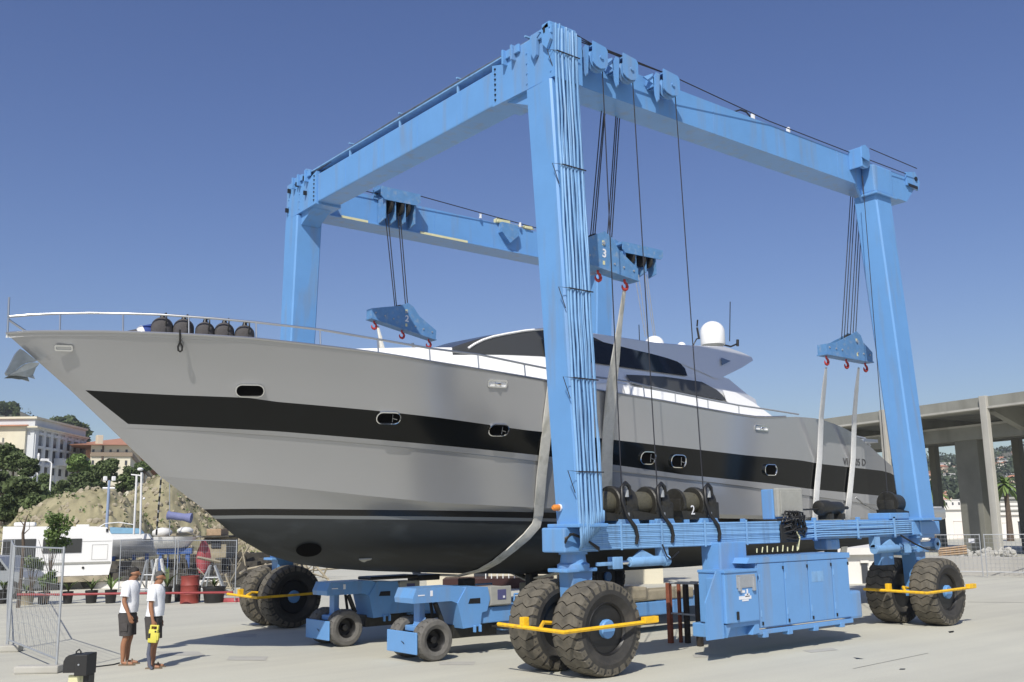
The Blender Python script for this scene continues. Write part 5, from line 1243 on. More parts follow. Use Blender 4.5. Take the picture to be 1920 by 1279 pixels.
# ================================================================ temporary mesh fences
def fence_panel(A, B, h, label, group='temporary mesh fence panels', nv=26, nh=9, post=.021, wire=.0035, sign=None, z0=.1, mt=None, name='mesh_fence'):
    A = Vector(A); B = Vector(B); d = B-A; L = d.length; d.normalize(); c = (A+B)/2
    t = thing(name, (c.x, c.y, 0), label, 'fence', group); up = Vector((0, 0, 1))
    for P in (A, B): m = MB(); m.tube([P+up*.05, P+up*(h+z0)], post, 8); m.build('post', mt or GALV, t, smooth=60)
    m = MB(); m.tube([A+up*(h+z0-.03), B+up*(h+z0-.03)], post*.8, 6); m.tube([A+up*(z0+.12), B+up*(z0+.12)], post*.8, 6); m.build('rail', mt or GALV, t, smooth=60)
    m = MB()
    for k in range(1, nv):
        P = A.lerp(B, k/nv); m.tube([P+up*(z0+.12), P+up*(z0+h-.03)], wire, 3, cap=False)
    for k in range(1, nh):
        z = z0+.12+(h-.15)*k/nh; m.tube([A+up*z, B+up*z], wire, 3, cap=False)
    m.build('wire_mesh', mt or GALV, t)
    return t
def foot(P, d, label, mt=CONC):
    P = Vector(P); d = Vector(d); d.z = 0; d.normalize(); n = Vector((-d.y, d.x, 0))
    Mf = Matrix(((d.x, n.x, 0, P.x), (d.y, n.y, 0, P.y), (0, 0, 1, 0), (0, 0, 0, 1)))
    m = MB(); m.bbox(-.38, .38, -.12, .12, 0, .13, .03, M=Mf); m.solo('fence_foot', mt, label, 'fence foot', 'concrete feet of the mesh fences')
a = atZ(105, 1261); b = atZ(14, 1221); h = upto(a, 1025, 120)-.1
far1 = atZ(13, 1136); far2 = atZ(-60, 1160)
fence_panel(a, b, h, 'mesh fence panel in the left foreground between the two leaning posts')
fence_panel(b+Vector((-.0, .1, 0)), far1, h, 'mesh fence panel running back from the left foreground to the red rail')
fence_panel(far1+Vector((.1, .05, 0)), atZ(-190, 1150), h, 'mesh fence panel farthest back at the left edge')
foot(atZ(72, 1262), Rv, 'long concrete foot under the nearest fence post'); foot(atZ(4, 1222), Rv, 'concrete foot at the left edge of the picture')
yb = [atZ(440, 1130), atZ(330, 1119), atZ(222, 1112)]
h2 = upto(yb[0], 1012, 440)-.1
fence_panel(yb[0], yb[1], h2, 'mesh fence panel just left of the far crane tyres', mt=GALV); fence_panel(yb[1]+Vector((-.1, 0, 0)), yb[2], h2, 'mesh fence panel behind the two people')
foot(atZ(430, 1129), Rv, 'faded red fence foot beside the far crane tyres', PINK)
ra = atZ(1848, 1083); h3 = upto(ra, 1001, 1847)-.1
dirR = (atZ(1920, 1084)-ra).normalized()
fence_panel(ra-dirR*.08, ra-dirR*3.6, h3, 'mesh fence panel at right, ending beside the rear crane tyres, with a small white sign', nv=22, wire=.005)
fence_panel(ra+dirR*.08, ra+dirR*3.6, h3, 'mesh fence panel reaching the right edge of the picture', nv=22, wire=.005)
m = MB(); p = atZ(1828, 1082); z_ = upto(p, 1014, 1828); m.box(p.x-.0, p.x+.02, p.y-.12, p.y+.12, z_-.09, z_+.09); m.solo('notice', STICK, 'small blank white notice on the right mesh fence', 'sign')

# ================================================================ concrete barrier and pavilion at right
m = MB(); Bx = 29.9
prof = [(0, 0), (0, .12), (.12, .16), (.14, .72), (.36, .74), (.36, 0)]
m.prism([(Bx+a, -14, b) for a, b in prof], (0, 42, 0)); m.solo('concrete_barrier', CONC2, 'long low pale concrete wall behind the right fence', 'wall')
pav = thing('pavilion', (50, 16, 0), 'open concrete pavilion with thick roof edge and tall columns', 'pavilion')
ed = [Vector((45.6, -6)), Vector((47.35, 15.42)), Vector((48.97, 22.94)), Vector((50.2, 31))]
dv = (ed[2]-ed[1]).normalized(); nv_ = Vector((dv.y, -dv.x)); e0 = ed[1]-dv*24; e1 = ed[1]+dv*25
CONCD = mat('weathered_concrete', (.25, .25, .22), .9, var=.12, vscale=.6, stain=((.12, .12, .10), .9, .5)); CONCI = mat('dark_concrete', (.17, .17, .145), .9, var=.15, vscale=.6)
def slab(o0, o1, z0, z1, nm='roof_beam', mt=CONCD):
    a = e0+nv_*o0; b = e1+nv_*o0; c_ = e1+nv_*o1; d_ = e0+nv_*o1
    m = MB(); m.prism([(p.x, p.y, z0) for p in (a, b, c_, d_)], (0, 0, z1-z0)); return m.build(nm, mt, pav)
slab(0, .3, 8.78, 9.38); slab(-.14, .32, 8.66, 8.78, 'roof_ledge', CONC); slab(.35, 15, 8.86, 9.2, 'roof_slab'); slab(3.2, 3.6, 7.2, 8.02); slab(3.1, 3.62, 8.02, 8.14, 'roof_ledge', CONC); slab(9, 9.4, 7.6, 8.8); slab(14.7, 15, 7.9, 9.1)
def colm(u, off, w, dpt, z1, nm='column', mt=CONC):
    c_ = ed[1]+dv*u+nv_*off; Mc = Matrix(((nv_.x, dv.x, 0, c_.x), (nv_.y, dv.y, 0, c_.y), (0, 0, 1, 0), (0, 0, 0, 1)))
    m = MB(); m.bbox(0, dpt, -w/2, w/2, 0, z1, .03, M=Mc); m.build(nm, mt, pav)
for u in (-15.2, -7.6, 0, 7.7, 15.4, 23): colm(u, -.22, .46, .30, 9.42)
def upx(px, off):
    r = ray(px, 1000); d2 = Vector((r.x, r.y)); o_ = ed[1]+nv_*off-Vector((CAM.x, CAM.y)); det = d2.x*dv.y-d2.y*dv.x
    return -(d2.x*o_.y-d2.y*o_.x)/det
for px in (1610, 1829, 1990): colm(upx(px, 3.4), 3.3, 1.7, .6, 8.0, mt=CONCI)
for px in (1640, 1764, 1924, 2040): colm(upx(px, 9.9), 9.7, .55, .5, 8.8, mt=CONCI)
for u in (-7.6, 0, 7.7, 15.4):
    c_ = ed[1]+dv*u; Mc = Matrix(((nv_.x, dv.x, 0, c_.x), (nv_.y, dv.y, 0, c_.y), (0, 0, 1, 0), (0, 0, 0, 1)))
    m = MB(); m.prism([(.5, -.25, 8.86), (14.8, -.25, 8.86), (14.8, -.25, 8.3), (3.6, -.25, 7.5), (3.2, -.25, 7.5), (.5, -.25, 8.5)], (0, .5, 0), M=Mc); m.build('roof_rib', CONCD, pav)

# low white buildings beyond the pavilion
def wall_building(name, pxa, pxb, ytop, D, mt, label, cat, openings=(), roof=None, depth=8, z0=0., grp=None):
    """box building whose front face spans two pixel columns at distance D (pxb at D2 if tuple)"""
    Da, Db = D if isinstance(D, tuple) else (D, D)
    A = atD(pxa, 1000, Da); B = atD(pxb, 1000, Db); A.z = B.z = 0
    top = atD((pxa if Da <= Db else pxb), ytop, min(Da, Db)).z
    d = (B-A); L = d.length; d.normalize(); n = Vector((-d.y, d.x, 0))
    if n.dot(Fv) < 0: n = -n
    Mc = Matrix(((d.x, n.x, 0, A.x), (d.y, n.y, 0, A.y), (0, 0, 1, z0), (0, 0, 0, 1))); h = top-z0
    t = thing(name, ((A.x+B.x)/2, (A.y+B.y)/2, z0), label, cat, grp)
    m = MB(); m.box(0, L, 0, depth, 0, h, M=Mc); wl = m.build('wall', mt, t)
    for i, (u0, u1, v0, v1, om) in enumerate(openings):
        m = MB(); m.box(u0*L, u1*L, -.05, -.01, v0*h, v1*h, M=Mc); w_ = m.build('window', om, t)
        m = MB(); m.box(u0*L-.06, u1*L+.06, -.12, -.0, v0*h-.14, v0*h-.02, M=Mc); m.box(u0*L-.04, u1*L+.04, -.10, -.0, v1*h+.01, v1*h+.1, M=Mc); m.build('window_sill', mt, w_)
    if roof == 'hip':
        m = MB(); e = .6; rh = h*.16; m.add([Mc @ Vector(p) for p in ((-e, -e, h), (L+e, -e, h), (L+e, depth+e, h), (-e, depth+e, h), (depth*.5, depth/2, h+rh), (L-depth*.5, depth/2, h+rh))], [(0, 1, 5, 4), (1, 2, 5), (2, 3, 4, 5), (3, 0, 4), (0, 3, 2, 1)]); m.build('roof', TERRA, t)
        m = MB(); m.box(-e*.6, L+e*.6, -e*.6, depth+e*.6, h-.3, h-.02, M=Mc); m.build('cornice', mt, t)
    elif roof == 'flat':
        m = MB(); m.box(-.25, L+.25, -.25, depth+.25, h, h+.25, M=Mc); m.build('roof', mt, t)
    return t, Mc, L, h
WW = mat('white_render', (.72, .70, .66), .85, var=.04, vscale=.4)
wall_building('low_building', 1700, 1836, 957, 106, WW, 'low white building with pale doors seen through the pavilion, left of its main column', 'building', [(.66, .78, .02, .60, mat('pale_door', (.8, .72, .66), .8)), (.30, .42, .02, .62, WIN)], 'flat')
wall_building('low_building', 1866, 1990, 966, 104, WW, 'low white building with dark doorway and pale panel at the right edge', 'building', [(.13, .26, .02, .66, mat('panel_white', (.82, .80, .76), .8)), (.36, .5, .02, .72, WIN)], 'flat')
wall_building('low_building', 1862, 1925, 936, 125, GREYP, 'grey building with louvred upper storey behind the right low building', 'building', [(.3, .95, .70, .78, WW), (.3, .95, .82, .9, WW)], 'flat')
# timber stack and rubble by the barrier
t = thing('timber_stack', tuple(Vector((31.5, 11.5, .7))), 'stack of brown timber planks on the low wall beside the rear crane tyre', 'timber')
a = atD(1760, 1034, 42.5); b = atD(1812, 1030, 43)
rnd = random.Random(5)
t.location = (a+b)/2-Vector((0, 0, .3)); ORG[t] = t.location.copy()
for k in range(4):
    m = MB(); z_ = a.z-.18+k*.09; m.tube([a+Vector((0, 0, z_-a.z)), b+Vector((0, 0, z_-a.z+rnd.uniform(-.05, .05)))], .05, 4); m.build('plank', WOOD, t)
rb = MB(); rnd = random.Random(8)
for k in range(200):
    p = atD(rnd.uniform(1790, 1905), 1040, rnd.uniform(43, 47)); r = rnd.uniform(.05, .16); p.z = rnd.uniform(.3, .85)
    bm = bmesh.new(); bmesh.ops.create_icosphere(bm, subdivisions=1, radius=r); rb.add([q.co*rnd.uniform(.7, 1.2)+p for q in bm.verts], [tuple(x.index for x in f.verts) for f in bm.faces]); bm.free()
rb.solo('rubble', CONC, 'heap of grey rubble behind the low wall at right', 'rubble', kind='stuff')
wall_building('storage_shed', 800, 1240, 1060, 39, CREAM, 'long low cream shed seen in the gap under the yacht hull', 'shed', [(.55, .62, .02, .7, WIN), (.2, .26, .02, .7, WIN)], 'flat', depth=5)
wall_building('storage_shed', 1575, 1690, 1040, 37, WW, 'white shed glimpsed between the power cabinet and the rear tyres', 'shed', [(.3, .4, .02, .7, WIN)], 'flat', depth=5)
t = thing('moored_launch', tuple(Vector((atD(900, 1100, 37).x, atD(900, 1100, 37).y, 0))), 'dark red launch with a row of white rail posts, seen under the yacht', 'boat')
a = atD(830, 1100, 37); b = atD(1010, 1100, 37); d = (b-a).normalized(); n = Vector((-d.y, d.x, 0))
m = MB(); a.z = b.z = .3; m.prism([a+Vector((0, 0, -.28)), b+Vector((0, 0, -.28)), b+d*.6+Vector((0, 0, .1)), a+Vector((0, 0, .08))], n*1.8); m.build('hull', mat('dark_red_hull', (.04, .014, .013), .5), t)
m = MB()
for k in range(9): p = a.lerp(b, .45+.06*k); m.tube([p+Vector((0, 0, .08)), p+Vector((0, 0, .38))], .02, 5)
m.tube([a.lerp(b, .45)+Vector((0, 0, .38)), a.lerp(b, .93)+Vector((0, 0, .38))], .02, 5); m.build('rail', WHITE, t)

# ================================================================ vegetation
def leafball(m, c, r, n, size, rnd, flat=.8):
    """n leaf clumps (crossed small quads) spread through an uneven ball"""
    for _ in range(n):
        while True:
            p = Vector((rnd.uniform(-1, 1), rnd.uniform(-1, 1), rnd.uniform(-1, 1)))
            if .25 < p.length < 1: break
        q = Vector(c)+Vector((p.x*r, p.y*r, p.z*r*flat)); s_ = size*rnd.uniform(.6, 1.5)
        a = Vector((rnd.gauss(0, 1), rnd.gauss(0, 1), rnd.gauss(0, .8))).normalized(); b = a.cross(Vector((rnd.gauss(0, 1), rnd.gauss(0, 1), rnd.gauss(0, 1)))).normalized()
        k = len(m.v); m.v += [q-a*s_, q+b*s_*.6, q+a*s_, q-b*s_*.6]; m.f.append((k, k+1, k+2, k+3))
def tree(cx, cy, wpx, hpx, D, label, mt=LEAF1, nb=9, n=170, size=None, seed=0, grp='trees on the left hillside', name='pine_tree', flat=.7, trunk_lean=0., z0=0.):
    rnd = random.Random(seed*7+int(cx)); c = atD(cx, cy, D); w = wpx/FPX*D/2; h = hpx/FPX*D/2; size = size or max(.13, w*.11); nb = int(nb*1.3)
    t = thing(name, (c.x, c.y, z0), label, 'tree', grp)
    m = MB(); limbs = MB(); base = Vector((c.x+trunk_lean, c.y, z0)); fork = Vector((c.x+trunk_lean*.4, c.y, max(z0+.5, c.z-h*.8)))
    limbs.tube([base, base.lerp(fork, .5)+Vector((.1, 0, 0)), fork], [w*.10, w*.075, w*.06], 7)
    for k in range(nb):
        a = 2*pi*k/nb+rnd.uniform(-.3, .3); rr = w*rnd.uniform(.3, .72) if k else 0; zc = c.z+h*rnd.uniform(-.5, .6); br = w*rnd.uniform(.36, .56)
        p = Vector((c.x+rr*cos(a), c.y+rr*sin(a), zc)); leafball(m, p, br, n, size, rnd, flat); limbs.tube([fork, fork.lerp(p, .5)+Vector((0, 0, -h*.08)), p], [w*.045, w*.03, w*.01], 5)
    m.build('crown', mt, t, fix=False); limbs.build('trunk', BARK, t, smooth=60)
    return t
tree(22, 858, 66, 62, 74, 'dark umbrella pine at the left edge in front of the villa', LEAF1, 12, 260, seed=1, trunk_lean=.4)
tree(52, 880, 42, 58, 72, 'second dark pine from the left, its crown covering the corner of the white building', LEAF1, 9, 240, seed=2)
tree(146, 868, 44, 44, 92, 'green tree between the white building and the cream one', LEAF2, 9, 220, seed=3)
tree(148, 912, 54, 62, 88, 'dark shaded tree below the gap between the two buildings', LEAF1, 10, 220, seed=4)
tree(201, 882, 50, 50, 86, 'round-topped pine covering the lower storey of the cream building', LEAF1, 10, 260, seed=5)
tree(110, 918, 60, 44, 84, 'wide green bush at the foot of the large white building', LEAF3, 9, 220, seed=6)
tree(45, 925, 92, 70, 70, 'broad light green tree above the white caravan', LEAF3, 12, 260, seed=7)
tree(232, 908, 40, 42, 90, 'olive green tree right of the twin-headed lamp', LEAF3, 8, 200, seed=8)
tree(272, 876, 34, 32, 100, 'small tree partly hidden by the yacht bow', LEAF3, 8, 200, seed=9)
tree(10, 955, 60, 60, 62, 'dark tree low at the left edge behind the caravan', LEAF1, 8, 220, seed=10)
tree(12, 768, 50, 20, 330, 'wooded clump on the ridge at the far left', LEAF1, 9, 120, seed=11, grp='trees on the ridge', name='tree', size=1.)
tree(128, 795, 60, 15, 300, 'trees on the ridge just right of the white building roof', LEAF1, 7, 120, seed=12, grp='trees on the ridge', name='tree', size=.9)
tree(155, 812, 26, 40, 240, 'tall dark trees on the slope beside the white building', LEAF1, 9, 160, seed=13, grp='trees on the ridge', name='tree', size=.8)
for i, (x, hh) in enumerate(((27, 20), (33, 16))): 
    c = atD(x, 775, 300); t = thing('cypress', (c.x, c.y, 20), ('left' if i == 0 else 'right')+' of the two thin cypresses on the ridge', 'tree', 'cypresses on the ridge'); m = MB(); rnd = random.Random(i)
    for k in range(8): leafball(m, c+Vector((0, 0, -2+k*.55)), .9*(1-k/11), 60, .3, rnd, .9)
    m.build('crown', LEAF1, t, fix=False); m = MB(); m.tube([(c.x, c.y, 20), (c.x, c.y, c.z)], .3, 6); m.build('trunk', BARK, t)

for i, (x, y, w_, h_, D, lab, mt) in enumerate(((5, 905, 56, 60, 78, 'dark tree at the left edge below the villa terrace', LEAF1), (82, 905, 46, 40, 96, 'green tree in front of the white building, left of the curved lamp', LEAF3), (128, 935, 62, 40, 80, 'olive bush where the rounded mound meets the trees', LEAF3), (172, 890, 40, 48, 94, 'mid green tree just left of the twin-headed lamp', LEAF2), (178, 925, 60, 40, 84, 'dark bushy tree behind the top of the rounded mound', LEAF1), (75, 945, 60, 40, 68, 'light green bush low behind the caravan roof', LEAF3), (250, 890, 36, 40, 98, 'dark tree under the right end of the cream building', LEAF1))):
    tree(x, y, w_, h_, D, lab, mt, 10, 240, seed=30+i)
# sapling in front of the caravan, low shrubs
rnd = random.Random(21); c = atD(104, 998, 33.5)
t = thing('sapling', (c.x, c.y, 0), 'bright green bushy sapling in front of the white caravan', 'tree'); m = MB()
for k in range(26):
    a = rnd.uniform(0, 2*pi); rr = rnd.uniform(0, .5); leafball(m, c+Vector((rr*cos(a), rr*sin(a), rnd.uniform(-.55, .5))), .2, 60, .055, rnd, 1)
m.build('crown', LEAF2, t, fix=False); m = MB(); m.tube([(c.x-.2, c.y, 0), (c.x-.1, c.y, .9), c], [.035, .03, .015], 6)
for k in range(7): m.tube([(c.x-.1, c.y, .9), c+Vector((rnd.uniform(-.5, .5), rnd.uniform(-.4, .4), rnd.uniform(-.3, .4)))], [.015, .006], 4)
m.build('trunk', BARK, t)
def shrub(x, y, wpx, hpx, D, label, mt=LEAF3, seed=0, name='shrub', cat='shrub'):
    rnd = random.Random(seed+int(x)); c = atD(x, y, D); w = wpx/FPX*D/2; h = hpx/FPX*D/2
    t = thing(name, (c.x, c.y, 0), label, cat, 'potted plants and shrubs along the red rail'); m = MB()
    for k in range(10): leafball(m, c+Vector((rnd.uniform(-.6, .6)*w, rnd.uniform(-.6, .6)*w, rnd.uniform(-.6, .6)*h)), w*.4, 45, .06, rnd, .8)
    m.build('leaves', mt, t, fix=False); m = MB()
    for k in range(6): m.tube([(c.x+rnd.uniform(-.1, .1), c.y, max(.0, c.z-h-.6)), c+Vector((rnd.uniform(-.7, .7)*w, 0, rnd.uniform(-.2, .9)*h))], [.02, .006], 4)
    m.build('stem', BARK, t); return t
shrub(62, 1060, 50, 34, 33, 'sprawling green plant behind the left fence, in front of the caravan window', LEAF3, 1)
shrub(90, 1082, 34, 26, 32.5, 'leafy plant between the two leaning fence posts', LEAF2, 2)
c = atD(44, 1000, 32); t = thing('bare_tree', (c.x, c.y, 0), 'bare pale tree stem in front of the caravan near the left edge', 'tree'); m = MB()
m.tube([(c.x, c.y, 0), atD(44, 1030, 32), atD(43, 1000, 32), atD(47, 980, 32), atD(52, 966, 32)], [.06, .055, .045, .03, .015], 6); m.tube([atD(44, 1002, 32), atD(55, 992, 32), atD(56, 975, 32)], [.02, .012, .008], 4); m.tube([atD(45, 985, 32), atD(37, 975, 32), atD(33, 962, 32)], [.02, .01, .006], 4); m.build('trunk', BARK, t, smooth=60)

# ================================================================ hills, mound
def terrain(name, pxs, D0, D1, prof, mt, nd=16, nz_=1., sc=.03, z_foot=-1.):
    rows = []; n = 90
    for i in range(n+1):
        x = lerp(pxs[0], pxs[1], i/n); r = []
        for j in range(nd+1):
            u = j/nd; D = lerp(D0, D1, u); p = atD(x, 980, D); top = atD(x, interp(prof, x), D1).z
            hh = z_foot+(top-z_foot)*(u**1.15); p.z = hh+nz_*u*(noise.noise(Vector((p.x*sc, p.y*sc, 3)))*2+noise.noise(Vector((p.x*sc*4, p.y*sc*4, 7)))*.6)*(1 if j < nd else .35); r.append(p)
        bk = atD(x, 980, D1*1.25); bk.z = z_foot; r.append(bk); rows.append(r)
    m = MB(); m.grid(rows); o = m.build(name, mt, smooth='all'); o['kind'] = 'structure'; return rows
HL = terrain('hill', (-700, 420), 150, 420, [(-700, 750), (0, 762), (30, 772), (60, 786), (110, 803), (150, 815), (165, 834), (210, 838), (260, 866), (420, 930)], HILLM, nz_=2.2)
HR = terrain('hill', (1500, 2700), 180, 650, [(1500, 900), (1731, 853), (1760, 856), (1798, 860), (1864, 853), (1915, 845), (2100, 830), (2700, 800)], HILLM, nz_=5, sc=.012)
HM = terrain('hill', (380, 1560), 300, 650, [(380, 925), (700, 950), (1100, 948), (1560, 905)], HILLM, nz_=3, sc=.012)
wd_ = MB(); rnd = random.Random(4)
def at_rows(rows, u, v):
    i = u*(len(rows)-1); j = v*(len(rows[0])-2); a = int(i); b = int(j); a = min(a, len(rows)-2); b = min(b, len(rows[0])-3)
    return rows[a][b].lerp(rows[a+1][b], i-a).lerp(rows[a][b+1].lerp(rows[a+1][b+1], i-a), j-b)
for rows, cnt, u0, u1, sz in ((HL, 700, .5, .92, .8), (HR, 1500, .1, .5, 1.2)):
    for _ in range(cnt):
        p = at_rows(rows, rnd.uniform(u0, u1), rnd.uniform(.25, 1)); r = rnd.uniform(1.2, 3.)*sz; leafball(wd_, p+Vector((0, 0, r*.5)), r, 16, r*.3, rnd, .8)
wd_.solo('woodland', mat('leaf_far', (.055, .075, .04), .9, var=.5, vscale=.08), 'dark green scrub and trees covering the far hillsides', 'woodland', kind='stuff', fix=False)
# small houses on the right hill
HCOL = [mat('house_a', (.72, .68, .60), .9), mat('house_b', (.62, .50, .38), .9), mat('house_c', (.78, .76, .72), .9)]
def proto(i):
    t = thing('hill_house', (0, 0, 0), 'tiny pale house with tiled roof on the far right hillside' if i != 1 else 'tiny tan house with tiled roof on the far right hillside', 'house', 'houses on the right hillside')
    if i == 2: t['label'] = 'tiny white flat-roofed house on the far right hillside'
    L = (9, 11, 14)[i]; w = 8; h = (6, 8, 7)[i]
    m = MB(); m.box(-L/2, L/2, -w/2, w/2, -4, h); m.build('wall', HCOL[i], t)
    m = MB()
    if i == 2: m.box(-L/2-.4, L/2+.4, -w/2-.4, w/2+.4, h, h+.5)
    else: m.add([(-L/2-.6, -w/2-.6, h), (L/2+.6, -w/2-.6, h), (L/2+.6, w/2+.6, h), (-L/2-.6, w/2+.6, h), (-L/2+3, 0, h+2.2), (L/2-3, 0, h+2.2)], [(0, 1, 5, 4), (1, 2, 5), (2, 3, 4, 5), (3, 0, 4), (3, 2, 1, 0)])
    m.build('roof', TERRA if i != 2 else HCOL[2], t)
    for k in range(3):
        x = -L/2+L*(k+.5)/3; m = MB(); m.box(x-.6, x+.6, -w/2-.08, -w/2-.02, h*.45, h*.75); m.build('window', WIN, t)
    return t
protos = [proto(i) for i in range(3)]
spots = []
rnd = random.Random(12)
for xr, n in (((1733, 1798), 34), ((1862, 1922), 36)):
    for k in range(n): spots.append((rnd.uniform(*xr), rnd.uniform(.18, .86)))
used = [False]*3
for k, (x, v) in enumerate(spots):
    i = k % 3; u = (x-1500)/1200; p = at_rows(HR, u, v)
    o = protos[i] if not used[i] else copy_tree(protos[i]); used[i] = True
    o.location = p+Vector((0, 0, -.5)); o.rotation_euler = (0, 0, radians(rnd.uniform(-80, -10)+20)); f = rnd.uniform(.22, .45); o.scale = (f, f, f)
# palms
def palm(x, ytop, D, label, seed):
    rnd = random.Random(seed); c = atD(x, ytop, D); t = thing('palm_tree', (c.x, c.y, 0), label, 'tree', 'palms beyond the pavilion')
    m = MB(); m.tube([(c.x, c.y, 0), (c.x+.1, c.y, c.z*.5), c], [.35, .25, .22], 8); m.build('trunk', BARK, t); m = MB()
    for k in range(46):
        a = rnd.uniform(0, 2*pi); e = rnd.uniform(-.6, 1.2); L = rnd.uniform(1.4, 2.1); d = Vector((cos(a)*cos(e), sin(a)*cos(e), sin(e))); pts = [c+d*L*s_+Vector((0, 0, -.9*s_*s_)) for s_ in (0, .35, .7, 1)]
        sd_ = d.cross(Vector((0, 0, 1))).normalized()*.16
        m.grid([[p-sd_*w, p, p+sd_*w] for p, w in zip(pts, (.4, 1.1, 1, .2))])
    m.build('crown', LEAF2, t, fix=False)
palm(1749, 918, 97, 'palm tree seen just right of the rear crane leg', 1); palm(1884, 908, 95, 'palm tree right of the main pavilion column', 2)
# excavated earth mounds
MROWS = []
def mound(cx, D, profile, label, w=9, seed=0):
    """ridge whose skyline follows (px, py)"""
    rows = []; n = 150; x0, x1 = profile[0][0], profile[-1][0]
    for i in range(n+1):
        x = lerp(x0, x1, i/n); top = max(.02, atD(x, interp(profile, x), D).z); r = []
        for j in range(41):
            u = j/40; p = atD(x, 1000, D+(u-.5)*w*2*max(.25, min(1, top/6))); k = sin(pi*u)**.8
            p.z = top*k+(noise.noise(Vector((p.x*.35+seed, p.y*.35, 1)))*.7+noise.noise(Vector((p.x*1.1, p.y*1.1, 2)))*.35+noise.noise(Vector((p.x*3., p.y*3., 5)))*.2+abs(noise.noise(Vector((p.x*1.8, p.y*1.8, 9))))*-.45)*k*(1 if j != 20 else .5)-.05; r.append(p)
        rows.append(r)
    MROWS.append(rows); m = MB(); m.grid(rows); return m.solo('earth_mound', EARTH, label, 'earth mound', smooth='all')
mound(175, 62, [(-40, 1010), (20, 985), (60, 955), (100, 928), (130, 918), (165, 912), (200, 916), (235, 935), (270, 965), (300, 1010)], 'broad rounded mound of pale earth behind the caravan', seed=1)
mound(300, 70, [(150, 1030), (190, 975), (225, 935), (250, 915), (275, 897), (297, 884), (318, 900), (350, 930), (390, 965), (430, 985), (560, 1000), (640, 1020)], 'steeper earth mound with scrub behind the small boats, partly hidden by the yacht bow', seed=2)
rnd = random.Random(6); m = MB(); rk = MB()
for rows, cnt, u0, u1 in ((MROWS[0], 130, .05, .95), (MROWS[1], 260, .05, .75)):
    for _ in range(cnt):
        p = rows[int(rnd.uniform(u0, u1)*(len(rows)-1))][int(rnd.uniform(3, 24))]; leafball(m, p, rnd.uniform(.08, .38), 14, .07, rnd, .7)
    for _ in range(cnt*2):
        p = rows[int(rnd.uniform(u0, u1)*(len(rows)-1))][int(rnd.uniform(2, 26))]; r = rnd.uniform(.05, .26); bm = bmesh.new(); bmesh.ops.create_icosphere(bm, subdivisions=1, radius=r); rk.add([v_.co*rnd.uniform(.6, 1.2)+p for v_ in bm.verts], [tuple(q_.index for q_ in f_.verts) for f_ in bm.faces]); bm.free()
rk.solo('mound_stones', TAN, 'loose stones and clods scattered over the earth mounds', 'stones', kind='stuff')
m.solo('scrub', LEAF3, 'low green scrub dotted over the earth mounds', 'scrub', kind='stuff', fix=False)

# ================================================================ large buildings at left
def facade(A, B, z0, z1, depth, mt, t, rows, lit=None):
    pass
# big white institutional building: corner at px 52, shaded face to the right, sunlit face to the left
Dc = 118.; C0 = atD(51, 1000, Dc); C0.z = 0
def ondir(x, fixed, dirv):
    """point on the horizontal line from fixed along dirv seen at pixel column x"""
    r = ray(x, 1000); a = fixed; det = r.x*(-dirv.y)+r.y*dirv.x
    s_ = ((a.x-CAM.x)*(-dirv.y)+(a.y-CAM.y)*dirv.x)/det; return Vector((CAM.x+r.x*s_, CAM.y+r.y*s_, 0))
dR = Vector((.60, .80, 0)); dL = Vector((-.80, .60, 0))
C1 = ondir(149, C0, dR); C2 = ondir(-60, C0, dL)
zt = atD(51, 777, Dc).z; zt1 = zt
wb = thing('white_building', (C0.x, C0.y, 0), 'large white institutional building with tall narrow windows and a plain attic band', 'building')
m = MB(); far = C1+(C2-C0); m.prism([C0, C1, far, C2], (0, 0, zt)); m.build('wall', PALE, wb)
def band(z0, z1, off, mt, nm, par):
    m = MB(); a, b, c_ = C0, C1, C2; nR = Vector((.80, -.60, 0)); nL = Vector((-.60, -.80, 0))
    m.prism([a+nR*off+nL*off, b+nR*off, b, a, c_, c_+nL*off], (0, 0, z1-z0)); m.v = [p+Vector((0, 0, z0)) for p in m.v]; return m.build(nm, mt, par)
zb = lambda y: atD(51, y, Dc).z
band(zb(799), zb(796), .55, CREAM, 'cornice', wb); band(zb(781), zb(777), .3, CREAM, 'parapet', wb); band(zb(802), zb(799), .3, PALE, 'cornice', wb)
nR = Vector((.80, -.60, 0)); nL = Vector((-.60, -.80, 0)); Lr = (C1-C0).length
for r_, (ya, yb2) in enumerate(((812, 832), (838, 862), (872, 886))):
    z0_, z1_ = zb(yb2), zb(ya)
    for k in range(7):
        p = C0+dR*(Lr*(.07+.135*k)); m = MB(); m.prism([p+nR*.03+Vector((0, 0, z0_)), p+dR*.95+nR*.03+Vector((0, 0, z0_)), p+dR*.95+nR*.03+Vector((0, 0, z1_)), p+nR*.03+Vector((0, 0, z1_))], nR*.02); w_ = m.build('window', WIN, wb)
        m = MB(); m.prism([p-dR*.15+nR*.02+Vector((0, 0, z1_+.05)), p+dR*1.1+nR*.02+Vector((0, 0, z1_+.05)), p+dR*1.1+nR*.02+Vector((0, 0, z1_+.35)), p-dR*.15+nR*.02+Vector((0, 0, z1_+.35))], nR*.3); m.build('window_hood', PALE, w_)
for k in range(8):
    p = C0+dR*(Lr*(.01+.135*k)); m = MB(); m.prism([p+Vector((0, 0, 0)), p+dR*.8, p+dR*.8+nR*.14, p+nR*.14], (0, 0, zb(802))); m.build('pilaster', PALE, wb)
m = MB(); p = C0+dR*(Lr*.38); m.prism([p+Vector((0, 0, zb(866))), p+dR*6+Vector((0, 0, zb(866))), p+dR*6+nR*1.2+Vector((0, 0, zb(866))), p+nR*1.2+Vector((0, 0, zb(866)))], (0, 0, .9)); m.build('balcony', PALE, wb)
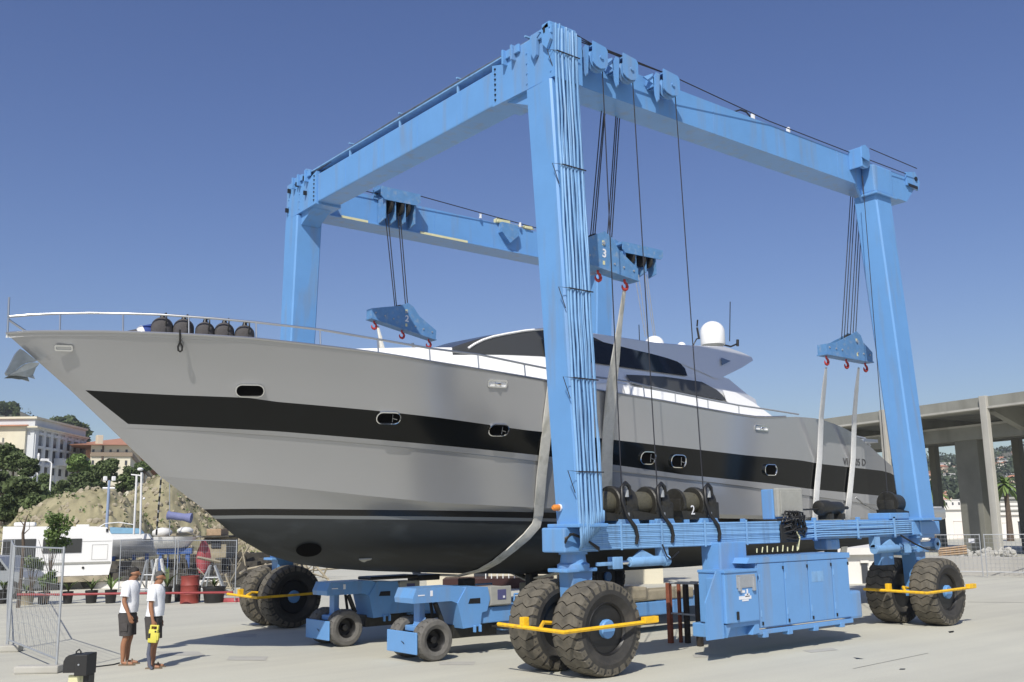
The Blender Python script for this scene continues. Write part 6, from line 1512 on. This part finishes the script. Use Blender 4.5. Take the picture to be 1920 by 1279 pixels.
for k in range(3):
    p = C0+dL*(2+k*4.2); m = MB(); m.prism([p+nL*.03+Vector((0, 0, zb(832))), p+dL*1.2+nL*.03+Vector((0, 0, zb(832))), p+dL*1.2+nL*.03+Vector((0, 0, zb(815))), p+nL*.03+Vector((0, 0, zb(815)))], nL*.02); m.build('window', WIN, wb)
# lower wing with tiled roof to its left
wv = thing('villa', (C0.x-6, C0.y-4, 0), 'cream terraced wing with tiled roof at the far left, joined to the white building', 'building')
nL = Vector((-.60, -.80, 0)); A = ondir(40, C0, dL)+nL*.4; A.z = 0; B = A+dL*26
m = MB(); q = lambda o: [A+nL*0+dL*o, B, B-nL*3, A-nL*3+dL*o]; m.prism(q(.2), (0, 0, zb(797))); m.build('wall', CREAM, wv)
m = MB(); a_ = [p+Vector((0, 0, zb(796))) for p in (A+nL*.6, B+nL*.6, B-nL*5, A-nL*5)]; r0 = (a_[0]+a_[3])/2+Vector((0, 0, zb(785)-zb(796)))+dL*.3; r1 = (a_[1]+a_[2])/2+Vector((0, 0, zb(785)-zb(796))); m.add(a_+[r0, r1], [(0, 1, 5, 4), (2, 3, 4, 5), (3, 0, 4), (1, 2, 5), (3, 2, 1, 0)]); m.build('roof', TERRA, wv)
for (y0, y1, o, off) in ((812, 818, 3.5, 1.6), (823, 832, 1.5, 3.2)):
    m = MB(); a1 = A+dL*o; b1 = B; m.prism([p+Vector((0, 0, 0)) for p in (a1+nL*off, b1+nL*off, b1, a1)], (0, 0, zb(y1))); m.build('terrace', CREAM, wv)
    m = MB(); m.prism([p+Vector((0, 0, zb(y1)+.02)) for p in (a1+nL*(off+.2)-dL*.2, b1+nL*(off+.2), b1+nL*(off-.3), a1+nL*(off-.3)-dL*.2)], (0, 0, zb(y0)-zb(y1))); m.build('balustrade', CREAM, wv)
# cream building with red roof
Dd = 128.; K1 = atD(237, 1000, Dd); K1.z = 0
dl = Vector((-.93, .36, 0)).normalized(); K0 = ondir(161, K1, dl); dr = Vector((.36, .93, 0)); K2 = ondir(300, K1, dr)
zc = lambda y: atD(237, y, Dd).z
cb = thing('cream_building', (K1.x, K1.y, 0), 'cream building with low terracotta hipped roof beside the yacht bow', 'building')
m = MB(); m.prism([K0, K1, K2, K0+(K2-K1)], (0, 0, zc(833))); m.build('wall', CREAM, cb)
n1 = Vector((-.36, -.93, 0)); n2 = Vector((.93, -.36, 0))
m = MB(); e = 1.; zr = zc(833); a_ = [p+Vector((0, 0, zr)) for p in (K0+n1*e-n2*e*2.6, K1+n1*e+n2*e, K2+n2*e-n1*e, K0+(K2-K1)-n1*e-n2*e*2.6)]
ct = (a_[0]+a_[1]+a_[2]+a_[3])/4; ct.z = upto(ct, 820.5, 220); m.add(a_+[ct+dl*2, ct-dl*2], [(0, 1, 5, 4), (1, 2, 5), (2, 3, 4, 5), (3, 0, 4), (3, 2, 1, 0)]); m.build('roof', TERRA, cb)
m = MB()
for zz_ in (zc(854), ): m.prism([p+Vector((0, 0, zz_)) for p in (K0+n1*.25, K1+n1*.25+n2*.25, K2+n2*.25, K2, K1, K0)], (0, 0, .5))
m.build('string_course', mat('brown_trim', (.25, .2, .15), .9), cb)
Lk = (K1-K0).length
for (ya, yb2) in ((841, 849), (862, 871), (885, 894)):
    for k, u in enumerate((.07, .28, .5, .68, .9)):
        p = K0.lerp(K1, u-.035); dd = (K1-K0).normalized(); m = MB(); m.prism([p+n1*.04+Vector((0, 0, zc(yb2))), p+dd*.055*Lk+n1*.04+Vector((0, 0, zc(yb2))), p+dd*.055*Lk+n1*.04+Vector((0, 0, zc(ya))), p+n1*.04+Vector((0, 0, zc(ya)))], n1*.03); w_ = m.build('window', WIN, cb)
        m = MB(); m.prism([p-dd*.2+n1*.02+Vector((0, 0, zc(yb2)-.25)), p+dd*(.055*Lk+.2)+n1*.02+Vector((0, 0, zc(yb2)-.25)), p+dd*(.055*Lk+.2)+n1*.02+Vector((0, 0, zc(yb2)-.05)), p-dd*.2+n1*.02+Vector((0, 0, zc(yb2)-.05))], n1*.2); m.build('window_sill', CREAM, w_)
    for u in (.2, .4, .6, .8):
        p = K1.lerp(K2, u); dd = (K2-K1).normalized(); m = MB(); m.prism([p+n2*.04+Vector((0, 0, zc(yb2))), p+dd*1.+n2*.04+Vector((0, 0, zc(yb2))), p+dd*1.+n2*.04+Vector((0, 0, zc(ya))), p+n2*.04+Vector((0, 0, zc(ya)))], n2*.03); m.build('window', WIN, cb)
m = MB(); p = K0.lerp(K1, .3); m.tube([p+n1*.1, p+n1*.1+Vector((0, 0, zc(834)))], .12, 6); m.build('drain_pipe', BARK, cb)
m = MB(); p = atD(186, 830, Dd+6); m.bbox(p.x-.4, p.x+.4, p.y-.4, p.y+.4, p.z-3, p.z+1, .05); m.build('chimney', CREAM, cb)

# lamp posts and masts
def lamp(x0, y0, x1, y1, D, label, arm=None, twin=False, mt=GALV, r=.07):
    b = atD(x0, y0, D); tpt = atD(x1, y1, D); b = Vector((tpt.x, tpt.y, 0)) ; t = thing('street_lamp', (b.x, b.y, 0), label, 'street lamp', 'street lamps and poles at left')
    m = MB(); m.tube([b, tpt], [r*1.3, r], 8)
    if arm: m.tube([tpt, atD(x1-3, y1-3, D), atD(arm[0], arm[1], D)], r*.8, 6)
    m.build('pole', mt, t, smooth=60); m = MB(); w = 8/FPX*D
    if twin:
        for s_ in (-1, 1): c = tpt+Rv*s_*w; m.bbox(c.x-w*.45, c.x+w*.45, c.y-w*.3, c.y+w*.3, c.z-.02, c.z+.22, .05)
        m.tube([tpt-Rv*w*1.4+Vector((0, 0, -.4)), tpt+Rv*w*1.4+Vector((0, 0, -.4))], .05, 5)
    elif arm: c = atD(arm[0], arm[1], D); m.bbox(c.x-.3, c.x+.3, c.y-.15, c.y+.15, c.z-.12, c.z+.08, .04)
    else: m.lathe([(r, 0), (r*1.6, .3), (r, .5)], tpt, (0, 0, 1), 8)
    m.build('lamp_head', WHITE, t)
lamp(201, 990, 205, 901, 52, 'blue-grey lamp post with two white lamp heads in front of the earth mound', twin=True, mt=mat('lamp_blue', (.25, .32, .46), .5))
lamp(71, 900, 72, 862, 76, 'straight white lamp post in front of the white building', r=.06, mt=WHITE)
lamp(96, 900, 97, 869, 78, 'white lamp post with curved arm in front of the white building', arm=(84, 862), r=.06, mt=WHITE)

# ================================================================ caravan, car, small boats in the yard
def frame_at(x, D, yaw_right=None):
    """matrix: local X to image right, local Y away, Z up, origin on the ground"""
    p = atD(x, 1000, D); u = Rv.copy(); u.z = 0; u.normalize(); f_ = Vector((-u.y, u.x, 0)); a = yaw_right or 0
    u2 = u*cos(a)+f_*sin(a); f3 = Vector((-u2.y, u2.x, 0))
    return Matrix(((u2.x, f3.x, 0, p.x), (u2.y, f3.y, 0, p.y), (0, 0, 1, 0), (0, 0, 0, 1)))
def ths(name, Mx, label, cat, grp=None): return thing(name, tuple(Mx.translation), label, cat, grp)
Mc = frame_at(5, 40, .39); k_ = 40/FPX*.93
cv = ths('caravan', Mc, 'long white caravan with dark windows parked behind the plants', 'caravan')
z = lambda y: atD(100, y, 40).z
W_ = 207*k_
m = MB(); m.prism([(0, 0, z(1082)), (W_-.08, 0, z(1082)), (W_, 0, z(1060)), (W_, 0, z(1008)), (W_-.25, 0, z(990)), (W_-.7, 0, z(988)), (0, 0, z(986))], (0, 2.1, 0), M=Mc); m.build('body', WHITE, cv)
m = MB(); m.bbox(.0, W_*.5, -.03, .3, z(1092), z(1083), .02, M=Mc); m.bbox(W_*.5, W_-.1, -.02, .3, z(1094), z(1083), .02, M=Mc); m.build('skirt', TAN, cv)
for (a, b_, y0, y1) in ((2, 62, 1010, 1044), (75, 148, 1011, 1038)):
    m = MB(); m.bbox(a*k_, b_*k_, -.03, -.005, z(y1), z(y0), .01, M=Mc); m.build('window', GLASSF, cv)
m = MB(); m.bbox(168*k_, 168.6*k_, -.012, -.003, z(1052), z(1024), .001, M=Mc); m.bbox(198*k_, 198.6*k_, -.012, -.003, z(1052), z(1024), .001, M=Mc); m.bbox(168*k_, 198*k_, -.012, -.003, z(1052.3), z(1051.8), .001, M=Mc); m.bbox(168*k_, 198*k_, -.012, -.003, z(1023.8), z(1023.3), .001, M=Mc); m.bbox(78*k_, 205*k_, -.012, -.003, z(1017), z(1016.5), .001, M=Mc); m.bbox(78*k_, 205*k_, -.03, -.01, z(1060), z(1056), .004, M=Mc); m.build('panel_trim', GREYP, cv)
m = MB(); m.lathe([(.05, 0), (.05, .03)], Mc @ Vector((153*k_, -.0, z(1067))), -Vector(Mc.col[1][:3]), 10); m.bbox(193*k_, 197*k_, -.04, 0, z(999), z(993), .005, M=Mc); m.build('vent', BLACK, cv)
m = MB(); m.bbox(18*k_, 58*k_, .2, 1.2, z(986), z(978), .1, M=Mc); m.bbox(135*k_, 160*k_, .3, 1., z(988), z(984), .02, M=Mc); m.build('roof_hatch', DWHITE, cv)
for dx in (60, 120, 165):
    m = MB(); c = Mc @ Vector((dx*k_, .3, .3)); m.lathe([(.3, -.1), (.3, .1)], c, Vector(Mc.col[1][:3]), 20); m.build('wheel', RUB, cv, smooth=40)
# grey car at the far left edge
Mc2 = frame_at(-60, 36); k2 = 36/FPX; z2_ = lambda y: atD(30, y, 36).z
cr = ths('parked_car', Mc2, 'grey car cut off by the left edge behind the fence', 'car')
m = MB(); m.prism([(0, 0, .3), (108*k2, 0, .3), (112*k2, 0, .75), (100*k2, 0, .95), (84*k2, 0, 1.0), (62*k2, 0, 1.5), (0, 0, 1.55)], (0, 1.7, 0), M=Mc2); m.build('body', VAN, cr)
m = MB(); m.prism([(10*k2, -.01, 1.02), (78*k2, -.01, 1.02), (60*k2, -.01, 1.44), (10*k2, -.01, 1.46)], (0, .008, 0), M=Mc2); m.build('window', GLASS, cr)
for dx in (20, 90):
    m = MB(); c = Mc2 @ Vector((dx*k2, .05, .32)); m.lathe([(.2, -.12), (.32, -.1), (.32, .1), (.2, .12)], c, Vector(Mc2.col[1][:3]), 24); w_ = m.build('wheel', RUB, cr, smooth=40); m = MB(); m.lathe([(.18, -.13), (.05, -.13)], c, Vector(Mc2.col[1][:3]), 16); m.build('rim', STEEL, w_)
m = MB(); m.lathe([(.07, 0), (.07, .03)], Mc2 @ Vector((108*k2, .0, .72)), -Vector(Mc2.col[1][:3]), 12); m.build('headlight', CHROME, cr)
# motor boat with blue covers behind the caravan
Mb = frame_at(200, 46, .3); k3 = 46/FPX*.95; z3 = lambda y: atD(245, y, 46).z
mb = ths('motor_boat', Mb, 'white motor boat with pale blue canvas covers, right of the caravan', 'boat')
m = MB(); rows = []
for i in range(9):
    u = i/8; X = u*95*k3; w = 1.1*(1-max(0, (u-.45)/.55)**2.2); rows.append([Vector((X, 1.2-w, z3(1012-3*u))), Vector((X, 1.2-w*.85, z3(1028))), Vector((X*.96, 1.2, z3(1052-8*u))), Vector((X, 1.2+w*.85, z3(1028))), Vector((X, 1.2+w, z3(1012-3*u)))])
m.grid([[Mb @ p for p in r] for r in rows]); m.add([Mb @ p for p in rows[0]], [(0, 1, 2, 3, 4)]); m.build('hull', DWHITE, mb, smooth=50)
m = MB(); m.prism([(4*k3, .3, z3(1014)), (82*k3, .3, z3(1011)), (76*k3, .3, z3(1002)), (6*k3, .3, z3(998))], (0, 1.8, 0), M=Mb); m.build('cabin', WHITE, mb)
m = MB(); m.prism([(6*k3, .28, z3(1000)), (66*k3, .28, z3(1001)), (58*k3, .28, z3(991)), (4*k3, .28, z3(988))], (0, 1.8, 0), M=Mb); m.build('cover', BLUEC, mb)
m = MB(); m.tube([Mb @ Vector((-20*k3, .3, z3(990))), Mb @ Vector((-5*k3, .3, z3(981))), Mb @ Vector((20*k3, .3, z3(979))), Mb @ Vector((50*k3, .3, z3(984)))], .025, 6); m.build('canopy_rail', WHITE, mb)
for x0, y0, x1, y1, nm in ((251, 990, 256.5, 890, 'mast'), (263, 990, 265.5, 886, 'mast')):
    m = MB(); m.tube([atD(x0, y0+12, 46), atD(x1, y1, 46)], .05, 8); m.build(nm, WHITE, mb, smooth=60)
m = MB(); c = atD(263, 880, 46); m.ball(c, .14, 10, 6, (1, 1, .6)); m.tube([atD(246, 890, 46), atD(266, 892, 46)], .03, 5); m.ball(atD(270, 935, 46), .06, 8, 5); m.build('mast_fitting', WHITE, mb, smooth=60)
for dx in (12, 50, 75):
    m = MB(); m.bbox(dx*k3-.08, dx*k3+.08, .9, 1.5, 0, z3(1040), .01, M=Mb); m.build('cradle_post', STEELB, mb)
# small sailing boat on a blue stand
Ms = frame_at(287, 41, .2); k4 = 41/FPX*.97; z4 = lambda y: atD(330, y, 41).z
sb_ = ths('sailing_boat', Ms, 'small white sailing boat hull standing on a blue cradle', 'boat')
m = MB(); rows = []
for i in range(11):
    u = i/10; X = u*88*k4; w = .85*(1-max(0, (u-.4)/.6)**2); zt_ = z4(1006+1*u); zl = z4(1028-22*max(0, (u-.82)/.18)**1.5)
    rows.append([Vector((X, 1-w, zt_)), Vector((X-.15*u, 1-w*.9, lerp(zt_, zl, .5))), Vector((X-.35*u, 1-w*.5, zl)), Vector((X-.35*u, 1, zl-.05)), Vector((X-.35*u, 1+w*.5, zl)), Vector((X, 1+w, zt_))])
m.grid([[Ms @ p for p in r] for r in rows]); m.add([Ms @ p for p in rows[0]], [(0, 1, 2, 3, 4, 5)]); m.build('hull', WHITE, sb_, smooth=50)
m = MB(); rw = [[Ms @ r[0], Ms @ r[-1]] for r in rows]; m.grid(rw); m.prism([(28*k4, .5, z4(1005)), (75*k4, .5, z4(1005)), (62*k4, .5, z4(998)), (32*k4, .5, z4(1001))], (0, 1., 0), M=Ms); m.build('deck', TAN, sb_)
m = MB(); m.ball(Ms @ Vector((12*k4, .8, z4(999))), .28, 8, 5, (1.6, 1, .8)); m.ball(Ms @ Vector((55*k4, .8, z4(996))), .25, 8, 5, (1.5, 1, .7)); m.build('tarpaulin', DWHITE, sb_, smooth=60)
m = MB(); m.tube([atD(318, 1005, 41), atD(318, 907, 41)], .022, 6); m.tube([atD(293, 1005, 41), atD(302, 896, 41)], .03, 6); m.build('mast', GALV, sb_)
m = MB(); 
for k in range(7): u0 = k/7; a = atD(293, 1005, 40.9); b = atD(302, 896, 40.9); m.tube([a.lerp(b, u0+.02), a.lerp(b, u0+.11)], .04, 6)
m.build('rolled_line', BLACK, sb_)
m = MB(); m.lathe([(.16, 0), (.2, .03), (.16, .12), (.15, .7), (.2, .92), (.21, 1.0)], atD(314, 966, 41), (atD(354, 971, 41)-atD(314, 966, 41)), 16); m.build('wind_generator', SOCK, sb_, smooth=60)
bs_ = ths('boat_cradle', Ms, 'dark blue steel cradle under the small sailing boat', 'cradle')
for dx, w in ((8, 6), (24, 2), (58, 8), (46, 2)):
    m = MB(); m.bbox(dx*k4, (dx+w)*k4, .7, .9, 0, z4(1040), .01, M=Ms); m.build('post', STEELB, bs_)
m = MB(); m.bbox(4*k4, 70*k4, .65, 1.3, z4(1040), z4(1029), .02, M=Ms); m.build('beam', STEELB, bs_)
# faded red dinghy hull stood on end, trestles, anchors and scrap
Mr = frame_at(366, 42); k5 = 42/FPX; z5 = lambda y: atD(380, y, 42).z
m = MB(); rows = []
for i in range(9):
    u = i/8; w = .33*sin(pi*min(1, .18+u*.75)); zz_ = lerp(.55, z5(1014), u); rows.append([Mr @ Vector((.3-w, .3, zz_)), Mr @ Vector((.3-w*.6, .05, zz_)), Mr @ Vector((.3, -.02, zz_)), Mr @ Vector((.3+w*.6, .05, zz_)), Mr @ Vector((.3+w, .3, zz_))])
m.grid(rows); m.solo('dinghy', PINK, 'faded red dinghy hull stood on end beside the blue cradle', 'boat', smooth=60)
rnd = random.Random(31)
def trestle(x, D, h, w, label, mt):
    M2 = frame_at(x, D); t = ths('trestle', M2, label, 'trestle', 'boat trestles and scrap frames in the yard')
    for sx in (-1, 1): m = MB(); m.tube([M2 @ Vector((sx*w, 0, 0)), M2 @ Vector((sx*.08, 0, h))], .04, 5); m.build('leg', mt, t); m = MB(); m.tube([M2 @ Vector((sx*w*.8, .6, 0)), M2 @ Vector((sx*.08, .1, h))], .04, 5); m.build('leg', mt, t)
    m = MB(); m.tube([M2 @ Vector((-w, 0, .12)), M2 @ Vector((w, 0, .12))], .035, 5); m.tube([M2 @ Vector((-w*.5, 0, h*.55)), M2 @ Vector((w*.5, 0, h*.55))], .03, 5); m.build('brace', mt, t)
trestle(400, 38, 1.0, .5, 'grey A-frame trestle right of the red barrel', GALV); trestle(421, 38.5, .65, .35, 'small trestle left of the fence post by the far tyres', TAN)
trestle(282, 38, 1.25, .35, 'pale trestle between the heads of the two people', GALV); trestle(300, 37.5, 1.3, .3, 'pale trestle just right of the second person', DWHITE); trestle(345, 39, 1.2, .3, 'dark trestle above the red barrel', JUNK)
sc_ = MB()
for k in range(150):
    x = rnd.uniform(214, 560); D = rnd.uniform(41, 50); p = atD(x, 1000, D); p.z = rnd.uniform(0, .9)*(1 if x < 460 else 1.2); a = Vector((rnd.gauss(0, 1), rnd.gauss(0, 1), rnd.gauss(0, .9))).normalized()
    if rnd.random() < .5: sc_.tube([p-a*rnd.uniform(.3, 1.), p+a*rnd.uniform(.3, 1.)], rnd.uniform(.02, .05), 4)
    else:
        s1, s2, s3 = (rnd.uniform(.15, .6) for _ in range(3)); Mq = Matrix.Translation(p) @ Matrix.Rotation(rnd.uniform(0, 3), 4, 'Z'); sc_.box(-s1, s1, -s2, s2, -min(s3, p.z), s3*.6, M=Mq)
sc_.solo('yard_scrap', JUNK, 'dark tangle of scrap, engines and pipes in the yard behind the fence', 'scrap', kind='stuff')
sc_ = MB()
for k in range(70):
    x = rnd.uniform(380, 620); D = rnd.uniform(40, 48); p = atD(x, 1000, D); p.z = rnd.uniform(0, 1.3); a = Vector((rnd.gauss(0, 1), rnd.gauss(0, 1), rnd.gauss(0, 1.6))).normalized(); sc_.tube([p-a*rnd.uniform(.3, .9), p+a*rnd.uniform(.3, .9)], rnd.uniform(.02, .06), 4)
sc_.solo('yard_timber', TAN, 'pale heap of brushwood and timber behind the far crane tyres', 'brushwood', kind='stuff')
M3 = frame_at(377, 43); t = ths('work_hut', M3, 'small brown lean-to hut behind the scrap, under the bow', 'hut'); k6 = 43/FPX; z6 = lambda y: atD(390, y, 43).z
m = MB(); m.bbox(0, 42*k6, .5, 2.4, 0, z6(1008), .02, M=M3); m.build('wall', TAN, t); m = MB(); m.box(-3*k6, 50*k6, .2, 2.6, z6(1008), z6(1005), M=M3); m.build('roof', JUNK, t); m = MB(); m.bbox(14*k6, 32*k6, .45, .49, z6(1028), z6(1011), .005, M=M3); m.build('window', WIN, t)
m = MB(); m.bbox(2*k6, 30*k6, .6, 1.8, z6(1005)+.01, z6(992), .02, M=M3); m.build('upper_box', WOOD, t)

# red oil drum
M4 = frame_at(355, 32.6); b = atZ(355, 1131); t = thing('oil_drum', (b.x, b.y, 0), 'dull red steel oil drum standing on the quay behind the people', 'drum')
hh = upto(b, 1080, 355); r = .30
m = MB(); m.lathe([(r, 0), (r, .02), (r*.98, .03), (r*.98, hh/3-.02), (r*1.03, hh/3), (r*.98, hh/3+.02), (r*.98, hh*2/3-.02), (r*1.03, hh*2/3), (r*.98, hh*2/3+.02), (r*.98, hh-.03), (r*1.01, hh-.015), (r*1.01, hh), (r*.94, hh), (r*.94, hh-.03)], (b.x, b.y, 0), (0, 0, 1), 32); m.build('shell', REDP, t, smooth=40)
m = MB(); m.lathe([(.03, 0), (.03, .03)], (b.x+.12, b.y-.1, hh-.03), (0, 0, 1), 10); m.build('bung', BLACK, t)
# black tubs with plants and the red rail
def tub(x0, x1, ytop, ybase, label, plant=True, mt=TUB, tall=.5, seed=0):
    b = atZ((x0+x1)/2, ybase); r = (x1-x0)/2/FPX*(b-CAM).dot(Fv); hh = upto(b, ytop, (x0+x1)/2); t = thing('plant_tub', (b.x, b.y, 0), label, 'plant tub', 'plant tubs along the red rail')
    m = MB(); m.lathe([(r*.78, 0), (r*.96, hh-.06), (r, hh-.05), (r, hh), (r*.9, hh), (r*.85, hh-.06)], (b.x, b.y, 0), (0, 0, 1), 20); m.build('tub', mt, t, smooth=40)
    if plant:
        rnd = random.Random(seed+int(x0)); m = MB(); c = Vector((b.x, b.y, hh))
        for k in range(22):
            a = rnd.uniform(0, 2*pi); L = rnd.uniform(.3, 1.)*tall; d = Vector((cos(a)*.6, sin(a)*.6, 1)).normalized(); s_ = Vector((-sin(a), cos(a), 0))*.035; pts = [c, c+d*L*.6, c+d*L+Vector((cos(a), sin(a), -.5))*.12]
            m.grid([[p-s_*w, p+s_*w] for p, w in zip(pts, (.6, 1, .2))])
        m.build('plant', LEAF3 if seed % 2 else LEAF2, t, fix=False)
    return t
tub(117, 136, 1109, 1132, 'black tub with a dark leafy plant, left of the caravan wheel', seed=1); tub(159, 182, 1107, 1131, 'black tub with a spiky plant in front of the caravan', seed=3, tall=.6); tub(196, 218, 1106, 1131, 'black tub with a yucca-like plant just left of the people', seed=2, tall=.65)
tub(303, 322, 1100, 1131, 'black tub right behind the second person', seed=3, tall=.9); tub(326, 340, 1096, 1128, 'narrow black tub half hidden by the red drum', plant=False); tub(366, 376, 1098, 1128, 'black tub just right of the red drum', plant=False); tub(379, 422, 1100, 1130, 'widest black tub, between the drum and the fence foot', seed=5, tall=.4)
tub(33, 63, 1112, 1134, 'tan clay tub behind the left fence', mt=TAN, seed=7, tall=.6); tub(70, 92, 1110, 1133, 'dark tub between the leaning fence posts', seed=9, tall=.5); tub(-5, 14, 1106, 1132, 'black tub at the left edge of the picture', seed=11)
m = MB(); pts = [atZ(30, 1140), atZ(120, 1138), atZ(225, 1136), atZ(340, 1134), atZ(436, 1134)]; zr_ = [upto(p, y, x) for p, x, y in zip(pts, (30, 120, 225, 340, 436), (1115, 1115, 1113, 1112, 1111))]
m.tube([Vector((p.x, p.y, z_)) for p, z_ in zip(pts, zr_)], .038, 8); 
rl = m.solo('red_rail', mat('red_bar', (.27, .035, .038), .5, var=.15, vscale=4), 'long thin red barrier bar along the row of plant tubs', 'barrier', smooth=60)
# low white kerb behind the tubs
m = MB(); a = atZ(-40, 1106); b = atZ(560, 1100); d = (b-a).normalized(); n = Vector((-d.y, d.x, 0)); m.prism([a, b, b+n*.4, a+n*.4], (0, 0, .28)); structure(m.build('kerb', WW))

# ================================================================ air: a thin even haze round the whole scene
hz = MB(); hz.box(-400, 1000, -400, 1000, -6, 120)
ho = hz.solo('haze', bpy.data.materials.new('haze_air'), 'thin pale haze over the harbour', 'haze', kind='stuff')
hm = ho.data.materials[0]; hm.use_nodes = True; hn = hm.node_tree; hn.nodes.remove(hn.nodes['Principled BSDF'])
pv = hn.nodes.new('ShaderNodeVolumePrincipled'); pv.inputs['Color'].default_value = (.85, .9, 1, 1); pv.inputs['Density'].default_value = .00032; pv.inputs['Anisotropy'].default_value = .2
hn.links.new(pv.outputs[0], hn.nodes['Material Output'].inputs['Volume'])
